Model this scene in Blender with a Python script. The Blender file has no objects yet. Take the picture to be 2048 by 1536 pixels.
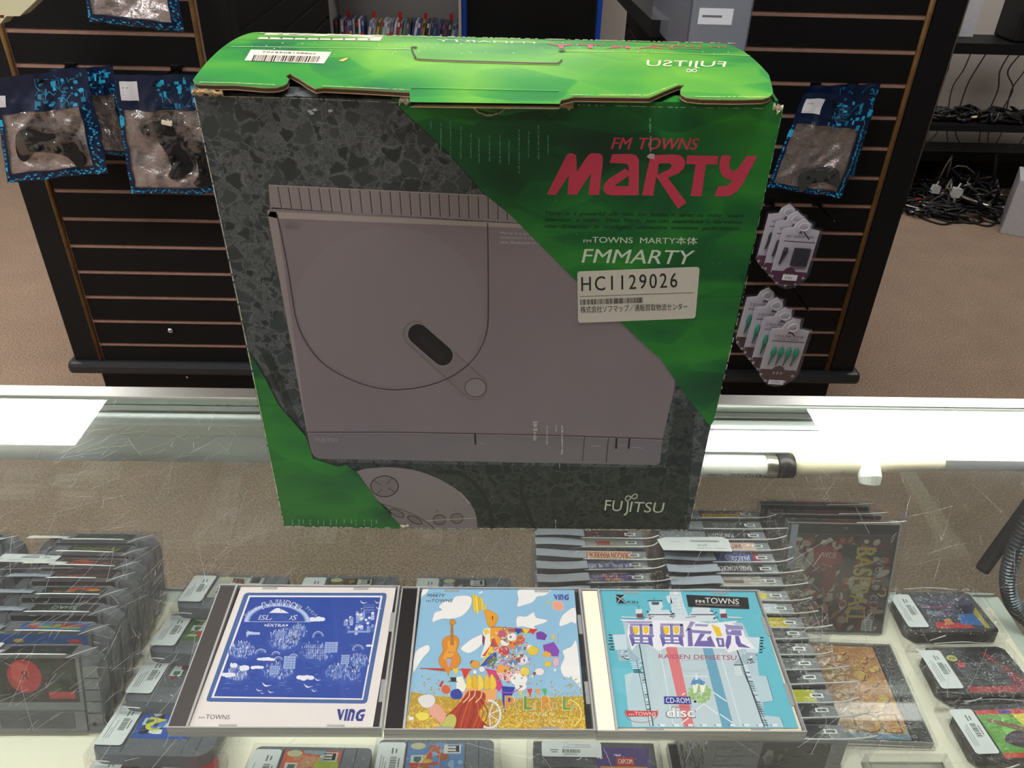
import bpy, bmesh, math, random
from mathutils import Vector, Matrix, noise
from mathutils.geometry import tessellate_polygon
R = math.radians
random.seed(7)
SC = bpy.context.scene
COL = SC.collection

# ------------------------------------------------------------------ camera
F, PITCH, ROLL, YAW, CZ = 1612.32, .58911, -.03125, .031416, 1.46895
def cam_axes():
    f = Vector((math.sin(YAW)*math.cos(PITCH), math.cos(YAW)*math.cos(PITCH), -math.sin(PITCH)))
    r = Vector((math.cos(YAW), -math.sin(YAW), 0)); d = f.cross(r)
    c, s = math.cos(ROLL), math.sin(ROLL)
    return c*r+s*d, -s*r+c*d, f
CR, CD, CF = cam_axes(); CO = Vector((0, 0, CZ))
cam = bpy.data.cameras.new('camera'); co = bpy.data.objects.new('camera', cam); COL.objects.link(co)
co.matrix_world = Matrix.Translation(CO) @ Matrix((CR, -CD, -CF)).transposed().to_4x4()
cam.sensor_fit = 'HORIZONTAL'; cam.sensor_width = 36; cam.lens = 36*F/2048; cam.clip_start = .01; cam.clip_end = 60
cam.dof.use_dof = False
SC.camera = co
SC.view_settings.view_transform = 'Standard'; SC.view_settings.look = 'None'
SC.view_settings.gamma = 1; SC.view_settings.use_curve_mapping = False
SC.view_settings.exposure = 0.0
SC.cycles.transparent_max_bounces = 48; SC.cycles.max_bounces = 7; SC.cycles.diffuse_bounces = 3; SC.cycles.glossy_bounces = 4; SC.cycles.use_denoising = True
SC.cycles.caustics_reflective = False; SC.cycles.caustics_refractive = False; SC.cycles.sample_clamp_indirect = 4
LIGHT = 21.5          # emission of the ceiling diffusers
w = bpy.data.worlds.new('world'); SC.world = w; w.use_nodes = True
w.node_tree.nodes['Background'].inputs[0].default_value = (.8, .85, 1, 1); w.node_tree.nodes['Background'].inputs[1].default_value = .05
CEIL = 2.75

# ------------------------------------------------------------------ helpers: where a pixel of the measured photograph lies on a surface
def ray(u, v): return CR*((u-1024)/F) + CD*((v-768)/F) + CF
def atZ(u, v, z): d = ray(u, v); return CO + d*((z-CZ)/d.z)
def atY(u, v, y): d = ray(u, v); return CO + d*(y/d.y)
def atX(u, v, x): d = ray(u, v); return CO + d*(x/d.x)

def lin(c): return c/12.92 if c <= .04045 else ((c+.055)/1.055)**2.4
def hx(h): return tuple(lin(int(h[i:i+2], 16)/255) for i in (0, 2, 4))

# ------------------------------------------------------------------ materials
M = {}
def mat(name, col=None, rough=.5, metal=0, emit=None, estr=0, spec=.5, coat=0, bump=0, bscale=200, var=0, bdist=.002):
    m = bpy.data.materials.new(name); m.use_nodes = True; nt = m.node_tree; b = nt.nodes['Principled BSDF']
    if col: b.inputs['Base Color'].default_value = (*hx(col), 1)
    b.inputs['Roughness'].default_value = rough; b.inputs['Metallic'].default_value = metal
    b.inputs['Specular IOR Level'].default_value = spec; b.inputs['Coat Weight'].default_value = coat
    if emit: b.inputs['Emission Color'].default_value = (*hx(emit), 1); b.inputs['Emission Strength'].default_value = estr
    if bump or var:
        tc = nt.nodes.new('ShaderNodeTexCoord'); n = nt.nodes.new('ShaderNodeTexNoise'); n.inputs['Scale'].default_value = bscale; n.inputs['Detail'].default_value = 4
        nt.links.new(tc.outputs['Object'], n.inputs['Vector'])
        if bump:
            bp = nt.nodes.new('ShaderNodeBump'); bp.inputs['Strength'].default_value = bump; bp.inputs['Distance'].default_value = bdist
            nt.links.new(n.outputs['Fac'], bp.inputs['Height']); nt.links.new(bp.outputs['Normal'], b.inputs['Normal'])
        if var:
            rp = nt.nodes.new('ShaderNodeValToRGB'); c = hx(col)
            rp.color_ramp.elements[0].position = .3; rp.color_ramp.elements[1].position = .7
            rp.color_ramp.elements[0].color = (*[x*(1-var) for x in c], 1); rp.color_ramp.elements[1].color = (*[min(1, x*(1+var)) for x in c], 1)
            nt.links.new(n.outputs['Fac'], rp.inputs[0]); nt.links.new(rp.outputs[0], b.inputs['Base Color'])
    M[name] = m; return m

def see_through(name, tint='ffffff', fres=1.45, gloss=.03, haze=0.0, hazecol='ffffff', boost=0.0, scratch=False, bump=0, bscale=60):
    """thin clear sheet: transparent body, Fresnel reflection, a little diffuse haze"""
    m = bpy.data.materials.new(name); m.use_nodes = True; nt = m.node_tree; N = nt.nodes; L = nt.links; N.clear()
    out = N.new('ShaderNodeOutputMaterial'); tr = N.new('ShaderNodeBsdfTransparent'); tr.inputs[0].default_value = (*hx(tint), 1)
    df = N.new('ShaderNodeBsdfDiffuse'); df.inputs[0].default_value = (*hx(hazecol), 1)
    gl = N.new('ShaderNodeBsdfGlossy'); gl.inputs['Roughness'].default_value = gloss
    m1 = N.new('ShaderNodeMixShader'); m2 = N.new('ShaderNodeMixShader'); fr = N.new('ShaderNodeLayerWeight'); fr.inputs['Blend'].default_value = .5
    f0 = ((fres-1)/(fres+1))**2*1.6   # both faces of the sheet reflect
    pw = N.new('ShaderNodeMath'); pw.operation = 'POWER'; pw.inputs[1].default_value = 5; L.new(fr.outputs['Facing'], pw.inputs[0])
    mf = N.new('ShaderNodeMath'); mf.operation = 'MULTIPLY_ADD'; mf.inputs[1].default_value = 1-f0; mf.inputs[2].default_value = f0; L.new(pw.outputs[0], mf.inputs[0])
    m1.inputs[0].default_value = haze
    L.new(tr.outputs[0], m1.inputs[1]); L.new(df.outputs[0], m1.inputs[2])
    L.new(m1.outputs[0], m2.inputs[1]); L.new(gl.outputs[0], m2.inputs[2])
    tc = N.new('ShaderNodeTexCoord')
    ma = N.new('ShaderNodeMath'); ma.operation = 'ADD'; ma.use_clamp = True; ma.inputs[1].default_value = boost
    L.new(mf.outputs[0], ma.inputs[0]); L.new(ma.outputs[0], m2.inputs[0])
    if scratch:   # smudges: patches of slightly stronger haze
        n = N.new('ShaderNodeTexNoise'); n.inputs['Scale'].default_value = 9; n.inputs['Detail'].default_value = 6
        mp = N.new('ShaderNodeMapRange'); mp.inputs[1].default_value = .35; mp.inputs[2].default_value = .7
        mp.inputs[3].default_value = haze*.6; mp.inputs[4].default_value = haze*1.7
        L.new(tc.outputs['Object'], n.inputs['Vector']); L.new(n.outputs['Fac'], mp.inputs[0]); L.new(mp.outputs[0], m1.inputs[0])
    if bump:
        n = N.new('ShaderNodeTexNoise'); n.inputs['Scale'].default_value = bscale; n.inputs['Detail'].default_value = 3
        bp = N.new('ShaderNodeBump'); bp.inputs['Strength'].default_value = bump; bp.inputs['Distance'].default_value = .01
        L.new(tc.outputs['Object'], n.inputs['Vector']); L.new(n.outputs['Fac'], bp.inputs['Height'])
        L.new(bp.outputs['Normal'], gl.inputs['Normal']); L.new(bp.outputs['Normal'], fr.inputs['Normal'])
    L.new(m2.outputs[0], out.inputs[0]); M[name] = m; return m

def ink(name, rough=.35, spec=.5, coat=0.0):
    """printing ink: its colour is the print's own, stored with the printed shapes"""
    m = mat(name, 'ffffff', rough, spec=spec, coat=coat); nt = m.node_tree
    a = nt.nodes.new('ShaderNodeAttribute'); a.attribute_name = 'ink'
    nt.links.new(a.outputs['Color'], nt.nodes['Principled BSDF'].inputs['Base Color'])
ink('ink', .45); ink('ink_gloss', .25)

def node_green(name, dark, mid, light, scale=1.0, rough=.4):
    m = mat(name, mid, rough); nt = m.node_tree; N = nt.nodes; L = nt.links; b = N['Principled BSDF']
    tc = N.new('ShaderNodeTexCoord'); n1 = N.new('ShaderNodeTexNoise'); n1.inputs['Scale'].default_value = 11*scale; n1.inputs['Detail'].default_value = 2
    mp = N.new('ShaderNodeMapping'); mp.inputs['Rotation'].default_value = (0, R(25), R(20)); mp.inputs['Scale'].default_value = (.7, 1, 1.5)
    vo = N.new('ShaderNodeTexVoronoi'); vo.feature = 'SMOOTH_F1'; vo.inputs['Scale'].default_value = 16*scale; vo.inputs['Smoothness'].default_value = .25
    mx = N.new('ShaderNodeMix'); mx.data_type = 'VECTOR'; mx.inputs['Factor'].default_value = .05
    L.new(tc.outputs['Object'], mp.inputs[0]); L.new(mp.outputs[0], n1.inputs['Vector'])
    L.new(mp.outputs[0], mx.inputs['A']); L.new(n1.outputs['Color'], mx.inputs['B']); L.new(mx.outputs['Result'], vo.inputs['Vector'])
    v2 = N.new('ShaderNodeTexVoronoi'); v2.feature = 'SMOOTH_F1'; v2.inputs['Scale'].default_value = 34*scale; v2.inputs['Smoothness'].default_value = .12
    L.new(mx.outputs['Result'], v2.inputs['Vector']); sc = N.new('ShaderNodeSeparateColor'); L.new(v2.outputs['Color'], sc.inputs[0])
    s1 = N.new('ShaderNodeSeparateColor'); L.new(vo.outputs['Color'], s1.inputs[0])
    def wsum(parts):
        prev = None
        for o_, w_ in parts:
            q = N.new('ShaderNodeMath'); q.operation = 'MULTIPLY_ADD'; q.inputs[1].default_value = w_; q.inputs[2].default_value = 0
            L.new(o_, q.inputs[0])
            if prev: L.new(prev, q.inputs[2])
            prev = q.outputs[0]
        return prev
    ad = N.new('ShaderNodeMath'); ad.operation = 'ADD'; ad.inputs[1].default_value = 0
    L.new(wsum([(n1.outputs['Fac'], .50), (s1.outputs[0], .22), (sc.outputs[1], .14), (vo.outputs['Distance'], .22), (v2.outputs['Distance'], .12)]), ad.inputs[0])
    cr = N.new('ShaderNodeValToRGB'); e = cr.color_ramp.elements
    e[0].position = .30; e[0].color = (*hx(dark), 1); e[1].position = .78; e[1].color = (*hx(light), 1)
    k = e.new(.54); k.color = (*hx(mid), 1)
    L.new(ad.outputs[0], cr.inputs[0]); L.new(cr.outputs[0], b.inputs['Base Color']); return m

def node_terrazzo(name, matrix, chip_d, chip_l, vein):
    m = mat(name, matrix, .45); nt = m.node_tree; N = nt.nodes; L = nt.links; b = N['Principled BSDF']
    tc = N.new('ShaderNodeTexCoord'); n1 = N.new('ShaderNodeTexNoise'); n1.inputs['Scale'].default_value = 60; n1.inputs['Detail'].default_value = 4
    mx = N.new('ShaderNodeMix'); mx.data_type = 'VECTOR'; mx.inputs['Factor'].default_value = .012
    L.new(tc.outputs['Object'], n1.inputs['Vector']); L.new(tc.outputs['Object'], mx.inputs['A']); L.new(n1.outputs['Color'], mx.inputs['B'])
    def vor(scale):
        a = N.new('ShaderNodeTexVoronoi'); a.inputs['Scale'].default_value = scale
        e = N.new('ShaderNodeTexVoronoi'); e.feature = 'DISTANCE_TO_EDGE'; e.inputs['Scale'].default_value = scale
        L.new(mx.outputs['Result'], a.inputs['Vector']); L.new(mx.outputs['Result'], e.inputs['Vector'])
        s = N.new('ShaderNodeSeparateColor'); L.new(a.outputs['Color'], s.inputs[0]); return s, e
    def mul(a, c):
        q = N.new('ShaderNodeMath'); q.operation = 'MULTIPLY'; L.new(a, q.inputs[0]); L.new(c, q.inputs[1]); return q.outputs[0]
    def step(o, lo, hi):
        q = N.new('ShaderNodeMapRange'); q.inputs[1].default_value = lo; q.inputs[2].default_value = hi; L.new(o, q.inputs[0]); return q.outputs[0]
    def mixc(f, a, c):
        q = N.new('ShaderNodeMix'); q.data_type = 'RGBA'
        if isinstance(f, float): q.inputs['Factor'].default_value = f
        else: L.new(f, q.inputs['Factor'])
        for key, val in (('A', a), ('B', c)):
            if isinstance(val, str): q.inputs[key].default_value = (*hx(val), 1)
            else: L.new(val, q.inputs[key])
        return q.outputs['Result']
    s1, e1 = vor(88); s2, e2 = vor(170); s3, e3 = vor(330)
    base = mixc(s3.outputs[0], matrix, chip_l); base = mixc(step(e3.outputs[0], .05, .01), base, vein)
    mid = mixc(mul(step(s2.outputs[0], .52, .54), step(e2.outputs[0], .06, .09)), base, mixc(s2.outputs[1], chip_l, chip_d))
    big = mixc(mul(step(s1.outputs[0], .58, .60), step(e1.outputs[0], .07, .10)), mid, mixc(s1.outputs[1], chip_d, chip_l))
    v2 = mixc(mul(step(s1.outputs[2], .4, .5), step(e1.outputs[0], .022, .008)), big, vein)
    L.new(v2, b.inputs['Base Color']); return m

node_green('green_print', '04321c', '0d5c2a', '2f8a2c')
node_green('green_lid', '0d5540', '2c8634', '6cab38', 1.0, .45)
node_terrazzo('terrazzo_print', '56595a', '262c2c', '424848', '6c7071')
node_terrazzo('terrazzo_shaded', '363934', '1b201e', '2a2f2c', '4c504b')
mat('console_print', '85797c', .45, var=.05, bscale=14)
mat('cardboard', 'b59a72', .9, bump=.4, bscale=900, var=.12)
mat('cardboard_dark', '4a3520', .95)
mat('edge_wear', 'd8cdb6', .9, bump=.6, bscale=800)
def carpet(name, a, b_, c):
    m = mat(name, a, .95, spec=.1); nt = m.node_tree; N = nt.nodes; L = nt.links; b = N['Principled BSDF']
    tc = N.new('ShaderNodeTexCoord'); n1 = N.new('ShaderNodeTexNoise'); n1.inputs['Scale'].default_value = 190; n1.inputs['Detail'].default_value = 3
    n2 = N.new('ShaderNodeTexNoise'); n2.inputs['Scale'].default_value = 7
    L.new(tc.outputs['Object'], n1.inputs['Vector']); L.new(tc.outputs['Object'], n2.inputs['Vector'])
    cr = N.new('ShaderNodeValToRGB'); e = cr.color_ramp.elements; e[0].position = .33; e[0].color = (*hx(a), 1); e[1].position = .68; e[1].color = (*hx(c), 1); k = e.new(.5); k.color = (*hx(b_), 1)
    L.new(n1.outputs['Fac'], cr.inputs[0]); mx = N.new('ShaderNodeMix'); mx.data_type = 'RGBA'; mx.blend_type = 'MULTIPLY'; mx.inputs['Factor'].default_value = .25
    L.new(cr.outputs[0], mx.inputs['A']); L.new(n2.outputs['Fac'], mx.inputs['B']); L.new(mx.outputs['Result'], b.inputs['Base Color'])
    bp = N.new('ShaderNodeBump'); bp.inputs['Strength'].default_value = .6; bp.inputs['Distance'].default_value = .004
    L.new(n1.outputs['Fac'], bp.inputs['Height']); L.new(bp.outputs['Normal'], b.inputs['Normal'])
carpet('carpet', '8a7463', 'a58d79', 'bfa792')
mat('wall_paint', 'c9c1b8', .8); mat('ceiling_tile', 'd8d8d4', .9, bump=.3, bscale=120)
mat('light_frame', 'e8e8e8', .4); mat('diffuser', 'ffffff', .5, emit='fffdfb', estr=LIGHT)
mat('aluminium', 'dcdcd8', .32, 1, bump=.03, bscale=400); mat('aluminium_grey', 'a8aca8', .42, .85)
mat('reflector', 'c4cac8', .38, .7); mat('white_plastic', 'e6e6e2', .4); mat('tube_glass', 'e9e9e2', .2); mat('cap_metal', '9c968c', .3, .9)
mat('tube_lit', 'ffffff', .4, emit='fffdf6', estr=7)
mat('shelf_cream', 'f8f0dc', .45, var=.03, bscale=12); mat('shelf_edge', 'cfd8cf', .3)
see_through('counter_glass', 'fafbfa', 1.5, .015, .028, 'd8d6d4', .0, scratch=True)
see_through('clear_edge_thin', 'f4faf6', 1.05, .1, .0, 'c0c4c4', 0)
see_through('front_glass_mat', 'f6faf8', 1.5, .01, .012, 'c0c4c4', 0)
see_through('scratch_mark', 'ffffff', 1.4, .3, .30, 'ffffff', .05)
see_through('film', 'fcfcfd', 1.30, .10, .006, 'd4d8de', .012, bump=.8, bscale=45)
see_through('glint_ring_film', 'ffffff', 1.5, .2, .72, 'ffffff', .2)  # whitish film: painted highlights on the sleeves, also the clear hang rings
see_through('clear_plastic', 'f9fafa', 1.45, .04, .008, 'd5d5d5', .0)
see_through('clear_edge', 'e8eaea', 1.49, .12, .45, 'e2e0de', .04)
see_through('acrylic', 'd8dde4', 1.49, .15, .4, 'aeb4c0', .05)
mat('slat_black', '0a0a0c', .6, spec=.25); mat('slat_core_dark', '2c221c', .9); mat('slat_core', 'a07c6c', .85, var=.12, bscale=60)
mat('trim_wood', '6f4f22', .6, var=.3, bscale=25); mat('frame_black', '0d0e11', .55, spec=.3)
mat('base_rubber', '25282c', .45, bump=.1, bscale=300); mat('hook_black', '08080a', .35, .2)
mat('screw_metal', 'c8c8c8', .25, 1)
mat('cart_grey', '74767c', .5, bump=.08, bscale=900); mat('cart_grey_dark', '4d4f55', .5, bump=.08, bscale=900)
mat('nes_grey', '85888e', .5, bump=.08, bscale=900); mat('n64_grey', '6b6f76', .45); mat('n64_red', 'b3161d', .35); mat('cart_black', '17181b', .4)
mat('case_black', '1d1b1b', .35); mat('spine_charcoal', '37332f', .55, bump=.1, bscale=900); mat('tray_cream', 'efe3c4', .5)
mat('cable_black', '121214', .45); mat('cable_grey', '4a4644', .6); mat('conduit', '4e545a', .3, .75); mat('bar_black', '1a1a1a', .4, .3)
mat('silver_foil', 'd9cdc9', .27, .75, bump=1.0, bscale=22, bdist=.012); mat('bag_navy', '0c1c3c', .3, bump=.4, bscale=40)
mat('bag_cyan', '1f9fd0', .25, bump=.5, bscale=60)
mat('pad_black', '111215', .4); mat('pad_grey', '3a3e3c', .45)
mat('card_white', 'e9e3dc', .5); mat('shelf_white', 'a9a7a6', .6); mat('shelf_blue', '0e49b8', .4)
mat('dark_void', '0a0b0b', .7); mat('cream_box', 'cfc9a6', .7); mat('grey_box', 'c6c6cc', .5, var=.05, bscale=40)
mat('speaker_black', '0c0e10', .5); mat('speaker_cone', '2a1a10', .4); mat('speaker_orange', 'f07a10', .4); mat('paint_stub', 'd8d6cf', .6)
see_through('blister', 'f6f6fc', 1.4, .06, .03, 'd8d8e8', .01)
mat('plug_teal', '159a72', .35)

# ------------------------------------------------------------------ mesh building
class MB:
    def __init__(s): s.v = []; s.f = []; s.m = []; s.mats = []
    def mi(s, m):
        if m not in s.mats: s.mats.append(m)
        return s.mats.index(m)
    def add(s, vs, fs, m):
        o = len(s.v); s.v += [Vector(p) for p in vs]; k = s.mi(m)
        for f in fs: s.f.append([o+i for i in f]); s.m.append(k)
    def box(s, x0, x1, y0, y1, z0, z1, m, top=None):
        s.add([(x0, y0, z0), (x1, y0, z0), (x1, y1, z0), (x0, y1, z0), (x0, y0, z1), (x1, y0, z1), (x1, y1, z1), (x0, y1, z1)],
              [(3, 2, 1, 0)], m)
        o = len(s.v)-8; k = s.mi(m)
        for f in ((0, 1, 5, 4), (1, 2, 6, 5), (2, 3, 7, 6), (3, 0, 4, 7)): s.f.append([o+i for i in f]); s.m.append(k)
        s.f.append([o+i for i in (4, 5, 6, 7)]); s.m.append(s.mi(top) if top else k)
    def prism(s, pts, axis, a, b, m, side=None):
        """polygon pts (2D) extruded from a to b along axis 'x','y','z'"""
        def P(p, h): return {'x': (h, p[0], p[1]), 'y': (p[0], h, p[1]), 'z': (p[0], p[1], h)}[axis]
        n = len(pts); o = len(s.v); s.v += [Vector(P(p, a)) for p in pts]+[Vector(P(p, b)) for p in pts]
        tri = tessellate_polygon([[Vector((p[0], p[1], 0)) for p in pts]]); k = s.mi(m); ks = s.mi(side or m)
        for t in tri: s.f.append([o+i for i in t]); s.m.append(k); s.f.append([o+n+i for i in reversed(t)]); s.m.append(k)
        for i in range(n): j = (i+1) % n; s.f.append([o+i, o+j, o+n+j, o+n+i]); s.m.append(ks)
    def tube(s, pts, r, m, n=8, caps=True):
        pts = [Vector(p) for p in pts]; o = len(s.v); L = len(pts); k = s.mi(m)
        prev = None
        for i, p in enumerate(pts):
            t = (pts[min(i+1, L-1)]-pts[max(i-1, 0)]).normalized()
            a = Vector((0, 0, 1)) if abs(t.z) < .9 else Vector((1, 0, 0))
            if prev is not None: a = prev
            u = (a - t*a.dot(t)).normalized(); prev = u; v = t.cross(u)
            rr = r[i] if isinstance(r, (list, tuple)) else r
            for j in range(n): q = 2*math.pi*j/n; s.v.append(p+u*math.cos(q)*rr+v*math.sin(q)*rr)
        for i in range(L-1):
            for j in range(n): j2 = (j+1) % n; s.f.append([o+i*n+j, o+i*n+j2, o+(i+1)*n+j2, o+(i+1)*n+j]); s.m.append(k)
        if caps: s.f.append([o+j for j in reversed(range(n))]); s.m.append(k); s.f.append([o+(L-1)*n+j for j in range(n)]); s.m.append(k)
    def grid(s, fn, nu, nv, m, mf=None):
        o = len(s.v)
        for i in range(nu+1):
            for j in range(nv+1): s.v.append(Vector(fn(i/nu, j/nv)))
        for i in range(nu):
            for j in range(nv):
                a = o+i*(nv+1)+j; s.f.append([a, a+nv+1, a+nv+2, a+1])
                s.m.append(s.mi(mf((i+.5)/nu, (j+.5)/nv) if mf else m))

def setp(o, label=None, cat=None, group=None, kind=None):
    if label: o['label'] = label
    if cat: o['category'] = cat
    if group: o['group'] = group
    if kind: o['kind'] = kind
    return o
def build(name, mb, parent=None, smooth=False, bevel=0, world=False, inv=None):
    me = bpy.data.meshes.new(name)
    vs = mb.v
    if world and parent is not None:
        im = (inv or parent.matrix_basis).inverted(); vs = [im @ v for v in vs]
    me.from_pydata([tuple(v) for v in vs], [], mb.f); me.materials.clear()
    for m in mb.mats: me.materials.append(M[m])
    me.polygons.foreach_set('material_index', mb.m)
    if smooth: me.polygons.foreach_set('use_smooth', [True]*len(me.polygons))
    if isinstance(mb, Print): mb.colour(me)
    me.update()
    o = bpy.data.objects.new(name, me); COL.objects.link(o)
    if parent is not None: o.parent = parent
    if bevel:
        b = o.modifiers.new('bevel', 'BEVEL'); b.width = bevel; b.segments = 2; b.limit_method = 'ANGLE'
    return o
def thing(name, label, cat, loc=(0, 0, 0), rot=(0, 0, 0), group=None):
    o = bpy.data.objects.new(name, None); COL.objects.link(o); o.location = loc; o.rotation_euler = rot; o.empty_display_size = .05
    # matrix_basis is computed from loc/rot at once
    return setp(o, label, cat, group)
def dup(root, loc, rot, label, group=None):
    r = root.copy(); COL.objects.link(r); r.location = loc; r.rotation_euler = rot; r['label'] = label
    if group: r['group'] = group
    for ch in list(root.children):
        c = ch.copy(); COL.objects.link(c); c.parent = r
        for g in list(ch.children): d = g.copy(); COL.objects.link(d); d.parent = c
    return r

# ------------------------------------------------------------------ flat print: coloured shapes in thin layers on a real surface
_glyph = {}
def glyphs(txt, bold=0, shear=0, space=1.0):
    key = (txt, bold, shear, space)
    if key not in _glyph:
        c = bpy.data.curves.new('t', 'FONT'); c.body = txt; c.offset = bold; c.shear = shear; c.space_character = space; c.resolution_u = 3
        o = bpy.data.objects.new('t', c); COL.objects.link(o); me = o.to_mesh(); me.calc_loop_triangles()
        vs = [(v.co.x, v.co.y) for v in me.vertices]; ts = [tuple(t.vertices) for t in me.loop_triangles]
        ar = [(vs[b][0]-vs[a][0])*(vs[c_][1]-vs[a][1])-(vs[c_][0]-vs[a][0])*(vs[b][1]-vs[a][1]) for a, b, c_ in ts]
        sg = 1 if sum(ar) > 0 else -1; ts = [t for t, q in zip(ts, ar) if q*sg > 0]   # drop flipped triangles left by the bold offset
        o.to_mesh_clear(); bpy.data.objects.remove(o); bpy.data.curves.remove(c)
        _glyph[key] = (vs, ts)
    return _glyph[key]
class Print(MB):
    """pl(p, h) puts a point p of the drawing at height h over the surface"""
    def __init__(s, pl, inkmat='ink', step=.00004, base=.00006, tr=None):
        MB.__init__(s); s.pl = pl; s.ink = inkmat; s.step = step; s.base = base; s.fc = []; s.lay = 0; s.tr = tr
    def T(s, p): return s.tr(*p) if s.tr else p
    def tris(s, vs, ts, c, lay=None):
        lay = s.lay if lay is None else lay; h = s.base+s.step*lay
        o = len(s.v); s.v += [Vector(s.pl(s.T(p), h)) for p in vs]
        isint = c in M; k = s.mi(c if isint else s.ink); col = (1, 1, 1) if isint else (hx(c) if isinstance(c, str) else c)
        for t in ts: s.f.append([o+i for i in t]); s.m.append(k); s.fc.append(col)
    def poly(s, pts, c, holes=(), lay=None):
        if len(pts) < 3: return
        rings = [[Vector((p[0], p[1], 0)) for p in r] for r in (pts, *holes)]
        allp = [(p.x, p.y) for r in rings for p in r]
        s.tris(allp, tessellate_polygon(rings), c, lay)
    def quad(s, a, b, c_, d, c, lay=None): s.tris([a, b, c_, d], [(0, 1, 2), (0, 2, 3)], c, lay)
    def rect(s, x0, y0, x1, y1, c, lay=None): s.quad((x0, y0), (x1, y0), (x1, y1), (x0, y1), c, lay)
    def ell(s, x, y, rx, ry, c, n=14, rot=0, lay=None, a0=0, a1=360):
        ca, sa = math.cos(rot), math.sin(rot); vs = [(x, y)]
        for i in range(n+1):
            q = R(a0+(a1-a0)*i/n); px, py = rx*math.cos(q), ry*math.sin(q); vs.append((x+px*ca-py*sa, y+px*sa+py*ca))
        s.tris(vs, [(0, i+1, i+2) for i in range(n)], c, lay)
    def line(s, pts, wd, c, lay=None, closed=False):
        pts = [Vector(p).to_2d() for p in pts]
        if closed: pts.append(pts[0])
        n = len(pts); vs = []
        for i, p in enumerate(pts):
            t = pts[min(i+1, n-1)]-pts[max(i-1, 0)]
            if closed and i in (0, n-1): t = pts[1]-pts[-2]
            if t.length < 1e-9: t = Vector((1, 0))
            t.normalize(); q = Vector((-t.y, t.x))*wd/2; vs += [tuple(p+q), tuple(p-q)]
        s.tris(vs, [x for i in range(n-1) for x in ((2*i, 2*i+1, 2*i+3), (2*i, 2*i+3, 2*i+2))], c, lay)
    def ring(s, x, y, rx, ry, wd, c, n=24, lay=None, a0=0, a1=360, rot=0):
        ca, sa = math.cos(rot), math.sin(rot); P = []
        for i in range(n+1):
            q = R(a0+(a1-a0)*i/n); px, py = rx*math.cos(q), ry*math.sin(q); P.append((x+px*ca-py*sa, y+px*sa+py*ca))
        s.line(P, wd, c, lay)
    def text(s, txt, tl, tr, br, bl, c, bold=0, shear=0, lay=None, space=1.0):
        if bold:        # heavier letters: the same outlines laid side by side
            lay = s.lay if lay is None else lay; k = bold*.8; hgt = ((tl[0]-bl[0])**2+(tl[1]-bl[1])**2)**.5; wid = max(1e-9, ((tr[0]-tl[0])**2+(tr[1]-tl[1])**2)**.5)
            ux, uy = (tr[0]-tl[0])/wid*hgt*k, (tr[1]-tl[1])/wid*hgt*k
            for i, q in enumerate((-1, 0, 1) if bold > .015 else (-1, 1)):
                s.text(txt, *[(p[0]+ux*q, p[1]+uy*q) for p in (tl, tr, br, bl)], c, 0, shear, lay+.03*i, space)
            return
        vs, ts = glyphs(txt, 0, shear, space)
        if not vs: return
        x0 = min(v[0] for v in vs); x1 = max(v[0] for v in vs); y0 = min(v[1] for v in vs); y1 = max(v[1] for v in vs)
        def mp(v):
            a = (v[0]-x0)/(x1-x0); b = (y1-v[1])/(y1-y0)
            return tuple((1-a)*(1-b)*tl[i]+a*(1-b)*tr[i]+a*b*br[i]+(1-a)*b*bl[i] for i in (0, 1))
        s.tris([mp(v) for v in vs], ts, c, lay)
    def colour(s, me):
        at = me.color_attributes.new('ink', 'FLOAT_COLOR', 'CORNER'); buf = []
        for p, c in zip(me.polygons, s.fc): buf += [c[0], c[1], c[2], 1]*p.loop_total
        at.data.foreach_set('color', buf)
def smoothp(pts, n=4, closed=False):
    P = [Vector(p).to_2d() for p in pts]; out = []; L = len(P)
    for i in range(L if closed else L-1):
        a, b, c, d = (P[(i-1) % L] if closed or i > 0 else P[i]), P[i], P[(i+1) % L], (P[(i+2) % L] if closed or i+2 < L else P[i+1])
        for k in range(n):
            t = k/n; out.append(tuple(.5*((2*b)+(c-a)*t+(2*a-5*b+4*c-d)*t*t+(3*b-a-3*c+d)*t**3)))
    if not closed: out.append(tuple(P[-1]))
    return out
def px_on_y(y):
    def f(u, v): p = atY(u, v, y); return (p.x, p.z)
    return f
def px_on_z(z):
    def f(u, v): p = atZ(u, v, z); return (p.x, p.y)
    return f
def barcode(P, x0, y0, x1, y1, n=22, c='222222', lay=None, skew=0):
    x = x0; w_ = (x1-x0)/n
    while x < x1-w_*.6:
        b = random.choice((.35, .5, .9))*w_; P.quad((x, y0), (x+b, y0), (x+b+skew, y1), (x+skew, y1), c, lay); x += b+random.choice((.3, .5, .8))*w_

# ================================================================== the room
def struct(name, mb, **k): return setp(build(name, mb, **k), kind='structure')
m = MB(); m.box(-5, 6, -3.5, 6.2, -.05, 0, 'carpet'); struct('floor', m)
m = MB(); m.box(-5, 6, -3.5, 6.2, CEIL, CEIL+.05, 'ceiling_tile'); struct('ceiling', m)
m = MB(); m.box(-5, 6, 6.2, 6.3, 0, CEIL, 'wall_paint'); struct('wall_back', m)
m = MB(); m.box(-5.1, -5, -3.5, 6.2, 0, CEIL, 'wall_paint'); struct('wall_left', m)
m = MB(); m.box(6, 6.1, -3.5, 6.2, 0, CEIL, 'wall_paint'); struct('wall_right', m)
m = MB(); m.box(-5, 6, -3.6, -3.5, 0, CEIL, 'wall_paint'); struct('wall_front', m)
m = MB(); m.box(1.95, 3.9, 4.25, 4.35, 0, CEIL, 'wall_paint'); struct('wall_right_partition', m)
m = MB(); m.box(.56, .72, 4.85, 5.0, 0, CEIL, 'wall_paint'); struct('wall_pillar', m)
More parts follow.
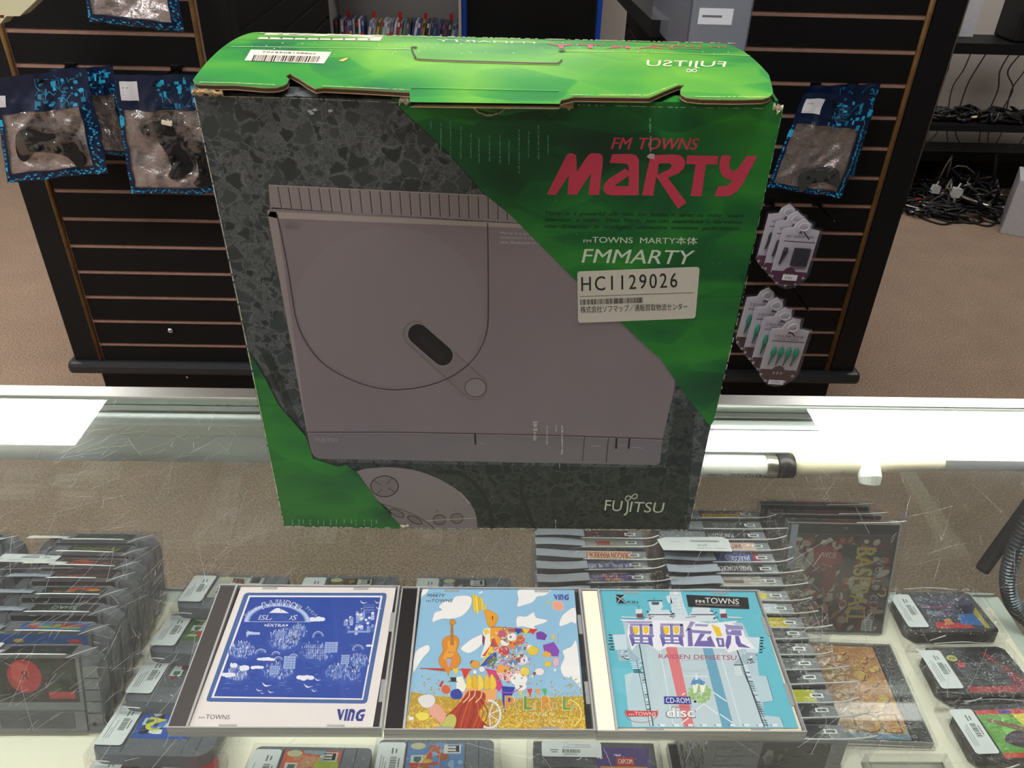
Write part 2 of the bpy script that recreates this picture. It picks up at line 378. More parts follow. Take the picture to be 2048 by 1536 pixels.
m = MB(); m.box(1.95, 3.9, 4.235, 4.25, 0, .09, 'frame_black'); struct('baseboard_right', m)
LP = [(-2.45, 3.055), (2.16, 3.02), (-2.0, .5), (0.1, .35), (-3.9, 1.6), (-1.6, -1.6), (-3.7, -.7), (0, 5.2)]  # the two far left panels are unseen, added to brighten the left
LN = ['over the aisle left of the slat towers', 'over the aisle right of the slat towers', 'above the left end of the counter', 'above the middle of the counter', 'over the far left aisle, added to light the left side', 'behind the counter on the left', 'behind the counter at the far left wall, added fill light', 'near the back wall']
l0 = None
for (x, y), nm in zip(LP, LN):
    lb = 'flush ceiling light panel '+nm
    if l0 is None:
        l0 = thing('ceiling_light', lb, 'ceiling light', (x, y, CEIL), group='ceiling light panels')
        m = MB()
        for a in ((-.62, .62, -.215, -.2), (-.62, .62, .2, .215), (-.62, -.605, -.2, .2), (.605, .62, -.2, .2)): m.box(*a, -.02, -.001, 'light_frame')
        build('frame', m, l0); m = MB(); m.box(-.605, .605, -.2, .2, -.012, -.004, 'diffuser'); build('diffuser', m, l0)
    else: dup(l0, (x, y, CEIL), (0, 0, 0), lb)

# ================================================================== glass counter
G = .965; SZ = .695
dc = thing('display_counter', 'long glass topped display counter with aluminium rail and cream shelf', 'display counter', (0, .45, 0))
def part(name, mb, parent=None, **k): return build(name, mb, parent or dc, world=True, **k)
m = MB(); m.box(-1.3, 1.3, .05, .715, G-.006, G, 'clear_edge_thin', 'counter_glass'); top_glass = part('top_glass', m)
m = MB(); m.box(-1.3, 1.3, .724, .729, .12, G-.012, 'front_glass_mat'); part('front_glass', m)
m = MB()
m.box(-1.3, 1.3, .7155, .735, G-.03, G+.0025, 'aluminium'); part('top_rail', m, bevel=.001)
m = MB(); m.box(-1.3, 1.3, .706, .7145, G-.02, G-.0075, 'aluminium_grey'); m.box(-1.3, 1.3, .698, .7045, G-.022, G-.010, 'aluminium')
m.box(-1.3, 1.3, .6905, .6975, G-.03, G-.016, 'aluminium_grey'); part('rail_step', m, bevel=.0006)
# reflector hood of the case light: a curved metal sheet under the glass
hp = [(.700, .957), (.697, .954), (.6955, .949), (.696, .942), (.6975, .934), (.6985, .926), (.699, .918), (.6995, .905), (.700, .893), (.7015, .890)]
def hood(x0, x1, name):
    m = MB(); m.grid(lambda a, b: (x0+(x1-x0)*a, hp[round(b*(len(hp)-1))][0], hp[round(b*(len(hp)-1))][1]), 8, len(hp)-1, 'reflector'); return part(name, m, smooth=True)
hood(-1.3, .02, 'light_hood'); hood(.02, 1.3, 'light_hood')
m = MB(); m.tube([(x/10, .681, .944) for x in range(0, 10)], .0115, 'tube_lit', 16); part('lit_tube', m, smooth=True)
ut = None
m = MB(); m.tube([(x, .684, .907) for x in (-.02, .1, .2, .302)], .0125, 'tube_glass', 20); ut = part('unlit_tube', m, smooth=True)
m = MB(); m.tube([(.302, .684, .907), (.304, .684, .907), (.314, .684, .907), (.316, .684, .907)], [.0126, .0130, .0130, .0115], 'cap_metal', 20); build('tube_cap', m, ut, world=True, inv=dc.matrix_basis, smooth=True)
m = MB(); m.tube([(.3165, .684, .908), (.333, .684, .908)], .0135, 'case_black', 16); part('lamp_socket', m, smooth=True)
m = MB(); m.tube([(.3335, .686, .909), (.42, .687, .911), (.47, .688, .913), (.50, .688, .914)], [.0125, .012, .0105, .009], 'tray_cream', 20); part('lamp_housing', m, smooth=True)
P = Print(lambda p, h: (p[0], .684-.0127*math.cos(R(p[1])), .907+.0127*math.sin(R(p[1]))))
P.text('FB40', (.276, -17), (.262, -17), (.262, 0), (.276, 0), '4a4a48'); P.text('RoHS compliant', (.262, -24), (.232, -24), (.232, -14), (.262, -14), '6a6a68')
P.ring(.287, -14, .0085, 17, .0016, '3c3c3a'); P.text('US', (.292, -20), (.282, -20), (.282, -4), (.292, -4), '3c3c3a')
P.text('LABEL', (.252, -17), (.236, -17), (.236, -4), (.252, -4), '5a5a58')
build('tube_lettering', P, ut, world=True, inv=dc.matrix_basis)
m = MB(); c_ = (.416, .672, .902)
m.tube([(c_[0], c_[1]+.008, c_[2]+.008), (c_[0], c_[1]-.001, c_[2]+.002), (c_[0], c_[1]-.004, c_[2]-.004)], [.0125, .0125, .011], 'white_plastic', 20)
m.box(.4155, .4165, .666, .668, .9, .910, 'cap_metal'); m.box(.38, .45, .6815, .6835, .903, .906, 'aluminium_grey'); part('starter_knob', m, smooth=False, bevel=.0008)
# shelf with green glass edge
m = MB(); m.box(-1.25, .628, .06, .672, SZ-.018, SZ, 'shelf_cream'); m.box(-1.25, .628, .672, .690, SZ-.010, SZ-.001, 'shelf_edge')
m.box(-1.25, .640, .690, .694, SZ-.014, SZ+.002, 'aluminium_grey'); m.box(.628, .646, .06, .690, SZ-.010, SZ-.001, 'shelf_edge'); part('shelf', m, bevel=.001)
m = MB(); m.box(-1.28, 1.28, .06, .72, .08, .12, 'frame_black'); m.box(-1.28, 1.28, .08, .70, 0, .08, 'frame_black'); part('plinth', m)
m = MB(); m.box(-1.3, -1.28, .05, .73, .1, G-.03, 'aluminium_grey'); m.box(1.28, 1.3, .05, .73, .1, G-.03, 'aluminium_grey'); m.box(-1.3, 1.3, .045, .06, .1, G, 'aluminium_grey'); part('end_frame', m)
# scratches in the glass
m = MB(); rs = random.Random(3)
for i in range(1300):
    zone = rs.random()
    if zone < .5: x, y = rs.uniform(-.56, -.2), rs.uniform(.32, .70)
    elif zone < .8: x, y = rs.uniform(.18, .62), rs.uniform(.3, .7)
    else: x, y = rs.uniform(-.3, .3), rs.uniform(.25, .52)
    a = rs.gauss(1.0, .5) if rs.random() < .7 else rs.uniform(0, 3.1); ln = rs.choice((.004, .008, .012, .03, .05))*rs.uniform(.5, 1.2); wd = rs.uniform(.0001, .00024); cv = rs.gauss(0, .15)
    pts = []
    for k in range(5): b = a+cv*k/4; x += math.cos(b)*ln/4; y += math.sin(b)*ln/4; pts.append((x, y, b))
    vs = []
    for (px, py, b) in pts: vs += [(px-math.sin(b)*wd/2, min(py+math.cos(b)*wd/2, .713), G+.00006), (px+math.sin(b)*wd/2, min(py-math.cos(b)*wd/2, .713), G+.00006)]
    m.add(vs, [(2*k, 2*k+1, 2*k+3, 2*k+2) for k in range(4)], 'scratch_mark')
o = part('scratches', m); o['kind'] = 'stuff'

# ================================================================== console box
FY = .5235; BX = ((-.181, .178), (-.189, .182)); BZ = 1.3335
def bul(y): return 1.3470-.0066*((y-.605)/.085)**2
bx = thing('cardboard_box', 'large worn green and grey terrazzo-print cardboard box with tuck lid on the glass counter', 'cardboard box', (0, FY, G))
BB = FY+.163
m = MB(); (xa, xb), (xc, xd) = BX
m.add([(xa, FY, G), (xb, FY, G), (xb, BB, G), (xa, BB, G), (xc, FY, BZ), (xd, FY, BZ), (xd, BB, BZ+.0005), (xc, BB, BZ+.0005)], [(0, 1, 5, 4)], 'terrazzo_print')
m.add([m.v[i] for i in range(8)], [(3, 2, 1, 0)], 'cardboard'); m.add([m.v[i] for i in range(8)], [(1, 2, 6, 5), (2, 3, 7, 6)], 'green_print')
m.add([m.v[i] for i in range(8)], [(3, 0, 4, 7)], 'terrazzo_print'); m.add([m.v[i] for i in range(8)], [(4, 5, 6, 7)], 'terrazzo_print')
box_body = build('box_body', m, bx, world=True)
# arched inner flaps closing the gap between body and lid at both ends
def arch(x0, x1, nm):
    m = MB(); n = 12; pts = [(FY+.004, BZ-.002)]+[(FY+.004+(BB-FY-.006)*i/n, bul(FY+.004+(BB-FY-.006)*i/n)-.0042) for i in range(n+1)]+[(BB-.002, BZ-.002)]
    m.prism(pts, 'x', x0, x1, 'green_print'); build(nm, m, bx, world=True)
arch(-.1885, -.1865, 'side_flap'); arch(.1795, .1815, 'side_flap')
m = MB(); m.grid(lambda a, b: ((-.188+.369*a), FY+.0005+.013*b, BZ+.0004+.0028*b), 40, 2, 'terrazzo_print', lambda a, b: 'terrazzo_print' if a < .335 else 'green_print'); build('tuck_strip', m, bx, world=True)
# lid: outline traced from the die-cut edge, bent over the arch
def lidp(u, v):
    z = 1.343
    for _ in range(6): p = atZ(u, v, z); z = bul(min(max(p.y, .51), BB))
    return (p.x, p.y)
edge_px = [(386, 160), (390, 167), (397, 169.5), (404, 170), (430, 171), (471, 171), (530, 176), (553, 175.5), (567, 172), (574, 167), (578, 158), (571, 152), (580, 147), (598, 157), (615, 169), (631, 178), (646, 176), (730, 180), (819, 185), (820, 200),
           (1119, 205), (1122, 200), (1150, 194), (1220, 195), (1298, 196), (1304, 194), (1330, 182), (1358, 170), (1369, 170), (1362, 177), (1360, 185), (1364, 191), (1374, 196), (1404, 199), (1470, 200), (1525, 199), (1538, 195), (1545, 188), (1546, 183)]
front = [lidp(*p) for p in edge_px]
front = [(min(max(x, -.1895), .1835), y) for x, y in front]
def at_x(poly, x):
    best = None
    for (x0, y0), (x1, y1) in zip(poly, poly[1:]):
        if min(x0, x1) <= x <= max(x0, x1) and abs(x1-x0) > 1e-9:
            y = y0+(y1-y0)*(x-x0)/(x1-x0); best = y if best is None else max(best, y)
    return best if best is not None else (poly[0][1] if x < poly[0][0] else poly[-1][1])
m = MB()
xs = sorted(set([p[0] for p in front]+[-.1895+.373*i/60 for i in range(61)]))
ring_front = front
# strips: the outline polygon down to y=.56, then a smooth curved sheet behind it
cut = .562
outline = front+[(.1835, cut), (-.1895, cut)]
tt = tessellate_polygon([[Vector((x, y, 0)) for x, y in outline]])
def sub(a, b, c, d=0):
    """cut long triangles so that they follow the arch"""
    L = [(a-b).length, (b-c).length, (c-a).length]; k = L.index(max(L))
    if L[k] < .012 or d > 9: return [(a, b, c)]
    if k == 1: a, b, c = b, c, a
    elif k == 2: a, b, c = c, a, b
    q = (a+b)/2; return sub(a, q, c, d+1)+sub(q, b, c, d+1)
P2 = [Vector((x, y)) for x, y in outline]
for t in tt:
    for tri in sub(*[P2[i] for i in t]):
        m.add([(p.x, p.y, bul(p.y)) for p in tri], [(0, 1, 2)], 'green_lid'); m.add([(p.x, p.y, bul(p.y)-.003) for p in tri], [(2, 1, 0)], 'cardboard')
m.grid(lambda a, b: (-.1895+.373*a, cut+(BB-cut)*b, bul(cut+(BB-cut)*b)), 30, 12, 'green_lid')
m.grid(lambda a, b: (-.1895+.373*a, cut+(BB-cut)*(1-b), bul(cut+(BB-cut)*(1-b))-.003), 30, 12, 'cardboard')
for (x0, y0), (x1, y1) in zip(front, front[1:]):    # corrugated edge
    if x1-x0 > .08: continue
    m.add([(x0, y0, bul(y0)), (x1, y1, bul(y1)), (x1, y1, bul(y1)-.0006), (x0, y0, bul(y0)-.0006)], [(0, 1, 2, 3)], 'cardboard')
    m.add([(x0, y0, bul(y0)-.0006), (x1, y1, bul(y1)-.0006), (x1, y1, bul(y1)-.0026), (x0, y0, bul(y0)-.0026)], [(0, 1, 2, 3)], 'cardboard_dark')
    m.add([(x0, y0, bul(y0)-.0026), (x1, y1, bul(y1)-.0026), (x1, y1, bul(y1)-.0032), (x0, y0, bul(y0)-.0032)], [(0, 1, 2, 3)], 'cardboard')
for X in (-.1895, .1835):
    ys = cut
    m.grid(lambda a, b: (X, ys+(BB-ys)*a, bul(ys+(BB-ys)*a)-.0013*b), 20, 1, 'edge_wear')
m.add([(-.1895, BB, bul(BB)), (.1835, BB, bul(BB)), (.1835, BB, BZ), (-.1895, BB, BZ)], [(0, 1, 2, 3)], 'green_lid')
lid = build('box_lid', m, bx, world=True)
# centre tongue of the lid, folded down over the front edge
m = MB(); ta, tb = lidp(820, 192)[0], lidp(1119, 200)[0]
m.grid(lambda a, b: (ta+(tb-ta)*a, FY-.0010-.0012*math.sin(b*2.2), bul(FY)+.0002-.0115*b-.004*math.exp(-((a-.62)/.13)**2)*b), 40, 4, 'green_lid')
m.grid(lambda a, b: (ta+(tb-ta)*a, FY+.002-.003*b, bul(FY)+.0003), 20, 2, 'green_lid')
tongue = build('lid_tongue', m, bx, world=True)
m = MB(); rs = random.Random(5)
def torn(pts, w_, mtl='edge_wear', y=FY-.0024, n=5):
    m = MB()
    """ragged torn paper along a line of points (x, z)"""
    pp = smoothp(pts, n)
    vs = []
    for (x, z) in pp:
        a, b = rs.uniform(.3, 1)*w_, rs.uniform(.3, 1)*w_; vs += [(x, y-rs.uniform(0, .0008), z+a), (x, y-rs.uniform(.0002, .0016), z), (x, y, z-b)]
    k = len(pp); m.add(vs, [q for i in range(k-1) for q in ((3*i, 3*i+1, 3*i+4, 3*i+3), (3*i+1, 3*i+2, 3*i+5, 3*i+4))], mtl); build('torn_edge', m, bx, world=True)
fy = px_on_y(FY-.002)
torn([fy(*p) for p in ((824, 189), (850, 188), (900, 189), (936, 190))], .0016)
torn([fy(*p) for p in ((935, 192), (940, 205), (955, 222), (978, 230), (1000, 224), (1012, 212))], .0009)
torn([fy(*p) for p in ((1012, 209), (1040, 205), (1080, 204), (1120, 209), (1147, 213))], .0032, 'cardboard')
torn([fy(*p) for p in ((1012, 205), (1045, 202), (1085, 203), (1125, 206))], .0018)
torn([fy(*p) for p in ((798, 205), (806, 200), (822, 203))], .0030); torn([fy(*p) for p in ((384, 184), (400, 183), (425, 185), (447, 187))], .0030, 'cardboard')
torn([fy(*p) for p in ((1545, 212), (1556, 216), (1565, 214))], .0032); torn([fy(*p) for p in ((1552, 228), (1558, 222), (1563, 216))], .0015)
torn([fy(*p) for p in ((384, 186), (386, 184), (389, 182))], .003)
torn([fy(*p) for p in ((800, 1050), (808, 1052), (818, 1050))], .0025)

# printing on the front
FP = px_on_y(FY)
P = Print(lambda p, h: (p[0], FY-h, p[1]), tr=FP)
def C7(*a): return [(500+x*.4037, 340+y*.4037) for x, y in a]
def C8(*a): return [(1020+x*.306, 230+y*.306) for x, y in a]
def CB(*a): return [(480+x*.3027, 840+y*.3027) for x, y in a]
def CE(*a): return [(1000+x*.2734, 780+y*.2734) for x, y in a]
# soft printed shadow bands of the picture below the machine
P.poly([(520, 700), (540, 700), (627, 912), (680, 925), (1330, 936), (1352, 800), (1390, 830), (1372, 1058), (800, 1052), (620, 930)], 'terrazzo_shaded', lay=.5)
P2t = Print(lambda p, h: (p[0], FY-h, p[1]), tr=FP)
# console picture
P.poly([(534, 421), (545, 415), (976, 445), (1100, 452), (1352, 700), (1348, 780), (1325, 878), (1320, 925), (1313, 930), (638, 917), (628, 912), (622, 903), (614, 864)], 'console_print', lay=2)
P.poly(C7((85, 200), (130, 204), (285, 1298), (282, 1298)), '9a8d8c', lay=3)
P.poly(C7((92, 73), (1175, 125), (1340, 140), (1340, 262), (100, 190)), '8f8483', lay=2)
P.line(C7((92, 74), (1175, 126), (1340, 134)), 1.3, 'b0a5a2', lay=3)
P.poly(C7((100, 205), (1180, 258), (1380, 268), (1380, 288), (140, 240), (88, 228)), 'a89b96', lay=3)
for i, x in enumerate((135, 186, 237, 287, 338, 389, 439, 489, 540, 590, 640, 690, 738, 787, 836, 885, 933, 981, 1030, 1078, 1127, 1176, 1224, 1271, 1318)):
    s = 20-i*.8; y0 = 82+i*2.3
    P.quad(*C7((x, y0), (x+8, y0), (x+s+7, y0+112), (x+s-1, y0+112)), '5b5050', lay=3); P.line(C7((x+9, y0), (x+s+8, y0+112)), .7, 'b5aaa6', lay=3)
P.poly([(614, 864), (1325, 878), (1320, 925), (1313, 930), (638, 917), (628, 912)], '7b7477', lay=3)
cc = C7(*[(690+470*math.cos(R(a)), 690-408*math.sin(R(a))) for a in range(8, 176, 7)])
P.poly(cc+C7((225, 700), (300, 870), (480, 1020), (700, 1075), (930, 1035), (1080, 950), (1165, 780)), '897e80', lay=3)
dl = smoothp(C7((133, 215), (160, 340), (190, 500), (215, 660), (230, 740), (265, 830), (330, 925), (400, 985), (480, 1030), (570, 1065), (660, 1085), (740, 1088), (850, 1075), (950, 1045), (1030, 1003), (1100, 945), (1150, 870), (1172, 800), (1180, 720), (1180, 500), (1177, 262)), 3)
P.line([(x+.5, y+2.0) for x, y in dl], 1.0, 'b3a8a6', lay=4); P.line(dl, 2.6, '4a3f44', lay=5)
def capsule(x0, y0, x1, y1, r, col, lay):
    a = math.atan2(y1-y0, x1-x0); q = []
    for i in range(13): t = a+math.pi/2+math.pi*i/12; q.append((x0+r*math.cos(t), y0+r*math.sin(t)))
    for i in range(13): t = a-math.pi/2+math.pi*i/12; q.append((x1+r*math.cos(t), y1+r*math.sin(t)))
    P.poly(C7(*q), col, lay=lay)
capsule(822, 812, 1112, 1075, 66, '776c6d', 4); capsule(822, 812, 1112, 1075, 58, '837879', 4.5); P.line(dl[-22:-8], 2.4, '4a3f44', lay=6)
capsule(833, 812, 955, 918, 56, '8e8384', 5); capsule(833, 812, 955, 918, 50, '191515', 6); capsule(850, 836, 950, 925, 18, '241f1f', 7)
bc = C7((1117, 1077))[0]; P.ell(bc[0], bc[1], 22, 19, '3f3638', 24, lay=7); P.ell(bc[0], bc[1], 20.6, 17.7, '8f8586', 24, lay=8)
P.line([(614, 864), (800, 864), (1100, 870), (1325, 878)], 1.6, '453b3c', lay=6); P.line([(614, 866), (800, 866), (1100, 872), (1325, 880)], .8, 'a99f9c', lay=6)
for a, b in (((950, 866), (951, 889)), ((1233, 876), (1232, 897)), ((1259, 876), (1257, 897))): P.line([a, b], 4, '241b1c', lay=7)
for a, b in (((1169, 873), (1165, 922)), ((1217, 875), (1212, 924))): P.line([a, b], 1.6, '3f3638', lay=7)
P.line([(1182, 891), (1200, 892)], 1, 'a79c9a', lay=7); P.line([(1264, 894), (1285, 896)], 1, 'a79c9a', lay=7); P.line([(1236, 890), (1252, 890)], .8, 'a79c9a', lay=7); P.line([(960, 886), (968, 887)], .8, 'b0a6a3', lay=7)
P.text('FUJITSU', *C7((325, 1325), (435, 1328), (435, 1352), (325, 1350)), 'a49a9a', lay=7)
P.text('COMPACT', *C7((170, 255), (248, 258), (250, 268), (172, 265)), '756a6b', .02, lay=7); P.text('disc', *C7((172, 268), (250, 271), (252, 290), (176, 288)), '756a6b', .03, lay=7)
for k, t in enumerate(('Marty is a powerful', 'television a reality', 'new dimension in int')): P.text(t, *C7((1240, 304+k*22), (1450, 310+k*22), (1450, 325+k*22), (1240, 319+k*22)), 'b9b2b0', lay=7)
# controller picture, lower left
ctl = smoothp(CB((740, 360), (790, 332), (860, 318), (1000, 312), (1150, 330), (1300, 382), (1440, 465), (1520, 550), (1560, 630), (1568, 724)), 4)
P.poly(ctl+CB((1290, 724), (1000, 716), (1000, 600), (760, 420)), '8a7f82', lay=3)
P.line(smoothp(CB((925, 550), (1030, 580), (1150, 625), (1240, 680), (1290, 722)), 5), 1.6, '4a4144', lay=4)
P.line(smoothp(CB((985, 585), (1080, 612), (1170, 655), (1250, 722)), 5), .8, '6a6063', lay=4)
def cbell(x, y, r1, r2, c, lay, rot=0): q = CB((x, y))[0]; P.ell(q[0], q[1], r1*.3027, r2*.3027, c, 24, rot, lay)
cbell(955, 437, 95, 72, '2b2425', 4); cbell(955, 437, 88, 66, '7b7173', 5)
for a in (35, 125, 215, 305): P.line(CB((955+88*math.cos(R(a)), 437+66*math.sin(R(a))), (955+30*math.cos(R(a)), 437+20*math.sin(R(a)))), 1.3, '3f3638', lay=6)
for x, y in ((1318, 658), (1433, 649)): cbell(x, y, 43, 35, '2b2425', 4); cbell(x, y, 38, 30, '7b7173', 5)
for x, y in ((1038, 615), (1155, 660)): cbell(x, y, 54, 22, '2b2425', 4, .45); cbell(x, y, 48, 17, '7b7173', 5, .45)
P.text('B', *CB((1298, 592), (1316, 595), (1312, 610), (1294, 607)), '6a6063', lay=5); P.text('A', *CB((1418, 588), (1436, 591), (1432, 604), (1414, 601)), '6a6063', lay=5)
P.poly(CB((1445, 470), (1460, 478), (1522, 548), (1512, 556)), 'a59b9a', lay=4)
P.line(smoothp(CB((1300, 345), (1440, 350), (1560, 430), (1640, 560), (1670, 720)), 5), 8, '20231f', lay=1); P.line(smoothp(CB((1860, 370), (1860, 480), (1900, 600), (1950, 730)), 5), 8, '20231f', lay=1)
P.line(CB((1230, 664), (1560, 645)), 1, 'c9beb2', lay=8)
# green paper print
P.poly([(783, 195), (804, 219), (892, 300), (973, 391), (1020, 429), (1075, 484), (1151, 560), (1240, 643), (1301, 700), (1320, 716), (1364, 780), (1394, 818), (1420, 852), (1428, 840), (1567, 216), (1560, 207)], 'green_print', lay=10)
P.poly([(493, 695), (500, 707), (528, 752), (556, 808), (590, 848), (612, 872), (626, 917), (678, 933), (692, 928), (716, 946), (752, 997), (783, 1031), (808, 1057), (567, 1052)], 'green_print', lay=10)
P.line([(783, 196), (804, 219), (892, 300), (973, 391)], 3, '0a1a10', lay=9); P.line([(500, 707), (528, 752), (556, 808), (600, 860)], 4, '23302a', lay=9)
# soft printed creases on the green paper
rs = random.Random(11)
def crease(pts, wd, c): P.line(smoothp(pts, 5), wd, c, lay=10.5+rs.random()*.4)
for q in ([(1160, 300), (1210, 290), (1265, 300)], ): pass
# red logo
RED = 'c23a52'; L_ = 13
P.text('FM', *C8((664, 145), (800, 146), (795, 222), (660, 220)), RED, .03, .25, lay=L_); P.text('TOWNS', *C8((845, 146), (1236, 150), (1228, 226), (842, 222)), RED, .03, .25, lay=L_)
P.poly(C8((240, 518), (362, 275), (374, 256), (392, 248), (415, 250), (430, 262), (434, 290), (437, 370), (497, 278), (512, 258), (535, 248), (585, 250), (603, 262), (607, 300), (582, 522), (512, 520), (530, 378), (437, 518), (375, 518), (385, 390), (300, 520)), RED, lay=L_)
P.poly(C8((668, 255), (790, 252), (825, 262), (840, 285), (842, 310), (840, 522), (660, 524), (628, 514), (610, 490), (610, 462), (622, 440), (650, 412), (752, 348), (775, 366), (774, 334), (766, 320), (745, 315), (650, 312)), RED, [C8((678, 463), (775, 463), (775, 395))], lay=L_)
P.poly(C8((862, 522), (918, 262), (1070, 255), (1112, 262), (1138, 285), (1144, 320), (1132, 350), (1100, 380), (1030, 408), (1153, 570), (1097, 610), (955, 400), (935, 525)), RED, [C8((972, 315), (1045, 313), (1058, 330), (1040, 352), (962, 390))], lay=L_)
P.poly(C8((1158, 262), (1362, 266), (1352, 322), (1280, 320), (1250, 530), (1180, 528), (1212, 320), (1150, 318)), RED, lay=L_)
P.poly(smoothp(C8((1382, 262), (1440, 265), (1434, 300), (1434, 340), (1455, 365), (1488, 350)), 3)+smoothp(C8((1488, 350), (1545, 268)), 1)+C8((1615, 265), (1530, 430))+smoothp(C8((1530, 430), (1480, 500), (1420, 530)), 3)+C8((1335, 528), (1360, 465))+smoothp(C8((1360, 465), (1420, 458), (1450, 428), (1405, 410), (1372, 370), (1368, 310)), 3), RED, lay=L_)
for t, q in (('Marty  is  a  powerful  ally  with  the  brains  it  takes  to  make  ‘smart', ((230, 625), (1528, 642), (1525, 674), (230, 659))),
             ('television’  a  reality.  With  Marty,  you  can  experience  a  marvelous', ((228, 667), (1518, 684), (1515, 716), (228, 701))),
             ('new  dimension  in  intelligent,  interactive  television  performance.', ((227, 709), (1505, 726), (1503, 760), (227, 744)))):
    P.text(t, *C8(*q), '0a2412', .012, .25, lay=L_)
WH = 'cfd8c4'
P.text('FM', *C8((480, 812), (530, 812), (530, 832), (480, 832)), WH, .02, lay=L_); P.text('TOWNS  MARTY本体', *C8((538, 786), (1225, 796), (1222, 846), (536, 836)), WH, .008, lay=L_)
P.text('FMMARTY', *C8((475, 873), (1210, 884), (1188, 974), (468, 962)), WH, .012, .12, lay=L_)
# FUJITSU mark
P.text('FU', *CE((764, 800), (898, 808), (893, 886), (762, 878)), WH, 0, .1, lay=L_); P.text('ITSU', *CE((950, 812), (1205, 822), (1198, 897), (944, 889)), WH, 0, .1, lay=L_)
P.line(smoothp(CE((935, 812), (932, 860), (926, 895), (905, 912)), 4), 3.2, WH, lay=L_)
def infinity(cx, cy, rx, ry, ex, ey, wd, pr, lay, tr=lambda p: p):
    q = []
    for i in range(41):
        t = 2*math.pi*i/40; d = 1+math.sin(t)**2; a, b = math.cos(t)/d, 2.0*math.sin(t)*math.cos(t)/d
        q.append(tr((cx+rx*a+ex*b, cy+ry*b+ey*a)))
    pr.line(q, wd, WH, lay=lay)
infinity(960, 782, 44, 24, 0, -12, 2.0, P, L_+1, lambda p: CE(p)[0])
# barcode sticker
QF = P; P = Print(lambda p, h: (p[0], FY-h, p[1]), tr=FP)
P.poly(C8((448, 1020), (1215, 990), (1230, 993), (1238, 1006), (1212, 1312), (1205, 1322), (1195, 1327), (462, 1356), (450, 1352), (444, 1340), (440, 1035)), 'cfcabc', lay=L_+1)
P.text('HC1129026', *C8((465, 1056), (1092, 1028), (1092, 1124), (466, 1150)), '2a2a28', -.012, 0, lay=L_+3, space=1.25)
P.line(C8((455, 1184), (1196, 1158)), 1.0, '4a4a46', lay=L_+3)
for k in range(48): a = 460+k*8.6; P.line(C8((a, 1203-k*.31), (a+1, 1239-k*.31)), random.choice((.9, 1.4, 2.1)), '33302c', lay=L_+3)
P.text('株式会社ソフマップ／通販買取物流センター', *C8((460, 1246), (1160, 1226), (1160, 1270), (462, 1292)), '2e2c28', .008, lay=L_+3)
setp(build('stock_sticker', P, bx, world=True), 'off white rounded stock number sticker'); P = QF
# scuffs: rows of pale rubbed streaks
rs = random.Random(4)
def scuff(x, y0, y1, wd, lay=L_+4, c='8fa8a0'):
    y = y0
    while y < y1:
        h = rs.uniform(3, 9); P.quad((x-wd*rs.uniform(.2, .5), y), (x+wd*rs.uniform(.2, .5), y), (x+wd*rs.uniform(.1, .4), y+h), (x-wd*rs.uniform(.1, .4), y+h), c, lay); y += h*rs.uniform(.8, 1.5)
for x, a, b in ((862, 240, 256), (882, 245, 300), (901, 242, 312), (922, 252, 318), (942, 266, 312), (958, 276, 320), (979, 270, 318), (1000, 270, 324), (1018, 280, 325), (1038, 258, 345), (1057, 262, 312), (1077, 250, 318), (1096, 270, 300)): scuff(x, a, b, 3.6, c='4f8a70')
for x, a, b, wd, c in ((1071, 842, 860, 13, 'b9b6b2'), (1070, 862, 882, 9, 'a9a6a2'), (1094, 850, 886, 5, 'b0adaa'), (1124, 850, 905, 5, 'bab7b4'), (1112, 850, 858, 5, 'aaa7a3'), (1120, 905, 918, 1.5, 'a5a2a0'), (1119, 925, 938, 2, '9a9c99'), (1111, 1038, 1052, 2.5, 'a5a8a4'), (1371, 1030, 1045, 1.5, 'a0a09a')): scuff(x, a, b, wd, c=c)
for x in range(584, 765, 13): scuff(x+rs.uniform(-3, 3), 1038, 1048, 2.5, c='7fae98')
scuff(1300, 236, 262, 5, c='74a894'); scuff(1301, 272, 300, 6, c='a56f86'); P.poly([(1293, 312), (1300, 306), (1309, 308), (1308, 318), (1297, 316)], 'b9a3ae', lay=L_+5)
for q in ((620, 222), (624, 226), (661, 221), (630, 219)): P.ell(q[0], q[1], 5, 3, 'b5bab8', 7, lay=L_+4)
for _ in range(60): P.ell(rs.uniform(1110, 1540), rs.uniform(235, 640), rs.uniform(.4, .9), rs.uniform(.4, 1), '9cc4a0', 5, lay=L_+4)
# worn pale edges of the front
def wear(pts, wd, dens=1.0, c='d5cfbe'):
    for (x0, y0), (x1, y1) in zip(pts, pts[1:]):
        n = max(2, int(math.hypot(x1-x0, y1-y0)/5))
        for i in range(n):
            if rs.random() > dens: continue
            t0, t1 = i/n, (i+1.1)/n; a, b = rs.uniform(.2, 1)*wd, rs.uniform(.2, 1)*wd
            P.line([(x0+(x1-x0)*t0, y0+(y1-y0)*t0), (x0+(x1-x0)*t1, y0+(y1-y0)*t1)], (a+b)/2, c, lay=L_+5)
wear([(389.5, 195), (478, 610), (568, 1050)], 2.6, .9); wear([(569, 1051), (800, 1055), (1375, 1059)], 2.0, .45); wear([(1564, 220), (1480, 620)], 1.6, .5, '8fb98a'); wear([(1478, 625), (1378, 1055)], 2.2, .55)
wear([(392, 191), (600, 196), (800, 205)], 2.2, .75, 'a8a49a'); wear([(1150, 209), (1350, 214), (1560, 217)], 2.0, .6, 'b9cf9f')
build('front_print', P, bx, world=True)
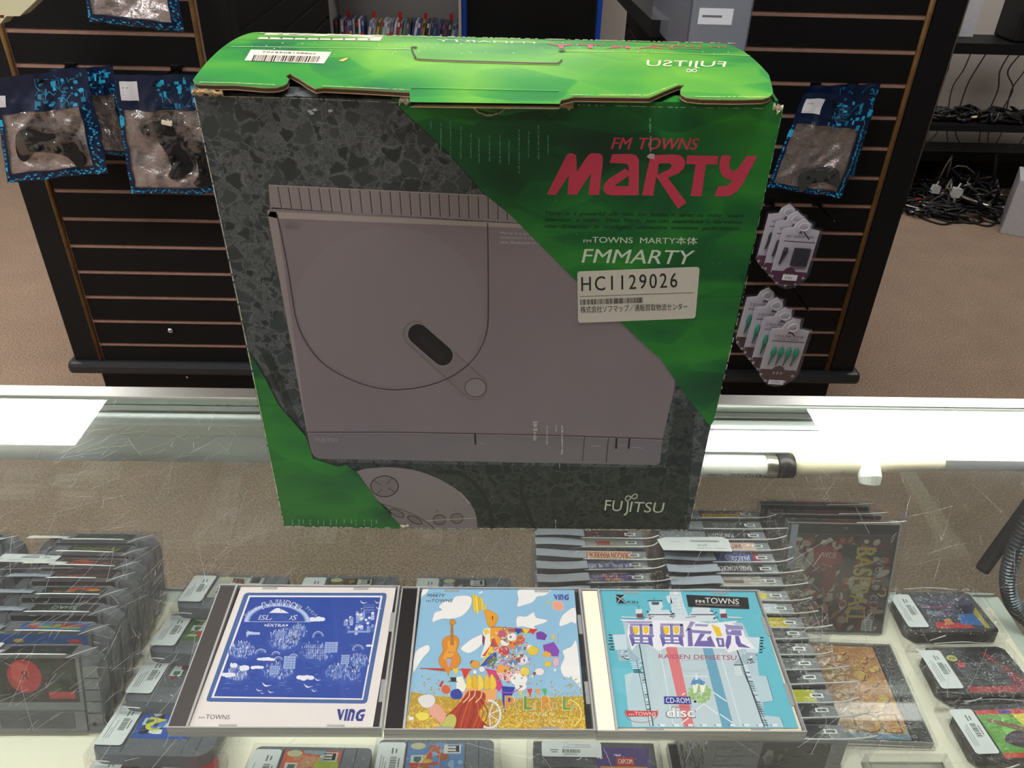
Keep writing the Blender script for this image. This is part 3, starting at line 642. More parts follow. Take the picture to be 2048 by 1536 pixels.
# printing on the lid
P = Print(lambda p, h: (p[0], p[1], bul(p[1])+h), tr=lidp, base=.0003)
QL = P; P = Print(lambda p, h: (p[0], p[1], bul(p[1])+h), tr=lidp, base=.0003)
P.poly([(502, 100), (663, 105), (648, 128), (489, 122)], 'd9cfc2', lay=1)
x = 503
while x < 636: b = rs.choice((1, 1.6, 3)); P.quad((x+5, 111+(x-503)*.02), (x+5+b, 111+(x-503)*.02), (x+b, 123+(x-503)*.02), (x, 123+(x-503)*.02), '26221e', 2); x += b+rs.choice((1.2, 2, 2.6))
P.text('4988618049702', (633, 110), (524, 106), (526, 103), (635, 107), '5a544e', lay=2)
build('barcode_sticker', P, bx, world=True); P = Print(lambda p, h: (p[0], p[1], bul(p[1])+h), tr=lidp, base=.0003)
P.poly([(533, 66.5), (767, 72), (760, 82.5), (514, 79)], 'd9cfc2', lay=1)
for k in range(9): P.rect(536+k*25, 75+k*.4, 540+k*25, 78+k*.4, '5a544e', 2)
build('serial_sticker', P, bx, world=True); P = QL
P.text('FUJITSU', (1453, 124), (1294, 121), (1292, 137), (1448, 138), 'd8e4b8', .01, lay=1)
infinity(1383, 142, 10, 4, 0, 0, 1.6, P, 1)
P.text('FM TOWNS', (1452, 93), (1302, 89), (1302, 94), (1452, 97), 'b5485c', .02, lay=1)
P.text('MARTY', (1400, 98), (1092, 87), (1094, 97), (1400, 99), 'c05064', .03, lay=1)
P.text('FMMARTY', (1070, 85), (872, 79), (874, 84), (1071, 88), 'c8dcb0', lay=1)
sl = smoothp([(823, 97), (826, 107), (832, 115), (842, 120), (980, 125), (1105, 128), (1118, 126), (1124, 120)], 4)
build('lid_print', P, bx, world=True); P = Print(lambda p, h: (p[0], p[1], bul(p[1])+h), tr=lidp, base=.0003)
P.line(sl, 2.8, '1c180e', lay=3); P.line([(x, y+1.6) for x, y in sl[8:]], 1.2, 'a58f5c', lay=2)
for q in ((828, 96), (1124, 103)): P.ell(q[0], q[1], 7, 2.2, '16180f', 8, lay=3)
P.line([(462, 94), (560, 95), (830, 99)], .8, '9fc890', lay=1); P.line([(1130, 103), (1300, 106), (1500, 112)], .8, '9fc46a', lay=1)
P.poly([(680, 121), (690, 117), (697, 116), (694, 120), (686, 124), (677, 123)], 'c9b060', lay=1)
for _ in range(70): P.ell(rs.uniform(480, 1460), rs.uniform(86, 110), rs.uniform(.6, 2.2), rs.uniform(.4, .9), 'cfe0c0', 5, lay=2)
wear([(520, 68), (900, 76), (1470, 89)], 1.4, .6, 'b9c4a0'); wear([(400, 168.5), (470, 170), (550, 174)], 1.3, .9, 'c4b183'); wear([(646, 176), (819, 184)], 1.2, .9, 'c4b183'); wear([(1380, 197), (1530, 198)], 1.0, .9, 'cfc890'); wear([(1130, 193), (1296, 194.5), (1352, 171)], 1.2, .8, 'c9c08a')
setp(build('lid_wear', P, bx, world=True), kind='stuff')

# ================================================================== CD cases on the glass
CW, CDP, CT = .143, .125, .0105
def cd_case(label, loc, spine, tray, x_card=(.0175, .1375), rot=(0, 0, 0), thick=CT, name='cd_case', group=None):
    r = thing(name, label, 'CD case', loc, rot, group)
    m = MB(); m.box(0, CW, 0, CDP, 0, .0016, 'clear_edge'); m.box(.0005, CW-.0005, 0, .0012, .0016, .0056, 'clear_edge'); m.box(.0005, CW-.0005, CDP-.0012, CDP, .0016, .0056, 'clear_edge')
    build('base_shell', m, r)
    m = MB(); m.box(.0150, CW-.0022, .0022, CDP-.0022, .0018, .0078, tray); build('disc_tray', m, r)
    m = MB(); m.box(.0012, .0128, .0015, CDP-.0015, .0018, .0094, spine); build('spine_strip', m, r)
    m = MB()    # lid: top sheet with short walls, hinge arms, four tabs
    t = thick
    m.box(.0148, CW-.0006, .0008, CDP-.0008, t-.0010, t, 'clear_plastic')
    for a in ((.0005, CW, 0, .0009), (.0005, CW, CDP-.0009, CDP)): m.box(*a, .0058, t, 'clear_edge')
    m.box(CW-.0016, CW-.0002, .001, CDP-.001, .0030, t, 'clear_edge'); m.box(.0130, .0146, .001, CDP-.001, .0060, t, 'clear_edge'); m.box(.0002, .0011, .001, CDP-.001, .0016, t-.001, 'clear_edge')
    lid = build('case_lid', m, r)
    for x in (.040, .112):
        for y in (.0002, CDP-.0042): m = MB(); m.box(x-.006, x+.006, y+.0009, y+.0033, t-.0026, t-.0016, 'clear_edge'); build('tab', m, lid)
    for y in (.03, .09): m = MB(); m.box(CW-.0046, CW-.0018, y-.009, y+.009, t-.0024, t-.0015, 'clear_edge'); build('tab', m, lid)
    return r
CZT = G+.0086
def cover(root, name, card_px, col, art, z=CZT):
    tr = px_on_z(z)
    P = Print(lambda p, h: (p[0], p[1], z+h), tr=tr, step=.00002, base=0)
    P.poly(card_px, col, lay=0); art(P); o = build(name, P, root, world=True); return o
def X1(*a): return [(320+x*.23438, 1160+y*.23438) for x, y in a]
def X2(*a): return [(780+x*.2214, 1160+y*.2214) for x, y in a]
def X3(*a): return [(1160+x*.24414, 1150+y*.24414) for x, y in a]
c1 = cd_case('CD case with charcoal spine and blue and white island drawing, left of three', (-.2132, .3216, G), 'spine_charcoal', 'case_black')
c2 = cd_case('clear CD case with black spine and sunflower field collage cover, middle of the three', (-.0690, .3205, G), 'case_black', 'case_black')
c3 = cd_case('clear CD case with cream spine and pale blue warship cover, right of the three', (.0743, .3197, G), 'tray_cream', 'tray_cream')
for c in (c1, c2, c3): c['group'] = 'three CD cases lying on the glass'

def bilin(q, a, b):
    return tuple((1-a)*(1-b)*q[0][i]+a*(1-b)*q[1][i]+a*b*q[2][i]+(1-a)*b*q[3][i] for i in (0, 1))
def art1(P):
    rs = random.Random(21)
    def rr(tl, tr, br, bl, k):
        q = [tl, tr, br, bl]; out = []
        for i in range(4):
            p, a, b = Vector(q[i]), Vector(q[i-1]), Vector(q[(i+1) % 4])
            u, v = (a-p).normalized()*k, (b-p).normalized()*k
            for t in (0, .25, .5, .75, 1): out.append(tuple((p+u)*(1-t)**2+p*2*t*(1-t)+(p+v)*t*t))
        return out
    P.poly(X1(*rr((722, 108), (1940, 110), (1766, 1056), (388, 1038), 34)), '41649f', lay=1)
    P.poly(X1((757, 132), (1900, 134), (1732, 1023), (437, 1005)), 'f2ecea', lay=2)
    q = X1((768, 146), (1882, 148), (1722, 1011), (460, 993)); P.poly(q, '2146a0', lay=3)
    W, LB, MB_ = 'e9e9f4', '8ea4d6', '4c6cba'
    # waves
    for _ in range(150):
        a, b = rs.random(), rs.uniform(.45, 1)
        if b > .97: continue
        p = bilin(q, .03+a*.93, b*.97); l = rs.uniform(4, 14); P.line([(p[0]-l/2, p[1]+.6), (p[0], p[1]-.6), (p[0]+l/2, p[1]+.5)], rs.uniform(.4, .9), rs.choice((LB, MB_, MB_)), lay=4)
    def isle(cx, cy, rx, ry, n, blocks=0):
        P.poly(smoothp(X1(*[(cx+rx*1.12*math.cos(R(t))*rs.uniform(.9, 1.1), cy+ry*.3+ry*1.1*math.sin(R(t))*rs.uniform(.9, 1.1)) for t in range(0, 360, 30)]), 3, True), '2c50a8', lay=5)
        for _ in range(int(n*1.8)):
            t, k = rs.uniform(0, 6.28), math.sqrt(rs.random()); x, y = cx+rx*k*math.cos(t), cy+ry*k*math.sin(t)
            a = rs.uniform(-1.9, -1.2); l = rs.uniform(8, 26)
            P.line(X1((x, y), (x+l*.5*math.cos(a)+3, y+l*.5*math.sin(a)), (x+l*math.cos(a), y+l*math.sin(a))), rs.uniform(.5, 1.3), rs.choice((W, LB, LB, MB_)), lay=6+rs.random())
            if rs.random() < .35: p = X1((x, y))[0]; P.ring(p[0], p[1], rs.uniform(1, 2.4), rs.uniform(.8, 2), .5, LB, 8, lay=6+rs.random())
        for i in range(blocks):
            for j in range(5):
                x, y = cx-rx*.6+i*rx*1.2/max(1, blocks), cy-ry*.7+j*ry*.3; P.line(X1((x, y), (x+rx/blocks, y), (x+rx/blocks-3, y+ry*.25), (x-3, y+ry*.25)), .6, LB if (i+j) % 3 else W, lay=8, closed=True)
    isle(1060, 510, 130, 90, 150); isle(700, 600, 110, 70, 110); isle(1340, 610, 150, 80, 40, 9); isle(1000, 780, 140, 70, 90); isle(660, 800, 90, 60, 90); isle(1560, 790, 150, 80, 110); isle(1180, 440, 70, 60, 60); isle(1700, 690, 70, 60, 60)
    # town of little houses on the hill, top right
    for _ in range(26):
        x, y = rs.uniform(1540, 1810), rs.uniform(250, 420); y = max(y, 420-(x-1480)*.75); h = rs.uniform(28, 60); P.poly(X1((x, y), (x+26, y), (x+24, y+h), (x-3, y+h)), rs.choice((LB, MB_, 'b8c4e6')), lay=6+rs.random()); P.line(X1((x+5, y+8), (x+20, y+8)), .8, '2146a0', lay=8); P.line(X1((x+4, y+20), (x+19, y+20)), .8, '2146a0', lay=8)
        p = X1((x+12, y))[0]; P.ell(p[0], p[1], 3, 2.6, rs.choice((W, LB)), 8, lay=8.2)
    P.poly(X1((1610, 435), (1800, 432), (1790, 450), (1600, 450)), LB, lay=7)
    for y in (215, 240, 262): P.line(X1((1740, y), (1830, y-4), (1822, y+14), (1732, y+16)), .8, LB, lay=8, closed=True)
    for i in range(5): P.line(X1((1640+i*34, 455), (1625+i*33, 520)), .5, MB_, lay=6)
    # little block house island, keep tower
    for (x, y, w_, h) in ((1060, 650, 100, 110), (1550, 640, 70, 80), (940, 735, 80, 70), (1410, 530, 110, 90), (1000, 440, 70, 40)):
        P.poly(X1((x, y), (x+w_, y), (x+w_-8, y+h), (x-8, y+h)), '9aaeda', lay=8.4)
        for k in range(1, 5): P.line(X1((x-8*k/5, y+h*k/5), (x+w_-8*k/5, y+h*k/5)), .6, '2f52ac', lay=8.6)
        for k in range(1, 4): P.line(X1((x+w_*k/4, y), (x+w_*k/4-8, y+h)), .5, '2f52ac', lay=8.6)
    # small rainbows
    for (x, y, rx, ry) in ((860, 630, 46, 40), (990, 640, 34, 28), (1010, 690, 36, 34), (1350, 490, 46, 50), (1690, 600, 46, 46), (1140, 660, 34, 28)):
        p = X1((x, y))[0]
        for k, c in ((0, W), (1.6, MB_), (2.8, LB)): P.ring(p[0], p[1], rx*.234-k, ry*.234-k, .9, c, 16, lay=9+k/10, a0=175, a1=350)
    # clouds and gulls
    for (x, y, rx, ry) in ((1340, 337, 56, 20), (905, 678, 64, 14), (830, 747, 46, 14), (1240, 835, 62, 22), (585, 812, 50, 20), (720, 752, 34, 24), (1790, 562, 26, 10), (630, 730, 26, 22)):
        for k in range(4): p = X1((x+(k-1.5)*rx*.5, y+rs.uniform(-.2, .2)*ry))[0]; P.ell(p[0], p[1], rx*.5*.234, ry*.234*rs.uniform(.8, 1.1), W, 12, lay=10+k*.1)
    for (x, y, s) in ((900, 895, 60), (1255, 905, 60), (1340, 850, 44), (840, 940, 40), (870, 965, 24), (940, 955, 40), (1310, 945, 36), (760, 440, 40), (1730, 190, 50), (1850, 190, 40), (1860, 240, 40)):
        P.poly(X1((x-s*.5, y-s*.35), (x-s*.1, y-s*.02), (x+s*.2, y+s*.1), (x+s*.95, y+s*.05), (x+s*.1, y+s*.28), (x-s*.2, y+s*.15)), W, lay=11)
    P.poly(X1((735, 445), (855, 448), (850, 468), (760, 468), (740, 492)), 'b8c4e6', lay=9)
    # title arch
    for r0, r1, c, l in ((0, 1, 'a9b8de', 12), (.055, .9, 'c9d2ec', 12.2), (.10, .82, '8ea4d6', 12.4), (.16, .75, '2146a0', 12.6)):
        pts = [(1000+(282-282*r0)*math.cos(R(a)), 358-(160-160*r0*1.15)*math.sin(R(a))) for a in range(0, 181, 9)]; P.poly(X1(*pts), c, lay=l)
    P.line(X1((718, 357), (1285, 359)), .9, 'c9d2ec', lay=13)
    for ch, a in zip('RAINBOW', (121, 107, 95, 84, 72, 59, 47)):
        cx, cy = 1015+245*math.cos(R(a))*.95, 357-152*math.sin(R(a))*.98; t = R(a-90)*.75; w_, h = (18 if ch == 'I' else 34), 34
        def rt(x, y): return (cx+x*math.cos(-t)-y*math.sin(-t), cy+x*math.sin(-t)+y*math.cos(-t))
        for d, c, l in ((5, 'dfe4f4', 14), (0, '3557ab', 15)): P.text(ch, *X1(rt(-w_/2-d, -h-d), rt(w_/2+d, -h-d), rt(w_/2+d, h*.3+d), rt(-w_/2-d, h*.3+d)), c, .05 if d else .02, .15, lay=l)
    P.poly(X1((930, 282), (985, 245), (1010, 240), (1060, 262), (1100, 285)), 'e9e9f4', lay=14); P.line(X1((1030, 240), (1035, 270)), 1, '2146a0', lay=14.5)
    P.text('ISLANDS', *X1((845, 300), (1175, 300), (1165, 345), (838, 342)), 'c9d0ea', .03, .2, lay=14)
    P.poly(X1((950, 300), (1120, 300), (1120, 312), (1085, 345), (955, 345)), '2146a0', lay=14.2); P.text('LAND', *X1((962, 300), (1112, 300), (1110, 345), (958, 343)), '3f62b4', .0, .2, lay=14.4)
    P.text('EXTRA', *X1((918, 376), (1070, 378), (1066, 402), (914, 400)), W, .04, .1, lay=14)
    for x, y in ((900, 388), (1082, 388)):
        P.poly(X1(*[(x+(15 if k % 2 == 0 else 6)*math.sin(R(36*k)), y-(12 if k % 2 == 0 else 5)*math.cos(R(36*k))) for k in range(10)]), W, lay=14)
    for s, pts in (('レインボー', ((712, 285), (850, 215), (862, 236), (724, 308))), ('アイランド', ((1262, 222), (1345, 300), (1325, 325), (1240, 245)))): P.text(s, *X1(*pts), W, .0, lay=14)
    P.text('FM', *X1((334, 1168), (380, 1168), (377, 1184), (330, 1184)), '37322e', .02, lay=3); P.text('TOWNS', *X1((396, 1148), (600, 1152), (592, 1190), (388, 1186)), '37322e', .0, 0, lay=3)
    ving(P, X1((1512, 1100), (1755, 1102), (1738, 1205), (1505, 1200)), '1f2b80', 'a9aed0')
def ving(P, q, c, sh=None):
    sets = ([(.02, sh, 5)] if sh else [])+[(0, c, 6)]
    for d, cc, l in sets:
        def T(*p): return [bilin(q, x+d, y+d*.6) for x, y in p]
        P.poly(T((0, .02), (.10, .02), (.15, .55), (.20, .1), (.26, .0), (.16, .98), (.10, .9)), cc, lay=l)
        P.poly(T((.31, .0), (.39, .0), (.35, 1), (.27, 1)), cc, lay=l)
        P.poly(T((.44, .0), (.58, .02), (.64, .2), (.60, 1), (.52, 1), (.56, .35), (.50, .25), (.46, 1), (.38, 1)), cc, lay=l)
        P.poly(T((.98, 0), (1.0, .2), (.84, .28), (.78, .55), (.80, .8), (.88, .8), (.90, .6), (.84, .6), (.85, .45), (1.0, .42), (.94, 1), (.76, 1), (.68, .75), (.70, .3), (.80, .05)), cc, lay=l)
cover(c1, 'cover_card', X1((690, 60), (2015, 58), (1815, 1258), (248, 1250)), 'ece3dc', art1)

def art2(P):
    rs = random.Random(8)
    card = X2((292, 72), (1665, 85), (1770, 1352), (138, 1345))
    def blob(pts, c, lay, n=3, ol=None, ow=.7):
        q = smoothp(X2(*pts), n, True); P.poly(q, c, lay=lay)
        if ol: P.line(q, ow, ol, lay=lay+.05, closed=True)
    CL, CO_ = 'f6f3ee', '8a97a6'
    # clouds
    for pts in (((385, 380), (390, 330), (410, 290), (470, 270), (440, 240), (500, 190), (560, 190), (590, 150), (680, 140), (735, 160), (730, 230), (690, 290), (640, 330), (560, 350), (470, 350)),
                ((1170, 84), (1440, 84), (1400, 140), (1330, 150), (1290, 200), (1200, 230), (1150, 240), (1160, 170)),
                ((1150, 330), (1230, 330), (1300, 290), (1320, 340), (1420, 360), (1390, 390), (1300, 420), (1330, 450), (1200, 420), (1145, 420)),
                ((1672, 250), (1590, 290), (1545, 340), (1530, 415), (1600, 400), (1640, 380), (1680, 390)),
                ((1686, 560), (1640, 600), (1560, 640), (1575, 700), (1540, 790), (1570, 870), (1640, 890), (1700, 950), (1724, 945)),
                ((225, 660), (300, 600), (350, 590), (355, 640), (300, 700), (260, 760), (210, 830)), ((292, 90), (350, 80), (330, 120), (290, 150), (278, 180)),
                ((640, 620), (700, 560), (760, 520), (850, 490), (830, 580), (760, 640), (700, 660)), ((800, 115), (830, 100), (840, 110), (810, 125))):
        blob(pts, CL, 1, 3, CO_, .5)
    # flower field
    fld = X2((225, 870), (330, 900), (520, 960), (700, 980), (1000, 990), (1300, 1010), (1500, 990), (1735, 960), (1770, 1352), (138, 1345))
    P.poly(X2((190, 1010), (420, 1050), (1000, 1080), (1745, 1050), (1770, 1352), (138, 1345)), 'b9962c', lay=2)
    def inside(x, y, pl):
        c = False; j = len(pl)-1
        for i in range(len(pl)):
            if (pl[i][1] > y) != (pl[j][1] > y) and x < (pl[j][0]-pl[i][0])*(y-pl[i][1])/(pl[j][1]-pl[i][1])+pl[i][0]: c = not c
            j = i
        return c
    cnt = 0
    for _ in range(2300):
        x, y = rs.uniform(140, 1765), 880+470*math.sqrt(rs.random()); p = X2((x, y))[0]
        if not inside(p[0], p[1], fld) or (y < 1040 and rs.random() > (y-860)/260): continue
        s = .8+1.9*(y-850)/500; l = 3+rs.random()*2
        P.ell(p[0], p[1], s*rs.uniform(.8, 1.3), s*rs.uniform(.6, 1), rs.choice(('e8b62a', 'f0c83c', 'd99a1e', 'c8a838', 'e2d070')), 6, rs.random()*3, l)
        if rs.random() < .55: P.ell(p[0]+rs.uniform(-.4, .4)*s, p[1], s*.42, s*.36, rs.choice(('5c3a12', '7a5216', '6d7a2a')), 5, 0, l+.4)
    for _ in range(60):
        x, y = rs.uniform(215, 1740), rs.uniform(850, 1030); p = X2((x, y))[0]
        if 560 < x < 1250: continue
        for k in range(6): a = k*1.047+rs.random(); P.line([p, (p[0]+3.4*math.cos(a), p[1]+2.8*math.sin(a))], .7, 'd0b04a', lay=5.5)
        P.ell(p[0], p[1], 1.1, .9, '6b4a18', 6, lay=5.7)
    # standing cello
    blob([(540, 505), (590, 505), (622, 540), (618, 600), (600, 640), (625, 680), (638, 740), (600, 790), (540, 805), (470, 790), (440, 740), (455, 680), (480, 640), (470, 570), (490, 525)], 'e08a1c', 7, 3, '7a4a10', .7)
    blob([(560, 540), (600, 560), (590, 640), (560, 690), (500, 720), (480, 690), (520, 620), (520, 560)], 'eda53a', 7.2)
    P.poly(X2((548, 400), (570, 400), (578, 590), (545, 590)), 'b8741c', lay=7.6); blob([(540, 400), (548, 362), (575, 360), (598, 385), (575, 405)], 'd8901c', 7.8, 3, '7a4a10')
    P.poly(X2((512, 705), (560, 705), (540, 785), (520, 785)), 'b4a8cc', lay=8); P.line(X2((508, 705), (563, 708)), 1, '5a3a10', lay=8.1); P.line(X2((525, 655), (580, 655)), 1, '8a5a14', lay=8.1)
    # yellow chips of wood and timber horn at the top
    for k, (x, y0, y1) in enumerate(((740, 130, 280), (765, 138, 300), (790, 150, 270), (812, 165, 268))): P.poly(X2((x, y0), (x+24, y0+6), (x+36, y1), (x+14, y1+6)), ('f2c92a', 'f6d84c', 'e8b81c', 'f0cc3a')[k], lay=7+k*.1); P.line(X2((x, y0), (x+14, y1+6)), .6, '9a7410', lay=8)
    blob([(850, 270), (900, 275), (970, 320), (965, 380), (930, 420), (890, 420), (865, 340)], 'eaa01e', 8, 3, '9a6410', .6); P.poly(X2((858, 215), (872, 222), (866, 270), (850, 268)), 'f0c43a', lay=8.2); P.poly(X2((922, 325), (932, 328), (930, 362), (922, 360)), '2a1a08', lay=8.5)
    # flag strings
    P.line(X2((910, 425), (1060, 430), (1330, 455)), 1.4, 'b04a1a', lay=8); P.poly(X2((1060, 440), (1310, 450), (1300, 480), (1070, 470)), 'b8562a', lay=8.1)
    for x, c in ((1135, '2a3aa0'), (1205, 'f2cc1e'), (1270, 'd8302a')): P.poly(X2((x-12, 440), (x+62, 444), (x+20, 496)), c, lay=8.4)
    P.line(X2((270, 800), (480, 808), (740, 812)), 1.6, 'a83a22', lay=8); P.poly(X2((275, 795), (500, 798), (500, 828), (380, 815)), 'c0502a', lay=7.9)
    for x, c in ((490, 'e08a1c'), (560, 'f2cc1e'), (640, 'd8302a')): P.poly(X2((x, 800), (x+62+(30 if x == 640 else 0), 802), (x+35, 860 if x < 600 else 900)), c, lay=8.6)
    for x, c in ((1150, 'e8c840'), (1235, 'd8302a'), (1310, 'e8a040'), (1370, '5ab06a')): P.poly(X2((x, 985), (x+50, 982), (x+34, 1055)), c, lay=8.4)
    # draped striped cloths
    blob([(840, 450), (910, 440), (960, 520), (960, 580), (880, 680), (820, 700), (850, 600), (850, 520)], 'f3efe2', 8.6)
    P.poly(X2((905, 430), (1065, 430), (1060, 500), (990, 590), (940, 640), (905, 560)), 'eaa226', lay=8.8); P.poly(X2((940, 520), (975, 600), (880, 690), (830, 690), (900, 600)), 'd8402a', lay=9)
    P.poly(X2((905, 600), (970, 620), (880, 760), (820, 770)), 'f0cc30', lay=9.1); P.poly(X2((960, 640), (965, 720), (890, 780), (815, 780), (880, 700)), '2a50b0', lay=9.2); P.poly(X2((880, 730), (965, 690), (950, 760), (880, 790)), '3a8a4a', lay=9.3)
    P.poly(X2((840, 450), (890, 445), (900, 480), (860, 500)), 'f0d040', lay=9); P.poly(X2((835, 490), (860, 520), (850, 600), (832, 560)), '7a2a5a', lay=9)
    # plain coloured balls, drums and cloth heaps in the middle
    for (x, y, rx, ry, c) in ((1010, 490, 40, 36, 'c8507a'), (1100, 520, 46, 44, 'f4f0ea'), (1180, 540, 40, 44, 'd86a24'), (1120, 585, 52, 40, 'e8842a'), (1155, 615, 30, 28, '7a9acc'), (1030, 640, 50, 44, 'd03a30'), (1040, 560, 46, 40, 'f4f0ea'), (960, 630, 30, 30, 'f0b8b0'), (1010, 800, 84, 74, '9fb6d8'), (1080, 860, 120, 60, 'f0c4c8'), (1190, 720, 60, 52, 'e8e6ee'), (1120, 745, 34, 32, '6a8acc'), (1215, 830, 46, 46, 'ecd050'), (1290, 640, 54, 44, 'e8c83a'), (1255, 610, 40, 26, 'f4efe0'), (1165, 900, 80, 60, 'f6f2ec'), (1180, 960, 56, 44, 'f6f2ec'), (1350, 830, 44, 36, 'f4e8e4'), (1425, 760, 34, 28, 'ecc840'), (1500, 740, 32, 44, 'e8b8c8'), (1490, 815, 16, 18, 'dfe4ea'), (830, 808, 28, 28, 'f0ece6'), (766, 832, 20, 20, 'f0ece6'), (770, 765, 44, 36, 'e8a030'), (745, 755, 22, 28, '2a2420')):
        p = X2((x, y))[0]; P.ell(p[0], p[1], rx*.2214, ry*.2214, '8a7468', 16, lay=10+x/5000); P.ell(p[0], p[1], rx*.2214-.5, ry*.2214-.5, c, 16, lay=10.02+x/5000+.01)
    P.poly(X2((980, 760), (1080, 790), (1060, 840), (960, 840)), 'f0a840', lay=11.5); P.poly(X2((860, 800), (960, 820), (1020, 960), (990, 1010), (930, 960), (900, 880)), 'd83a7a', lay=11)
    P.poly(X2((600, 880), (650, 870), (690, 960), (670, 1010), (600, 1000)), 'f6f0e0', lay=9); blob([(560, 1000), (620, 985), (655, 1040), (630, 1075), (570, 1075), (545, 1040)], '2a3a9a', 9.5); P.rect(*X2((548, 880))[0], *X2((598, 915))[0], '26242a', 9.6); P.line(X2((530, 916), (612, 920)), 1.4, '26242a', lay=9.6)
    blob([(480, 955), (530, 960), (545, 1010), (500, 1030), (465, 1000)], 'd8602a', 9.2); P.poly(X2((440, 960), (470, 910), (488, 915), (462, 970)), 'c83024', lay=9.4)
    # small trinkets, ribbons and beads crowding the heap
    for _ in range(230):
        x, y = 1060+rs.gauss(0, 105), 700+rs.gauss(0, 130)
        if not (840 < x < 1340 and 440 < y < 985) or (x < 900 and y < 640): continue
        p = X2((x, y))[0]; l = 11.0+rs.random()*.6; c = rs.choice(('f4efe6', 'e8b8b0', 'f2cc50', 'd8683a', 'b8402e', '6a88c4', 'c86a9a', 'f0d8c8', '8a5a30', 'dfe4ee', '5a9a5a', 'e89a4a')); k = rs.random()
        if k < .45: P.ell(p[0], p[1], rs.uniform(1.2, 4.2), rs.uniform(1.0, 3.4), '6e5a50', 10, rs.random()*3, l); P.ell(p[0], p[1], rs.uniform(1.0, 3.4), rs.uniform(.8, 2.7), c, 10, rs.random()*3, l+.02)
        elif k < .75: a = rs.random()*6; P.line([(p[0]+j*2*math.cos(a+j*.5), p[1]+j*1.8*math.sin(a+j*.5)) for j in range(4)], rs.uniform(.7, 1.8), c, lay=l)
        elif k < .9: P.poly([(p[0], p[1]), (p[0]+rs.uniform(3, 7), p[1]+rs.uniform(-2, 2)), (p[0]+rs.uniform(1, 4), p[1]+rs.uniform(3, 6))], c, lay=l)
        else: P.line([p, (p[0]+rs.uniform(-3, 3), p[1]+rs.uniform(-3, 3))], .6, '3a2a2a', lay=l)
    # violet pointed tent cloth and staff on the right
    P.poly(X2((1318, 480), (1350, 465), (1380, 470), (1420, 500), (1400, 545), (1325, 535)), '7a3aa0', lay=10); P.poly(X2((1380, 590), (1480, 560), (1530, 640), (1520, 690), (1400, 690)), '8a44b0', lay=10); P.poly(X2((1400, 640), (1450, 660), (1460, 700), (1370, 690)), 'e8b030', lay=10.4); P.line(X2((1520, 470), (1515, 580)), 1, 'b8a050', lay=10); P.poly(X2((1460, 500), (1480, 490), (1490, 530), (1465, 540)), 'ecc840', lay=10)
    # bottom: giant red bean pod, yellow petals, wheel
    for k, x in enumerate((690, 740, 790, 850, 900)): blob([(x, 900), (x+18, 850), (x+50, 900), (x+62, 960), (x+30, 995), (x+2, 980)], ('f2c830', 'e8b820', 'f4d450', 'ecc030', 'f2cc3c')[k], 11.6+k*.05, 3, '9a7010', .5)
    blob([(690, 990), (760, 980), (850, 1000), (950, 985), (960, 1040), (900, 1110), (700, 1100), (660, 1050)], 'f0a860', 11.9)
    P.poly(smoothp(X2((700, 1010), (780, 1000), (860, 1030), (850, 1120), (800, 1200), (840, 1280), (930, 1344)), 4)+X2((560, 1344), (540, 1260))+smoothp(X2((500, 1230), (560, 1180), (640, 1100)), 4), 'a83216', lay=12)
    for k in range(9): x = 560+k*38; P.line(smoothp(X2((x, 1335), (x+30+k*4, 1200), (700+k*15, 1060)), 4), 1.7, ('c84a1e', '7c2010', 'd86a2a')[k % 3], lay=12.3)
    blob([(520, 1225), (570, 1215), (600, 1260), (570, 1344), (462, 1344), (480, 1290)], 'c4c060', 12.6, 3, '8a8430')
    for k, (x, y) in enumerate(((720, 1060), (770, 1050), (830, 1060))): P.line(smoothp(X2((x, y-50), (x-10, y), (x-60, y+50)), 3), 2.2, 'f0c890', lay=12.7)
    blob([(360, 1130), (430, 1120), (500, 1200), (540, 1250), (480, 1300), (420, 1260), (360, 1210)], 'e8a490', 9.3, 3, 'a06a58', .5); blob([(250, 1080), (300, 1040), (380, 1040), (410, 1090), (370, 1150), (300, 1150)], 'e4e0da', 9.5, 3, 'a09a90', .5)
    blob([(225, 1220), (280, 1195), (350, 1210), (340, 1260), (270, 1270)], 'ecd84c', 9.4, 3, '9a8a20', .5); blob([(165, 1245), (200, 1235), (215, 1255), (180, 1272)], 'f4f0ea', 9.4)
    w0 = X2((900, 1215))[0]
    P.ring(w0[0]-1, w0[1], 22, 27, 3.6, 'e9e6e4', 30, lay=13, a0=-95, a1=120); P.ring(w0[0]-1, w0[1], 20, 25, .7, '8a8a98', 30, lay=13.2, a0=-95, a1=120)
    for a in (-70, -20, 30, 85): P.line([(w0[0]-1, w0[1]), (w0[0]+21*math.cos(R(a)), w0[1]+26*math.sin(R(a)))], 2.2, 'e9e6e4', lay=13.1)
    for a in range(-90, 120, 12): P.ell(w0[0]-1+24.5*math.cos(R(a)), w0[1]+29.5*math.sin(R(a)), 1.5, 1.5, 'dcd8da', 6, lay=12.9)
    P.poly(X2((1010, 960), (1130, 970), (1100, 1050), (1040, 1200), (1015, 1100)), '2434a0', lay=12); P.line(smoothp(X2((1000, 1010), (1100, 1020), (1200, 960)), 5), 1.6, 'c04aa0', lay=12.5)
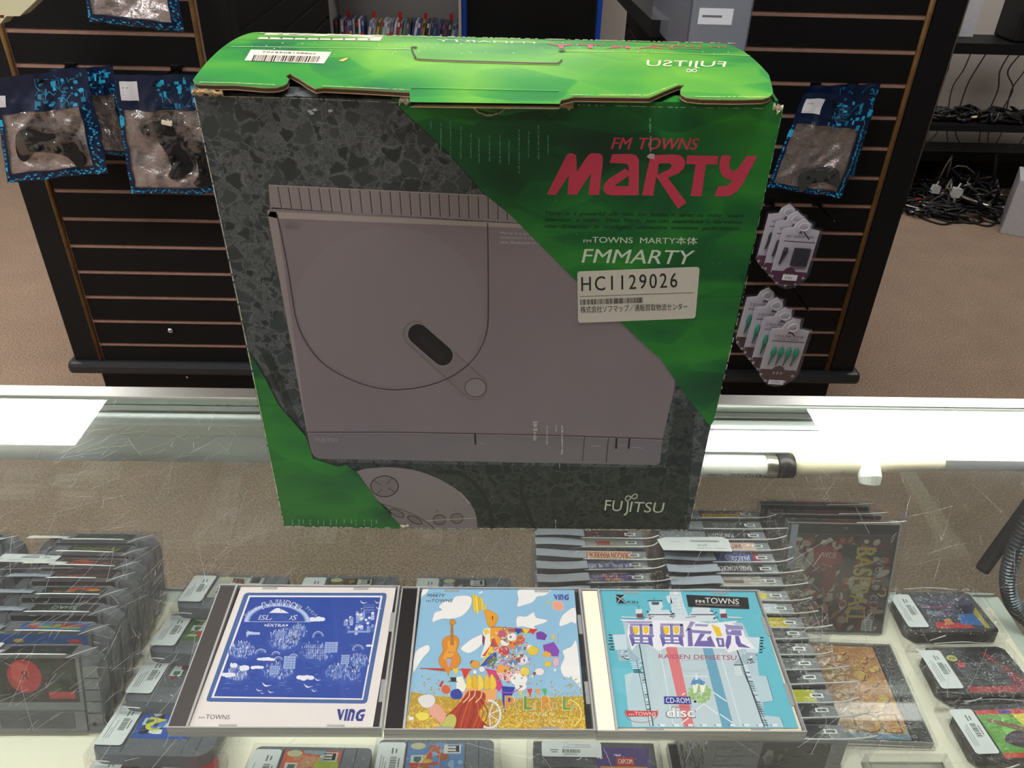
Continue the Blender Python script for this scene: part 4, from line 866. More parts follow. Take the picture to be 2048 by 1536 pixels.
    # titles
    for ch, x, w_, h, c in (('P', 1048, 70, 1.0, 'e8902a'), ('U', 1128, 40, .55, 'd8c070'), ('L', 1216, 62, 1.0, '4a9a4a'), ('I', 1290, 26, .55, 'd8c070'), ('R', 1378, 78, 1.0, 'e8902a'), ('U', 1465, 40, .55, 'd8c070'), ('L', 1568, 62, 1.0, '5aa03a'), ('A', 1640, 50, .55, 'c8c070')):
        y1 = 1172+(x-1048)*.006; y0 = y1-120*h
        for d, cc, l in ((5, 'f0dca0' if h == 1 else '', 14), (-3, '6a5a8a', 14.3), (0, c, 14.6)):
            if cc: P.text(ch, *X2((x-abs(d)*(d > 0)-(d < 0)*3, y0-max(d, 0)-(d < 0)*2), (x+w_+max(d, 0)-(d < 0)*3, y0-max(d, 0)-(d < 0)*2), (x+w_+max(d, 0)-(d < 0)*3, y1+max(d, 0)-(d < 0)*2), (x-max(d, 0)-(d < 0)*3, y1+max(d, 0)-(d < 0)*2)), cc, .06 if d > 0 else .03, lay=l)
    P.ring(*X2((1580, 1210))[0], 33, 29, 2.2, 'ecdf70', 24, lay=14, a0=-75, a1=60)
    P.text('プリルラ', *X2((1258, 1196), (1476, 1200), (1480, 1236), (1256, 1232)), 'f2ead0', .01, lay=14.8)
    P.text('ユーザーズ・マニュアル', *X2((1165, 1256), (1572, 1258), (1576, 1290), (1163, 1288)), 'efe6c8', .005, lay=14.8)
    P.text('MARTY', *X2((340, 125), (502, 128), (494, 156), (333, 153)), '1e2230', .04, .25, lay=3); P.text('FM TOWNS', *X2((390, 113), (455, 114), (455, 122), (390, 121)), '1e2230', .0, lay=3)
    P.text('FM', *X2((330, 184), (372, 185), (370, 200), (328, 199)), '1e2230', .02, lay=3); P.text('TOWNS', *X2((375, 170), (566, 174), (562, 203), (372, 200)), '1e2230', .0, lay=3)
    ving(P, X2((1476, 130), (1616, 132), (1618, 182), (1486, 180)), '1f3a90', '9ab4dc')
    blob([(1470, 200), (1555, 200), (1562, 262), (1540, 272), (1482, 264)], 'f0a488', 4, 3, 'f6c8b0', 1); p = X2((1427, 203))[0]; P.ell(p[0], p[1], 4, 3, 'c2cc4a', 12, lay=4)
cover(c2, 'cover_card', X2((292, 72), (1665, 85), (1770, 1352), (138, 1345)), '93c2de', art2)

def art3(P):
    rs = random.Random(17)
    A = lambda *a: X3(*a)
    for _ in range(500):
        x, y = rs.uniform(180, 1760), rs.uniform(120, 1245)
        p = A((x, y))[0]; P.ell(p[0], p[1], rs.uniform(1, 3), rs.uniform(.4, .9), rs.choice(('55b2c6', '74c6d4', '82d0dc')), 6, lay=.5) if 200+(y*.07) < x < 1440+y*.25 else None
    HULL, HL, HD, DK = 'b9ced6', 'd3e0e4', '8ea6b2', '1d2c3a'
    P.poly(A((730, 118), (820, 118), (850, 240), (905, 380), (760, 380), (745, 240)), HL, lay=1)       # bow spar
    P.poly(A((705, 175), (735, 165), (760, 235), (720, 225)), HL, lay=1)
    for k in range(7): P.line(A((752+k*5, 135+k*30), (815+k*7, 137+k*30)), .6, HD, lay=2)
    P.poly(A((765, 122), (795, 122), (800, 160), (770, 160)), 'eef2f2', lay=2); P.poly(A((805, 190), (835, 190), (848, 280), (825, 295), (808, 270)), 'e4ecee', lay=2)
    for y in (215, 235, 255, 275): P.line(A((812, y), (840, y)), .8, HD, lay=3)
    # turrets
    for x in (575, 920):
        P.poly(A((x, 290), (x+150, 285), (x+180, 330), (x+210, 380), (x-60, 385), (x-20, 320)), 'd8dfe4', lay=2); P.line(A((x-15, 325), (x+180, 325)), 1.8, DK, lay=3); P.line(A((x-55, 350), (x+30, 340)), 1.2, DK, lay=3)
    P.poly(A((560, 215), (670, 215), (680, 260), (660, 290), (580, 290), (570, 255)), HL, lay=3); P.line(A((552, 212), (675, 212)), 2.4, '33546a', lay=4); P.line(A((607, 180), (609, 212)), .8, DK, lay=4); P.poly(A((585, 222), (650, 222), (645, 245), (590, 245)), '3a4f60', lay=4)
    P.poly(A((925, 262), (1060, 262), (1075, 300), (915, 300)), 'd8dfe4', lay=3)
    for k in range(22): x = rs.choice((rs.uniform(540, 570), rs.uniform(730, 760), rs.uniform(1060, 1130))); y = rs.uniform(290, 370); P.rect(*A((x, y))[0], *A((x+rs.uniform(8, 26), y+rs.uniform(4, 10)))[0], DK, 3.5)
    for x in (458, 1145):
        P.poly(A((x, 285), (x+50, 285), (x+62, 350), (x+8, 352)), '7a3a44', lay=3); P.poly(A((x-2, 280), (x+50, 280), (x+52, 315), (x, 318)), 'dfe4e6', lay=3.5); P.line(A((x+22, 250), (x+24, 282)), .8, DK, lay=3)
    P.line(A((340, 345), (480, 350)), 2.6, HL, lay=2.5); P.line(A((340, 352), (520, 358)), .8, DK, lay=2.6); P.line(A((1200, 345), (1325, 352)), 2.6, HL, lay=2.5); P.line(A((1200, 352), (1325, 359)), .8, DK, lay=2.6)
    # hull and flight deck
    P.poly(A((350, 380), (1330, 390), (1390, 520), (1440, 620), (1520, 1240), (1700, 1248), (560, 1242), (500, 700), (385, 590)), HULL, lay=1.5)
    P.poly(A((520, 400), (1260, 400), (1310, 640), (1500, 1248), (620, 1244)), 'c3d4d8', lay=2)
    for side in ('L', 'R'):                                                              # side sponsons
        if side == 'L': f = lambda x, y: (x, y)
        else: f = lambda x, y: (1740-x+(y-500)*.09, y+22)
        P.poly(A(*[f(*p) for p in ((268, 490), (375, 485), (390, 610), (290, 615))]), 'cfdfe6', lay=3)
        for k in range(6): p0, p1 = f(235+k*4, 492+k*24), f(262+k*4, 492+k*24); P.line(A(p0, p1), 2.6, DK, lay=4)
        for k in range(9): x = rs.uniform(225, 262); y = rs.uniform(485, 620); P.line(A(f(x, y), f(x+rs.uniform(6, 20), y)), 1.6, DK, lay=4)
        P.poly(A(*[f(*p) for p in ((300, 620), (400, 610), (500, 705), (320, 705))]), 'a8bcc6', lay=3)
        for k in range(10): x = rs.uniform(300, 400); y = rs.uniform(620, 705); P.line(A(f(x, y), f(x+rs.uniform(8, 30), y)), 1.8, rs.choice((DK, 'e8eef0')), lay=4)
        for k in range(6): P.line(A(f(415+k*5, 715+k*16), f(500, 715+k*16)), 2, rs.choice(('dfe8ec', DK)), lay=4)
    P.poly(A((365, 820), (420, 800), (525, 812), (560, 960), (610, 1090), (640, 1244), (430, 1244), (392, 1090)), 'bcd4da', lay=3)
    P.poly(A((1385, 815), (1530, 830), (1585, 1030), (1510, 1045), (1440, 1020)), 'bcd4da', lay=3); P.line(A((1530, 830), (1585, 1030), (1510, 1045)), .8, DK, lay=4)
    P.poly(A((1480, 1145), (1640, 1165), (1670, 1246), (1530, 1246)), 'bcd4da', lay=3); P.line(A((1640, 1165), (1672, 1246)), .8, DK, lay=4)
    for (x0, y0, x1, y1) in ((485, 560, 600, 1240), (1285, 610, 1510, 1246)):
        P.line(A((x0, y0), (x1, y1)), 2.2, DK, lay=5); n = 34
        for k in range(n):
            t = k/n; x, y = x0+(x1-x0)*t, y0+(y1-y0)*t
            if t > .2: P.line(A((x-4 if x0 < 900 else x+6, y), (x-26 if x0 < 900 else x+40, y+3)), rs.uniform(.7, 2.2), rs.choice((DK, DK, 'eef2f4')), lay=5+rs.random()*.3)
        P.line(A((x0-22 if x0 < 900 else x0+34, y0+140), (x1-26 if x0 < 900 else x1+30, y1)), 1.1, DK, lay=5.2)
    P.poly(A((695, 560), (785, 560), (935, 1246), (850, 1246)), 'e0797e', lay=6); P.poly(A((1000, 580), (1080, 580), (1262, 1246), (1165, 1246)), '68a6c0', lay=6)
    P.line(A((655, 600), (765, 1240)), 1.3, 'eaf2f0', lay=6); P.line(A((1150, 640), (1320, 1240)), 1.3, 'eaf2f0', lay=6)
    P.line(A((850, 830), (1050, 832)), 1.6, 'e6eeec', lay=6.5); P.line(A((1060, 940), (1255, 1220)), 0.1, 'e6eeec', lay=6.5)
    for a, b in (((1090, 960), (1200, 1035)), ((1145, 1140), (1255, 1215)), ((860, 968), (835, 985)), ((890, 1170), (830, 1215)), ((950, 1110), (1010, 1060)), ((1020, 1060), (1130, 1140))): P.line(A(a, b), 2.2, 'e9f0ee', lay=6.5)
    P.line(smoothp(A((835, 705), (1020, 705), (1030, 780), (845, 782)), 2, True), .7, '9fb2b6', lay=6.5, closed=True)
    for k in range(9): P.rect(*A((655+k*115, 1222))[0], *A((695+k*115, 1240))[0], 'eef2f2', 6.8); P.line(A((640+k*115, 1225), (655+k*115, 1240)), 1.2, DK, lay=6.9)
    for k in range(26): t = k/26; P.ell(*A((700+150*t, 570+600*t))[0], .5, .5, '6a5a60', 5, lay=7); P.ell(*A((770+150*t, 570+600*t))[0], .5, .5, '6a5a60', 5, lay=7)
    # jet and flames
    for _ in range(110): t = rs.random()*6.28; k = math.sqrt(rs.random()); x = 980+(88+10*rs.random())*k*math.cos(t); y = 970+76*k*math.sin(t); P.ell(*A((x, y))[0], 3.2, 2.4, rs.choice(('93b86a', '9cc070', 'a8c888')), 7, lay=8+rs.random()*.2)
    for x in (945, 1005): P.poly(A((x-25, 895), (x+25, 895), (x+10, 960), (x-14, 972)), 'f2f4e4', lay=9)
    P.poly(A((950, 790), (962, 840), (1025, 880), (1015, 905), (965, 890), (905, 905), (915, 870), (940, 840)), '5a8ec0', lay=9.5); P.poly(A((945, 800), (958, 800), (968, 860), (940, 860)), 'dfe8f0', lay=9.7); P.line(A((940, 890), (940, 905)), 1.5, DK, lay=9.8); P.line(A((990, 890), (992, 905)), 1.5, DK, lay=9.8)
    # main logo
    out_ = A((330, 368), (875, 378), (920, 372), (1050, 400), (1290, 375), (1240, 400), (1330, 430), (1350, 500), (1440, 608), (1330, 605), (1215, 640), (1190, 605), (720, 590), (640, 625), (560, 565), (460, 570), (425, 620), (385, 480), (400, 400))
    P.poly(out_, 'f1f0f4', lay=10)
    def grad(y): t = min(1, max(0, (y-380)/220)); a, b = (0xa9, 0x9c, 0xc4), (0x5a, 0x4c, 0x9e); return '%02x%02x%02x' % tuple(int(a[i]+(b[i]-a[i])*t) for i in range(3))
    def bar(pts, l=11): ys = sum(p[1] for p in pts)/len(pts); P.poly(A(*pts), grad(ys), lay=l)
    P.poly(A((350, 378), (590, 380), (590, 396), (400, 396)), 'a99cc4', lay=11)
    for ox in (0, 250):
        bar([(405+ox, 398), (590+ox, 400), (592+ox, 420), (412+ox, 418)]); bar([(405+ox, 420), (432+ox, 420), (448+ox, 490), (410+ox, 490)]); bar([(485+ox, 402), (508+ox, 402), (518+ox, 560), (492+ox, 560)], 11.5)
        bar([(570+ox, 405), (595+ox, 405), (600+ox, 490), (565+ox, 490)]); P.poly(A((430+ox, 425), (478+ox, 425), (480+ox, 468), (462+ox, 490), (440+ox, 480)), 'f2c81e', lay=12); P.poly(A((515+ox, 425), (560+ox, 425), (560+ox, 468), (540+ox, 490), (520+ox, 472)), 'f2c81e', lay=12)
        bar([(400+ox, 490), (610+ox, 492), (600+ox, 512), (405+ox, 510)]); bar([(405+ox, 510), (440+ox, 512), (452+ox, 560), (428+ox, 590)]); bar([(555+ox, 512), (590+ox, 512), (600+ox, 590), (565+ox, 570)]); bar([(430+ox, 528), (570+ox, 530), (570+ox, 540), (432+ox, 538)], 11.2); bar([(430+ox, 552), (580+ox, 555), (585+ox, 568), (432+ox, 564)], 11.2)
    bar([(905, 378), (945, 388), (905, 440), (860, 470)]); bar([(880, 440), (915, 440), (925, 585), (885, 585)]); bar([(945, 400), (1055, 408), (1040, 425), (940, 420)]); bar([(915, 450), (1080, 462), (1070, 485), (920, 475)])
    bar([(985, 480), (1025, 485), (985, 540), (1045, 540), (1040, 515), (1070, 500), (1110, 590), (930, 585)])
    P.poly(A((1075, 405), (1140, 430), (1165, 500), (1125, 508), (1095, 450)), 'f2c81e', lay=12); bar([(1110, 515), (1175, 520), (1185, 590), (1135, 590)]); P.poly(A((1135, 530), (1158, 532), (1162, 575), (1145, 575)), 'e9e8f0', lay=11.5)
    bar([(1180, 400), (1215, 410), (1330, 420), (1335, 450), (1200, 445)]); bar([(1190, 445), (1320, 455), (1325, 500), (1200, 490)]); P.poly(A((1205, 452), (1245, 452), (1225, 472)), 'f1f0f4', lay=12); bar([(1205, 495), (1240, 498), (1235, 560), (1210, 615), (1190, 580)]); bar([(1270, 500), (1300, 500), (1320, 560), (1400, 600), (1300, 592), (1275, 560)])
    for pts in (((330, 368), (600, 375), (605, 480), (640, 620)), ((605, 375), (875, 380), (850, 500), (885, 560))): P.line(A(*pts), 1.1, 'f4f2f6', lay=12.5)
    for x0, y0, x1, y1 in ((1065, 378), (1100, 420), (1130, 378), (1150, 420)), ((1190, 380), (1180, 410), (1285, 378), (1240, 412)): P.line(A(x0, y0), 1, 'f4f2f6', lay=12.5); P.line(A(x1, y1), 1, 'f4f2f6', lay=12.5)
    P.text('RAIDEN DENSETSU', *A((645, 650), (1282, 660), (1280, 698), (643, 685)), 'b8456e', -.004, lay=12)
    # company marks
    P.poly(A((292, 160), (372, 165), (345, 190), (385, 234), (302, 234)), '151a20', lay=10); P.line(A((290, 170), (330, 196), (372, 165)), 1.1, 'dfeef0', lay=11); P.line(A((330, 196), (305, 232)), 1.1, 'dfeef0', lay=11); P.line(A((335, 196), (372, 230)), .9, 'dfeef0', lay=11)
    P.text('KID', *A((388, 212), (476, 215), (478, 235), (390, 232)), '151a20', .05, lay=10); P.line(A((305, 242), (480, 246)), .5, '4a5a60', lay=10)
    P.poly(A((868, 163), (1375, 186), (1388, 281), (888, 262)), '16181a', lay=13)
    P.text('FM', *A((946, 206), (1018, 209), (1020, 233), (948, 230)), 'f0ece8', .04, lay=14); P.text('TOWNS', *A((1022, 186), (1300, 198), (1302, 242), (1026, 232)), 'f0ece8', -.004, lay=14)
    P.text('FUJITSU FM SERIES PERSONAL COMPUTER', *A((950, 238), (1306, 250), (1307, 260), (951, 248)), 'd8d4d0', 0, lay=14)
    P.poly(A((686, 996), (902, 998), (912, 1060), (690, 1058)), '2a3a94', lay=13); P.text('CD-ROM', *A((702, 1006), (893, 1008), (901, 1052), (703, 1050)), 'f0f0f4', -.0, lay=14)
    P.text('COMPACT', *A((768, 1073), (916, 1073), (918, 1090), (770, 1090)), 'c8484a', .01, lay=14)
    for d, c, l in ((.035, '26282c', 13), (.0, 'f2f2f0', 14)): P.text('disc', *A((708-d*140, 1086-d*140), (936+d*140, 1086-d*140), (940+d*140, 1168+d*140), (712-d*140, 1168+d*140)), c, .05 if d else .04, lay=l)
    e = A((502, 1128))[0]
    P.ring(e[0], e[1], 33, 20, .9, 'c03a3a', 30, lay=13, a0=-20, a1=200); P.poly(A((372, 1112), (634, 1116), (632, 1158), (392, 1162), (376, 1140)), 'cc3434', lay=13)
    P.text('FM', *A((400, 1138), (442, 1139), (443, 1153), (402, 1153)), 'f6e6e4', .02, lay=14); P.text('TOWNS', *A((446, 1122), (624, 1126), (622, 1156), (448, 1154)), 'f6e6e4', .0, lay=14)
cover(c3, 'cover_card', X3((160, 112), (1432, 140), (1790, 1254), (300, 1250)), '66bfcf', art3)

# ================================================================== goods on the shelf under the glass
def lp(axis, off=0.0):
    """place for prints in a thing's own coordinates"""
    if axis == 'front': return lambda p, h: (p[0], off-h, p[1])
    if axis == 'top': return lambda p, h: (p[0], p[1], off+h)
def sticker(root, axis, off, x0, y0, x1, y1, seed=0, flip=False, name='price_sticker', rot=0):
    rs = random.Random(seed); P = Print(lp(axis, off), base=.0002)
    w_, h = x1-x0, y1-y0; k = min(w_, h)*.08
    P.poly([(x0+k, y0), (x1-k, y0), (x1, y0+k), (x1, y1-k), (x1-k, y1), (x0+k, y1), (x0, y1-k), (x0, y0+k)], 'dcdfe2', lay=0)
    f = (lambda a: 1-a) if flip else (lambda a: a)
    vert = h > w_
    def r(a0, b0, a1, b1, c): 
        if vert: a0, b0, a1, b1 = b0, a0, b1, a1
        P.rect(x0+f(a0)*w_, y0+f(b0)*h, x0+f(a1)*w_, y0+f(b1)*h, c, 1)
    a = .36
    while a < .66: b = rs.choice((.008, .014, .02)); r(a, .50, a+b, .74, '55585c'); a += b+rs.choice((.008, .012))
    for k2 in range(9): b = .16+k2*.035; r(.16+rs.random()*.02, .16+(k2 % 3)*.09, .16+rs.uniform(.25, .6), .185+(k2 % 3)*.09, '7c8084') if k2 < 3 else None
    r(.40, .80, .62, .85, '7c8084'); r(.72, .52, .86, .58, '6a6e72'); r(.74, .66, .84, .72, '6a6e72')
    return build(name, P, root)
def sleeve(root, x0, x1, y0, y1, z0, z1, seed=0, amp=.0012, flare=0.0, glints=(), nu=14, nv=8):
    """loose clear bag around a thing; pale tubes along its edges paint in the highlights"""
    rs = random.Random(seed); off = Vector((rs.random()*9, rs.random()*9, rs.random()*9)); m = MB()
    def dis(p, k=1): n = noise.noise(Vector(p)*42+off); return n*amp*k
    def face(fn, n): m.grid(lambda a, b: (lambda p: Vector(p)+Vector(n)*abs(dis(p)))(fn(a, b)), nu, nv, 'film')
    L = lambda a, b, t: a+(b-a)*t
    face(lambda a, b: (L(x0, x1+flare*b, a), y0, L(z0, z1, b)), (0, -1, 0)); face(lambda a, b: (L(x0, x1+flare*b, a), y1, L(z0, z1, b)), (0, 1, 0))
    face(lambda a, b: (L(x0, x1+flare, a), L(y0, y1, b), z1), (0, 0, 1)); face(lambda a, b: (x0, L(y0, y1, a), L(z0, z1, b)), (-1, 0, 0)); face(lambda a, b: (L(x1, x1+flare, b), L(y0, y1, a), L(z0, z1, b)), (1, 0, 0))
    s = build('sleeve', m, root, smooth=True)
    if glints:
        m = MB()
        for (pts, r) in glints: m.tube(smooth3(pts), r, 'glint_ring_film', 5)
        build('glint', m, s, smooth=True)
    return s
def smooth3(pts, n=4):
    P = [Vector(p) for p in pts]; out = []; L = len(P)
    for i in range(L-1):
        a, b, c, d = P[max(i-1, 0)], P[i], P[i+1], P[min(i+2, L-1)]
        for k in range(n):
            t = k/n; out.append(.5*((2*b)+(c-a)*t+(2*a-5*b+4*c-d)*t*t+(3*b-a-3*c+d)*t**3))
    out.append(P[-1]); return out
def blotch(P, x0, y0, x1, y1, base, cols, n=14, seed=0, lay=1, s=.12):
    """cover picture too small to read: loose patches of its colours"""
    rs = random.Random(seed); P.rect(x0, y0, x1, y1, base, lay)
    for i in range(n):
        w_, h = (x1-x0)*s*rs.uniform(.5, 1.6), (y1-y0)*s*rs.uniform(.5, 1.8); cx, cy = rs.uniform(x0+w_, x1-w_), rs.uniform(y0+h, y1-h); k = rs.randint(5, 9); a0 = rs.random()*6
        P.poly([(cx+w_*math.cos(a0+6.283*j/k)*rs.uniform(.6, 1), cy+h*math.sin(a0+6.283*j/k)*rs.uniform(.6, 1)) for j in range(k)], rs.choice(cols), lay=lay+1+i*.05)

# ---- wide grey cartridges standing in a leaning row (left)
def snes_cart(label, loc, rx, seed, art, big=False, group='grey cartridges standing in a row at the left of the shelf', tag=None):
    rs = random.Random(seed); W_, H_, T_ = .134, .0875, .019
    r = thing('game_cartridge', label, 'game cartridge', loc, (rx, 0, rs.uniform(-.02, .02)), group)
    m = MB()
    m.prism([(.018, 0), (.116, 0), (.116, .084), (.110, .0875), (.024, .0875), (.018, .084)], 'y', -T_/2, T_/2, 'cart_grey')
    for s in (0, 1):
        f = (lambda x: W_-x) if s else (lambda x: x)
        pts = [(f(0), .004), (f(.004), 0), (f(.018), 0), (f(.018), .086), (f(.010), .084), (f(.002), .076), (f(0), .066)]
        if s: pts.reverse()
        m.prism(pts, 'y', -T_/2+.0022, T_/2-.001, 'cart_grey')
    build('shell', m, r, bevel=.0008)
    m = MB()
    for s in (0, 1):
        for k in range(5): z = .008+k*.0135; a = .0015 if s == 0 else .1175; m.box(a, a+.015, -T_/2+.0004, -T_/2+.0024, z, z+.0112, 'cart_grey')
    m.box(.030, .104, -T_/2-.0006, -T_/2, .004, .022, 'cart_grey_dark'); m.box(.018, .116, -T_/2-.0005, -T_/2, .0235, .0245, 'cart_grey_dark')
    build('grip_ridge', m, r)
    m = MB(); m.tube([(.1235, -T_/2-.0002, .008), (.1235, -T_/2+.002, .008)], .002, 'cart_black', 10); build('screw', m, r)
    P = Print(lp('front', -T_/2)); P.rect(.024, .034, .110, .084, 'cart_black', 0) if False else None
    base, cols = art; blotch(P, .022, .034, .112, .084, base, cols, 16, seed)
    if big: P.ell(.060, .064, .017, .019, 'b02028', 20, lay=4); P.ell(.056, .068, .009, .012, 'c84a48', 16, lay=4.2); P.text('R', (.063, .070), (.056, .070), (.056, .060), (.063, .060), '6a1014', .03, lay=4.4); P.rect(.082, .038, .108, .046, 'a8242a', 4)
    P2 = P; 
    n0 = len(P.v); P.pl = lambda p, h: (p[0], p[1], H_+h); blotch(P, .040, -.0075, .108, .0075, base, cols, 14, seed+5, 1, .16); build('label', P, r)
    if tag is not None:      # sticker folded over the top of the bag, seen from its back
        m = MB(); a = tag; m.grid(lambda u, v: (a+.046*u, -T_/2-.003+.022*v+.001*math.sin(u*3), H_+.0035-.007*v*v-.002*u*v), 5, 4, 'card_white' if rs.random() < .3 else 'tag_back'); build('price_tag', m, r)
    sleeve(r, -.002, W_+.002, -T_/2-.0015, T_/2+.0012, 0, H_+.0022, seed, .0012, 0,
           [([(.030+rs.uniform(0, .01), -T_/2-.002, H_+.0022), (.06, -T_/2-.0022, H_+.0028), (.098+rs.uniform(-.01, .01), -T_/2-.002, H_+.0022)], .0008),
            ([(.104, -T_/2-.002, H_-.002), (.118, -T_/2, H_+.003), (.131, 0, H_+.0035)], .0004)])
    return r
mat('tag_back', 'a3abba', .5)
LX = -.524
SN = [  # y of the top, label, label colours
 (.693, 'rearmost grey cartridge of the left standing row, plain dark label on its top edge', ('14181c', ('2a3438', '10141a', '24402e')), -.010),
 (.675, 'grey cartridge second from the back of the left row, dark label with green lettering', ('101410', ('2a3a20', '161a14')), None),
 (.654, 'grey cartridge with orange and red label edge, third from the back, left row', ('3a1a16', ('b0482a', '6a2420', '282020')), .004),
 (.634, 'grey cartridge in the middle of the left row, dark red label edge', ('241416', ('6a2022', '1c1416', '3a2a2a')), -.004),
 (.611, 'grey cartridge in the left row with a dark label edge and an orange-yellow spot', ('0f1410', ('c84a20', 'e0a020', '1d3a20', '14181a')), -.012),
 (.587, 'grey cartridge in the left row with a black label edge and pale green lettering', ('0c100e', ('1c2a20', '12161a')), -.010),
 (.563, 'grey cartridge in the left row with a blue label edge dotted red and yellow', ('2a5a9a', ('c83a2a', 'd8b02a', '3a7ac0', '70a83a', 'a02a30')), -.020),
 (.533, 'frontmost grey cartridge of the left row, label with a red disc, its face towards us', ('0d110e', ('16301e', '101614', '22181a', '0c1812')), -.006)]
dy = .0875*math.sin(R(20))
for i, (y, lb, art, tag) in enumerate(SN):
    r = snes_cart(lb, (LX, y-dy, SZ+.0045), R(-20), 30+i, art, i == 7, tag=tag)
    if i == 1:
        P = Print(lambda p, h: (p[0], p[1], .0875+h)); P.text('Populous', (.098, -.005), (.045, -.005), (.045, .006), (.098, .006), '8a9a3a', .01, .2, lay=6); build('top_lettering', P, r)
    if i == 2: sticker(r, 'top', .0900, -.030, -.008, .036, .012, 3)
    if i == 7: sticker(r, 'top', .0900, -.022, -.012, .034, .009, 4)
    if i == 5:
        P = Print(lambda p, h: (p[0], p[1], .0875+h)); P.text('SHAQ', (.085, -.002), (.060, -.002), (.060, .005), (.085, .005), '9fb0a8', .02, lay=6); build('top_lettering', P, r)
for i, (y, lb, art, tag) in enumerate([
 (.690, 'grey cartridge at the back of the second row, at the far left edge', ('1a2024', ('30383c', '12181c')), .070),
 (.655, 'grey cartridge of the far left row under a grey tag, second from the back', ('14181a', ('262c30', '101214')), .060),
 (.620, 'grey cartridge with a red label at the far left edge, behind the front ones', ('8a1418', ('b01c20', '601014', '30181c')), None),
 (.590, 'grey cartridge with a red label edge, far left row, nearest to us', ('701216', ('a81c20', '2a1416')), None)]):
    snes_cart(lb, (LX-.155, y-dy, SZ+.0045), R(-20), 50+i, art, False, 'grey cartridges at the far left edge of the shelf', tag)

# ---- rounded cartridges lying flat, shingled (middle)
def n64_cart(label, loc, rot, seed, art, shell='n64_grey', kind=None, full=True):
    r = thing('game_cartridge', label, 'game cartridge', loc, rot, 'rounded cartridges lying flat on the shelf')
    W_, H_, T_ = .116, .071, .0155; m = MB()
    pts = []
    for (cx, cy, a0, rr) in ((.016, .014, 180, .016), (W_-.016, .014, 270, .016), (W_-.006, H_-.006, 0, .006), (.006, H_-.006, 90, .006)):
        for k in range(6): a = R(a0+90*k/5); pts.append((cx+rr*math.cos(a), cy+(rr if rr < .01 else .014)*math.sin(a)))
    m.prism(pts, 'z', 0, T_, shell); build('shell', m, r, bevel=.002)
    m = MB()
    for x in (.0875, .1005): m.box(x, x+.0006, .003, H_-.002, T_, T_+.0002, 'cart_black' if shell != 'n64_red' else 'cap_red')
    for x in (.0285,): m.box(x, x+.0006, .003, H_-.002, T_, T_+.0002, 'cart_black' if shell != 'n64_red' else 'cap_red')
    build('seam', m, r)
    base, cols = art; P = Print(lp('top', T_)); blotch(P, .0300, .022, .086, .066, base, cols, 22, seed)
    P.rect(.066, .052, .083, .064, 'd8d8d4', 5); P.text('E', (.081, .054), (.070, .054), (.070, .063), (.081, .063), '1a1a1a', .05, lay=6)
    P.ell(.040, .062, .0075, .0045, 'c8c49a', 14, lay=5); P.rect(.034, .040, .046, .050, 'cfd2d4', 5); P.poly([(.037, .042), (.041, .040), (.044, .043), (.044, .048), (.037, .048)], '3a6a50', lay=6)
    if kind == 'tennis':
        P.ell(.074, .046, .012, .014, 'a8b82a', 16, lay=5); P.text('TENNIS', (.078, .024), (.034, .024), (.034, .036), (.078, .036), 'd8c81e', .05, lay=7); P.poly([(.050, .056), (.060, .060), (.064, .052), (.055, .044), (.047, .048)], 'c8926a', lay=6)
        P.poly([(.048, .066), (.07, .066), (.072, .060), (.05, .061)], '8aa0a8', lay=5.4); P.text('LABEL', (.060, .0605), (.049, .0605), (.049, .0625), (.060, .0625), 'd83a28', .03, lay=6.5)
    if kind == 'red': P.line([(.031, .045), (.05, .0465), (.065, .044), (.085, .046)], .0012, 'd8d060', lay=6.5); P.text('1 Player', (.062, .062), (.049, .062), (.049, .066), (.062, .066), 'a8a8b0', .02, lay=6)
    if kind == 'two': P.text('2', (.058, .030), (.040, .034), (.038, .052), (.056, .048), 'e0d830', .06, .2, lay=7)
    if kind == 'white': P.rect(.030, .022, .086, .066, 'b9bab0', 4.5); P.text('WAR', (.06, .030), (.036, .030), (.036, .042), (.06, .042), '4a4a44', .04, lay=6); P.rect(.07, .054, .082, .067, '3a4644', 6); P.poly([(.05, .054), (.064, .052), (.062, .062), (.048, .064)], '6a3a24', lay=6.5)
    build('label', P, r)
    sticker(r, 'top', T_+.0019, .0005, .010, .0275, .065, seed)
    rs = random.Random(seed)
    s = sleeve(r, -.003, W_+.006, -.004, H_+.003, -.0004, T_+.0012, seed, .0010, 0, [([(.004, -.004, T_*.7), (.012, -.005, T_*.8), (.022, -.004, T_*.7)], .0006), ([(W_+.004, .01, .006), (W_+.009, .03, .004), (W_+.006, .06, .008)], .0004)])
    return r
mat('cap_red', '7a0c10', .4)
TL = R(15)   # near edge of each rests on the next one
N64 = [((-.362, .630), 'grey rounded cartridge with a pale label at the back, beside the left standing row', ('a9aaa0', ('7a7c74', '8c8e84', '4a4c48')), 'white', 0),
 ((-.372, .568), 'grey rounded cartridge with a green and red label, second down the left column', ('4a6a34', ('8ab048', 'c8c8b0', 'c03030', '2c4424', 'a0b890')), None, 0),
 ((-.376, .508), 'grey rounded cartridge with a pale and dark red label, third down the left column', ('5a5e60', ('b8bcc0', '2c3034', '7a2428', '3a4448')), None, 0),
 ((-.384, .450), 'grey rounded cartridge with a blue, white and yellow label beside the left CD case', ('2a56b0', ('e8ecf0', '1c3a8a', '5a86cc', 'dfe4ea', '101a3a')), 'two', 0),
 ((-.226, .628), 'grey rounded cartridge with a brown label behind the left CD case', ('4a3a20', ('8a6a38', '2a2414', '6a5a40', '8a8450')), None, 0),
 ((-.088, .628), 'grey rounded cartridge with a black label behind the middle CD case', ('1a1618', ('a87a74', '4a3a3a', '8a8a90', '201c1e')), None, 0)]
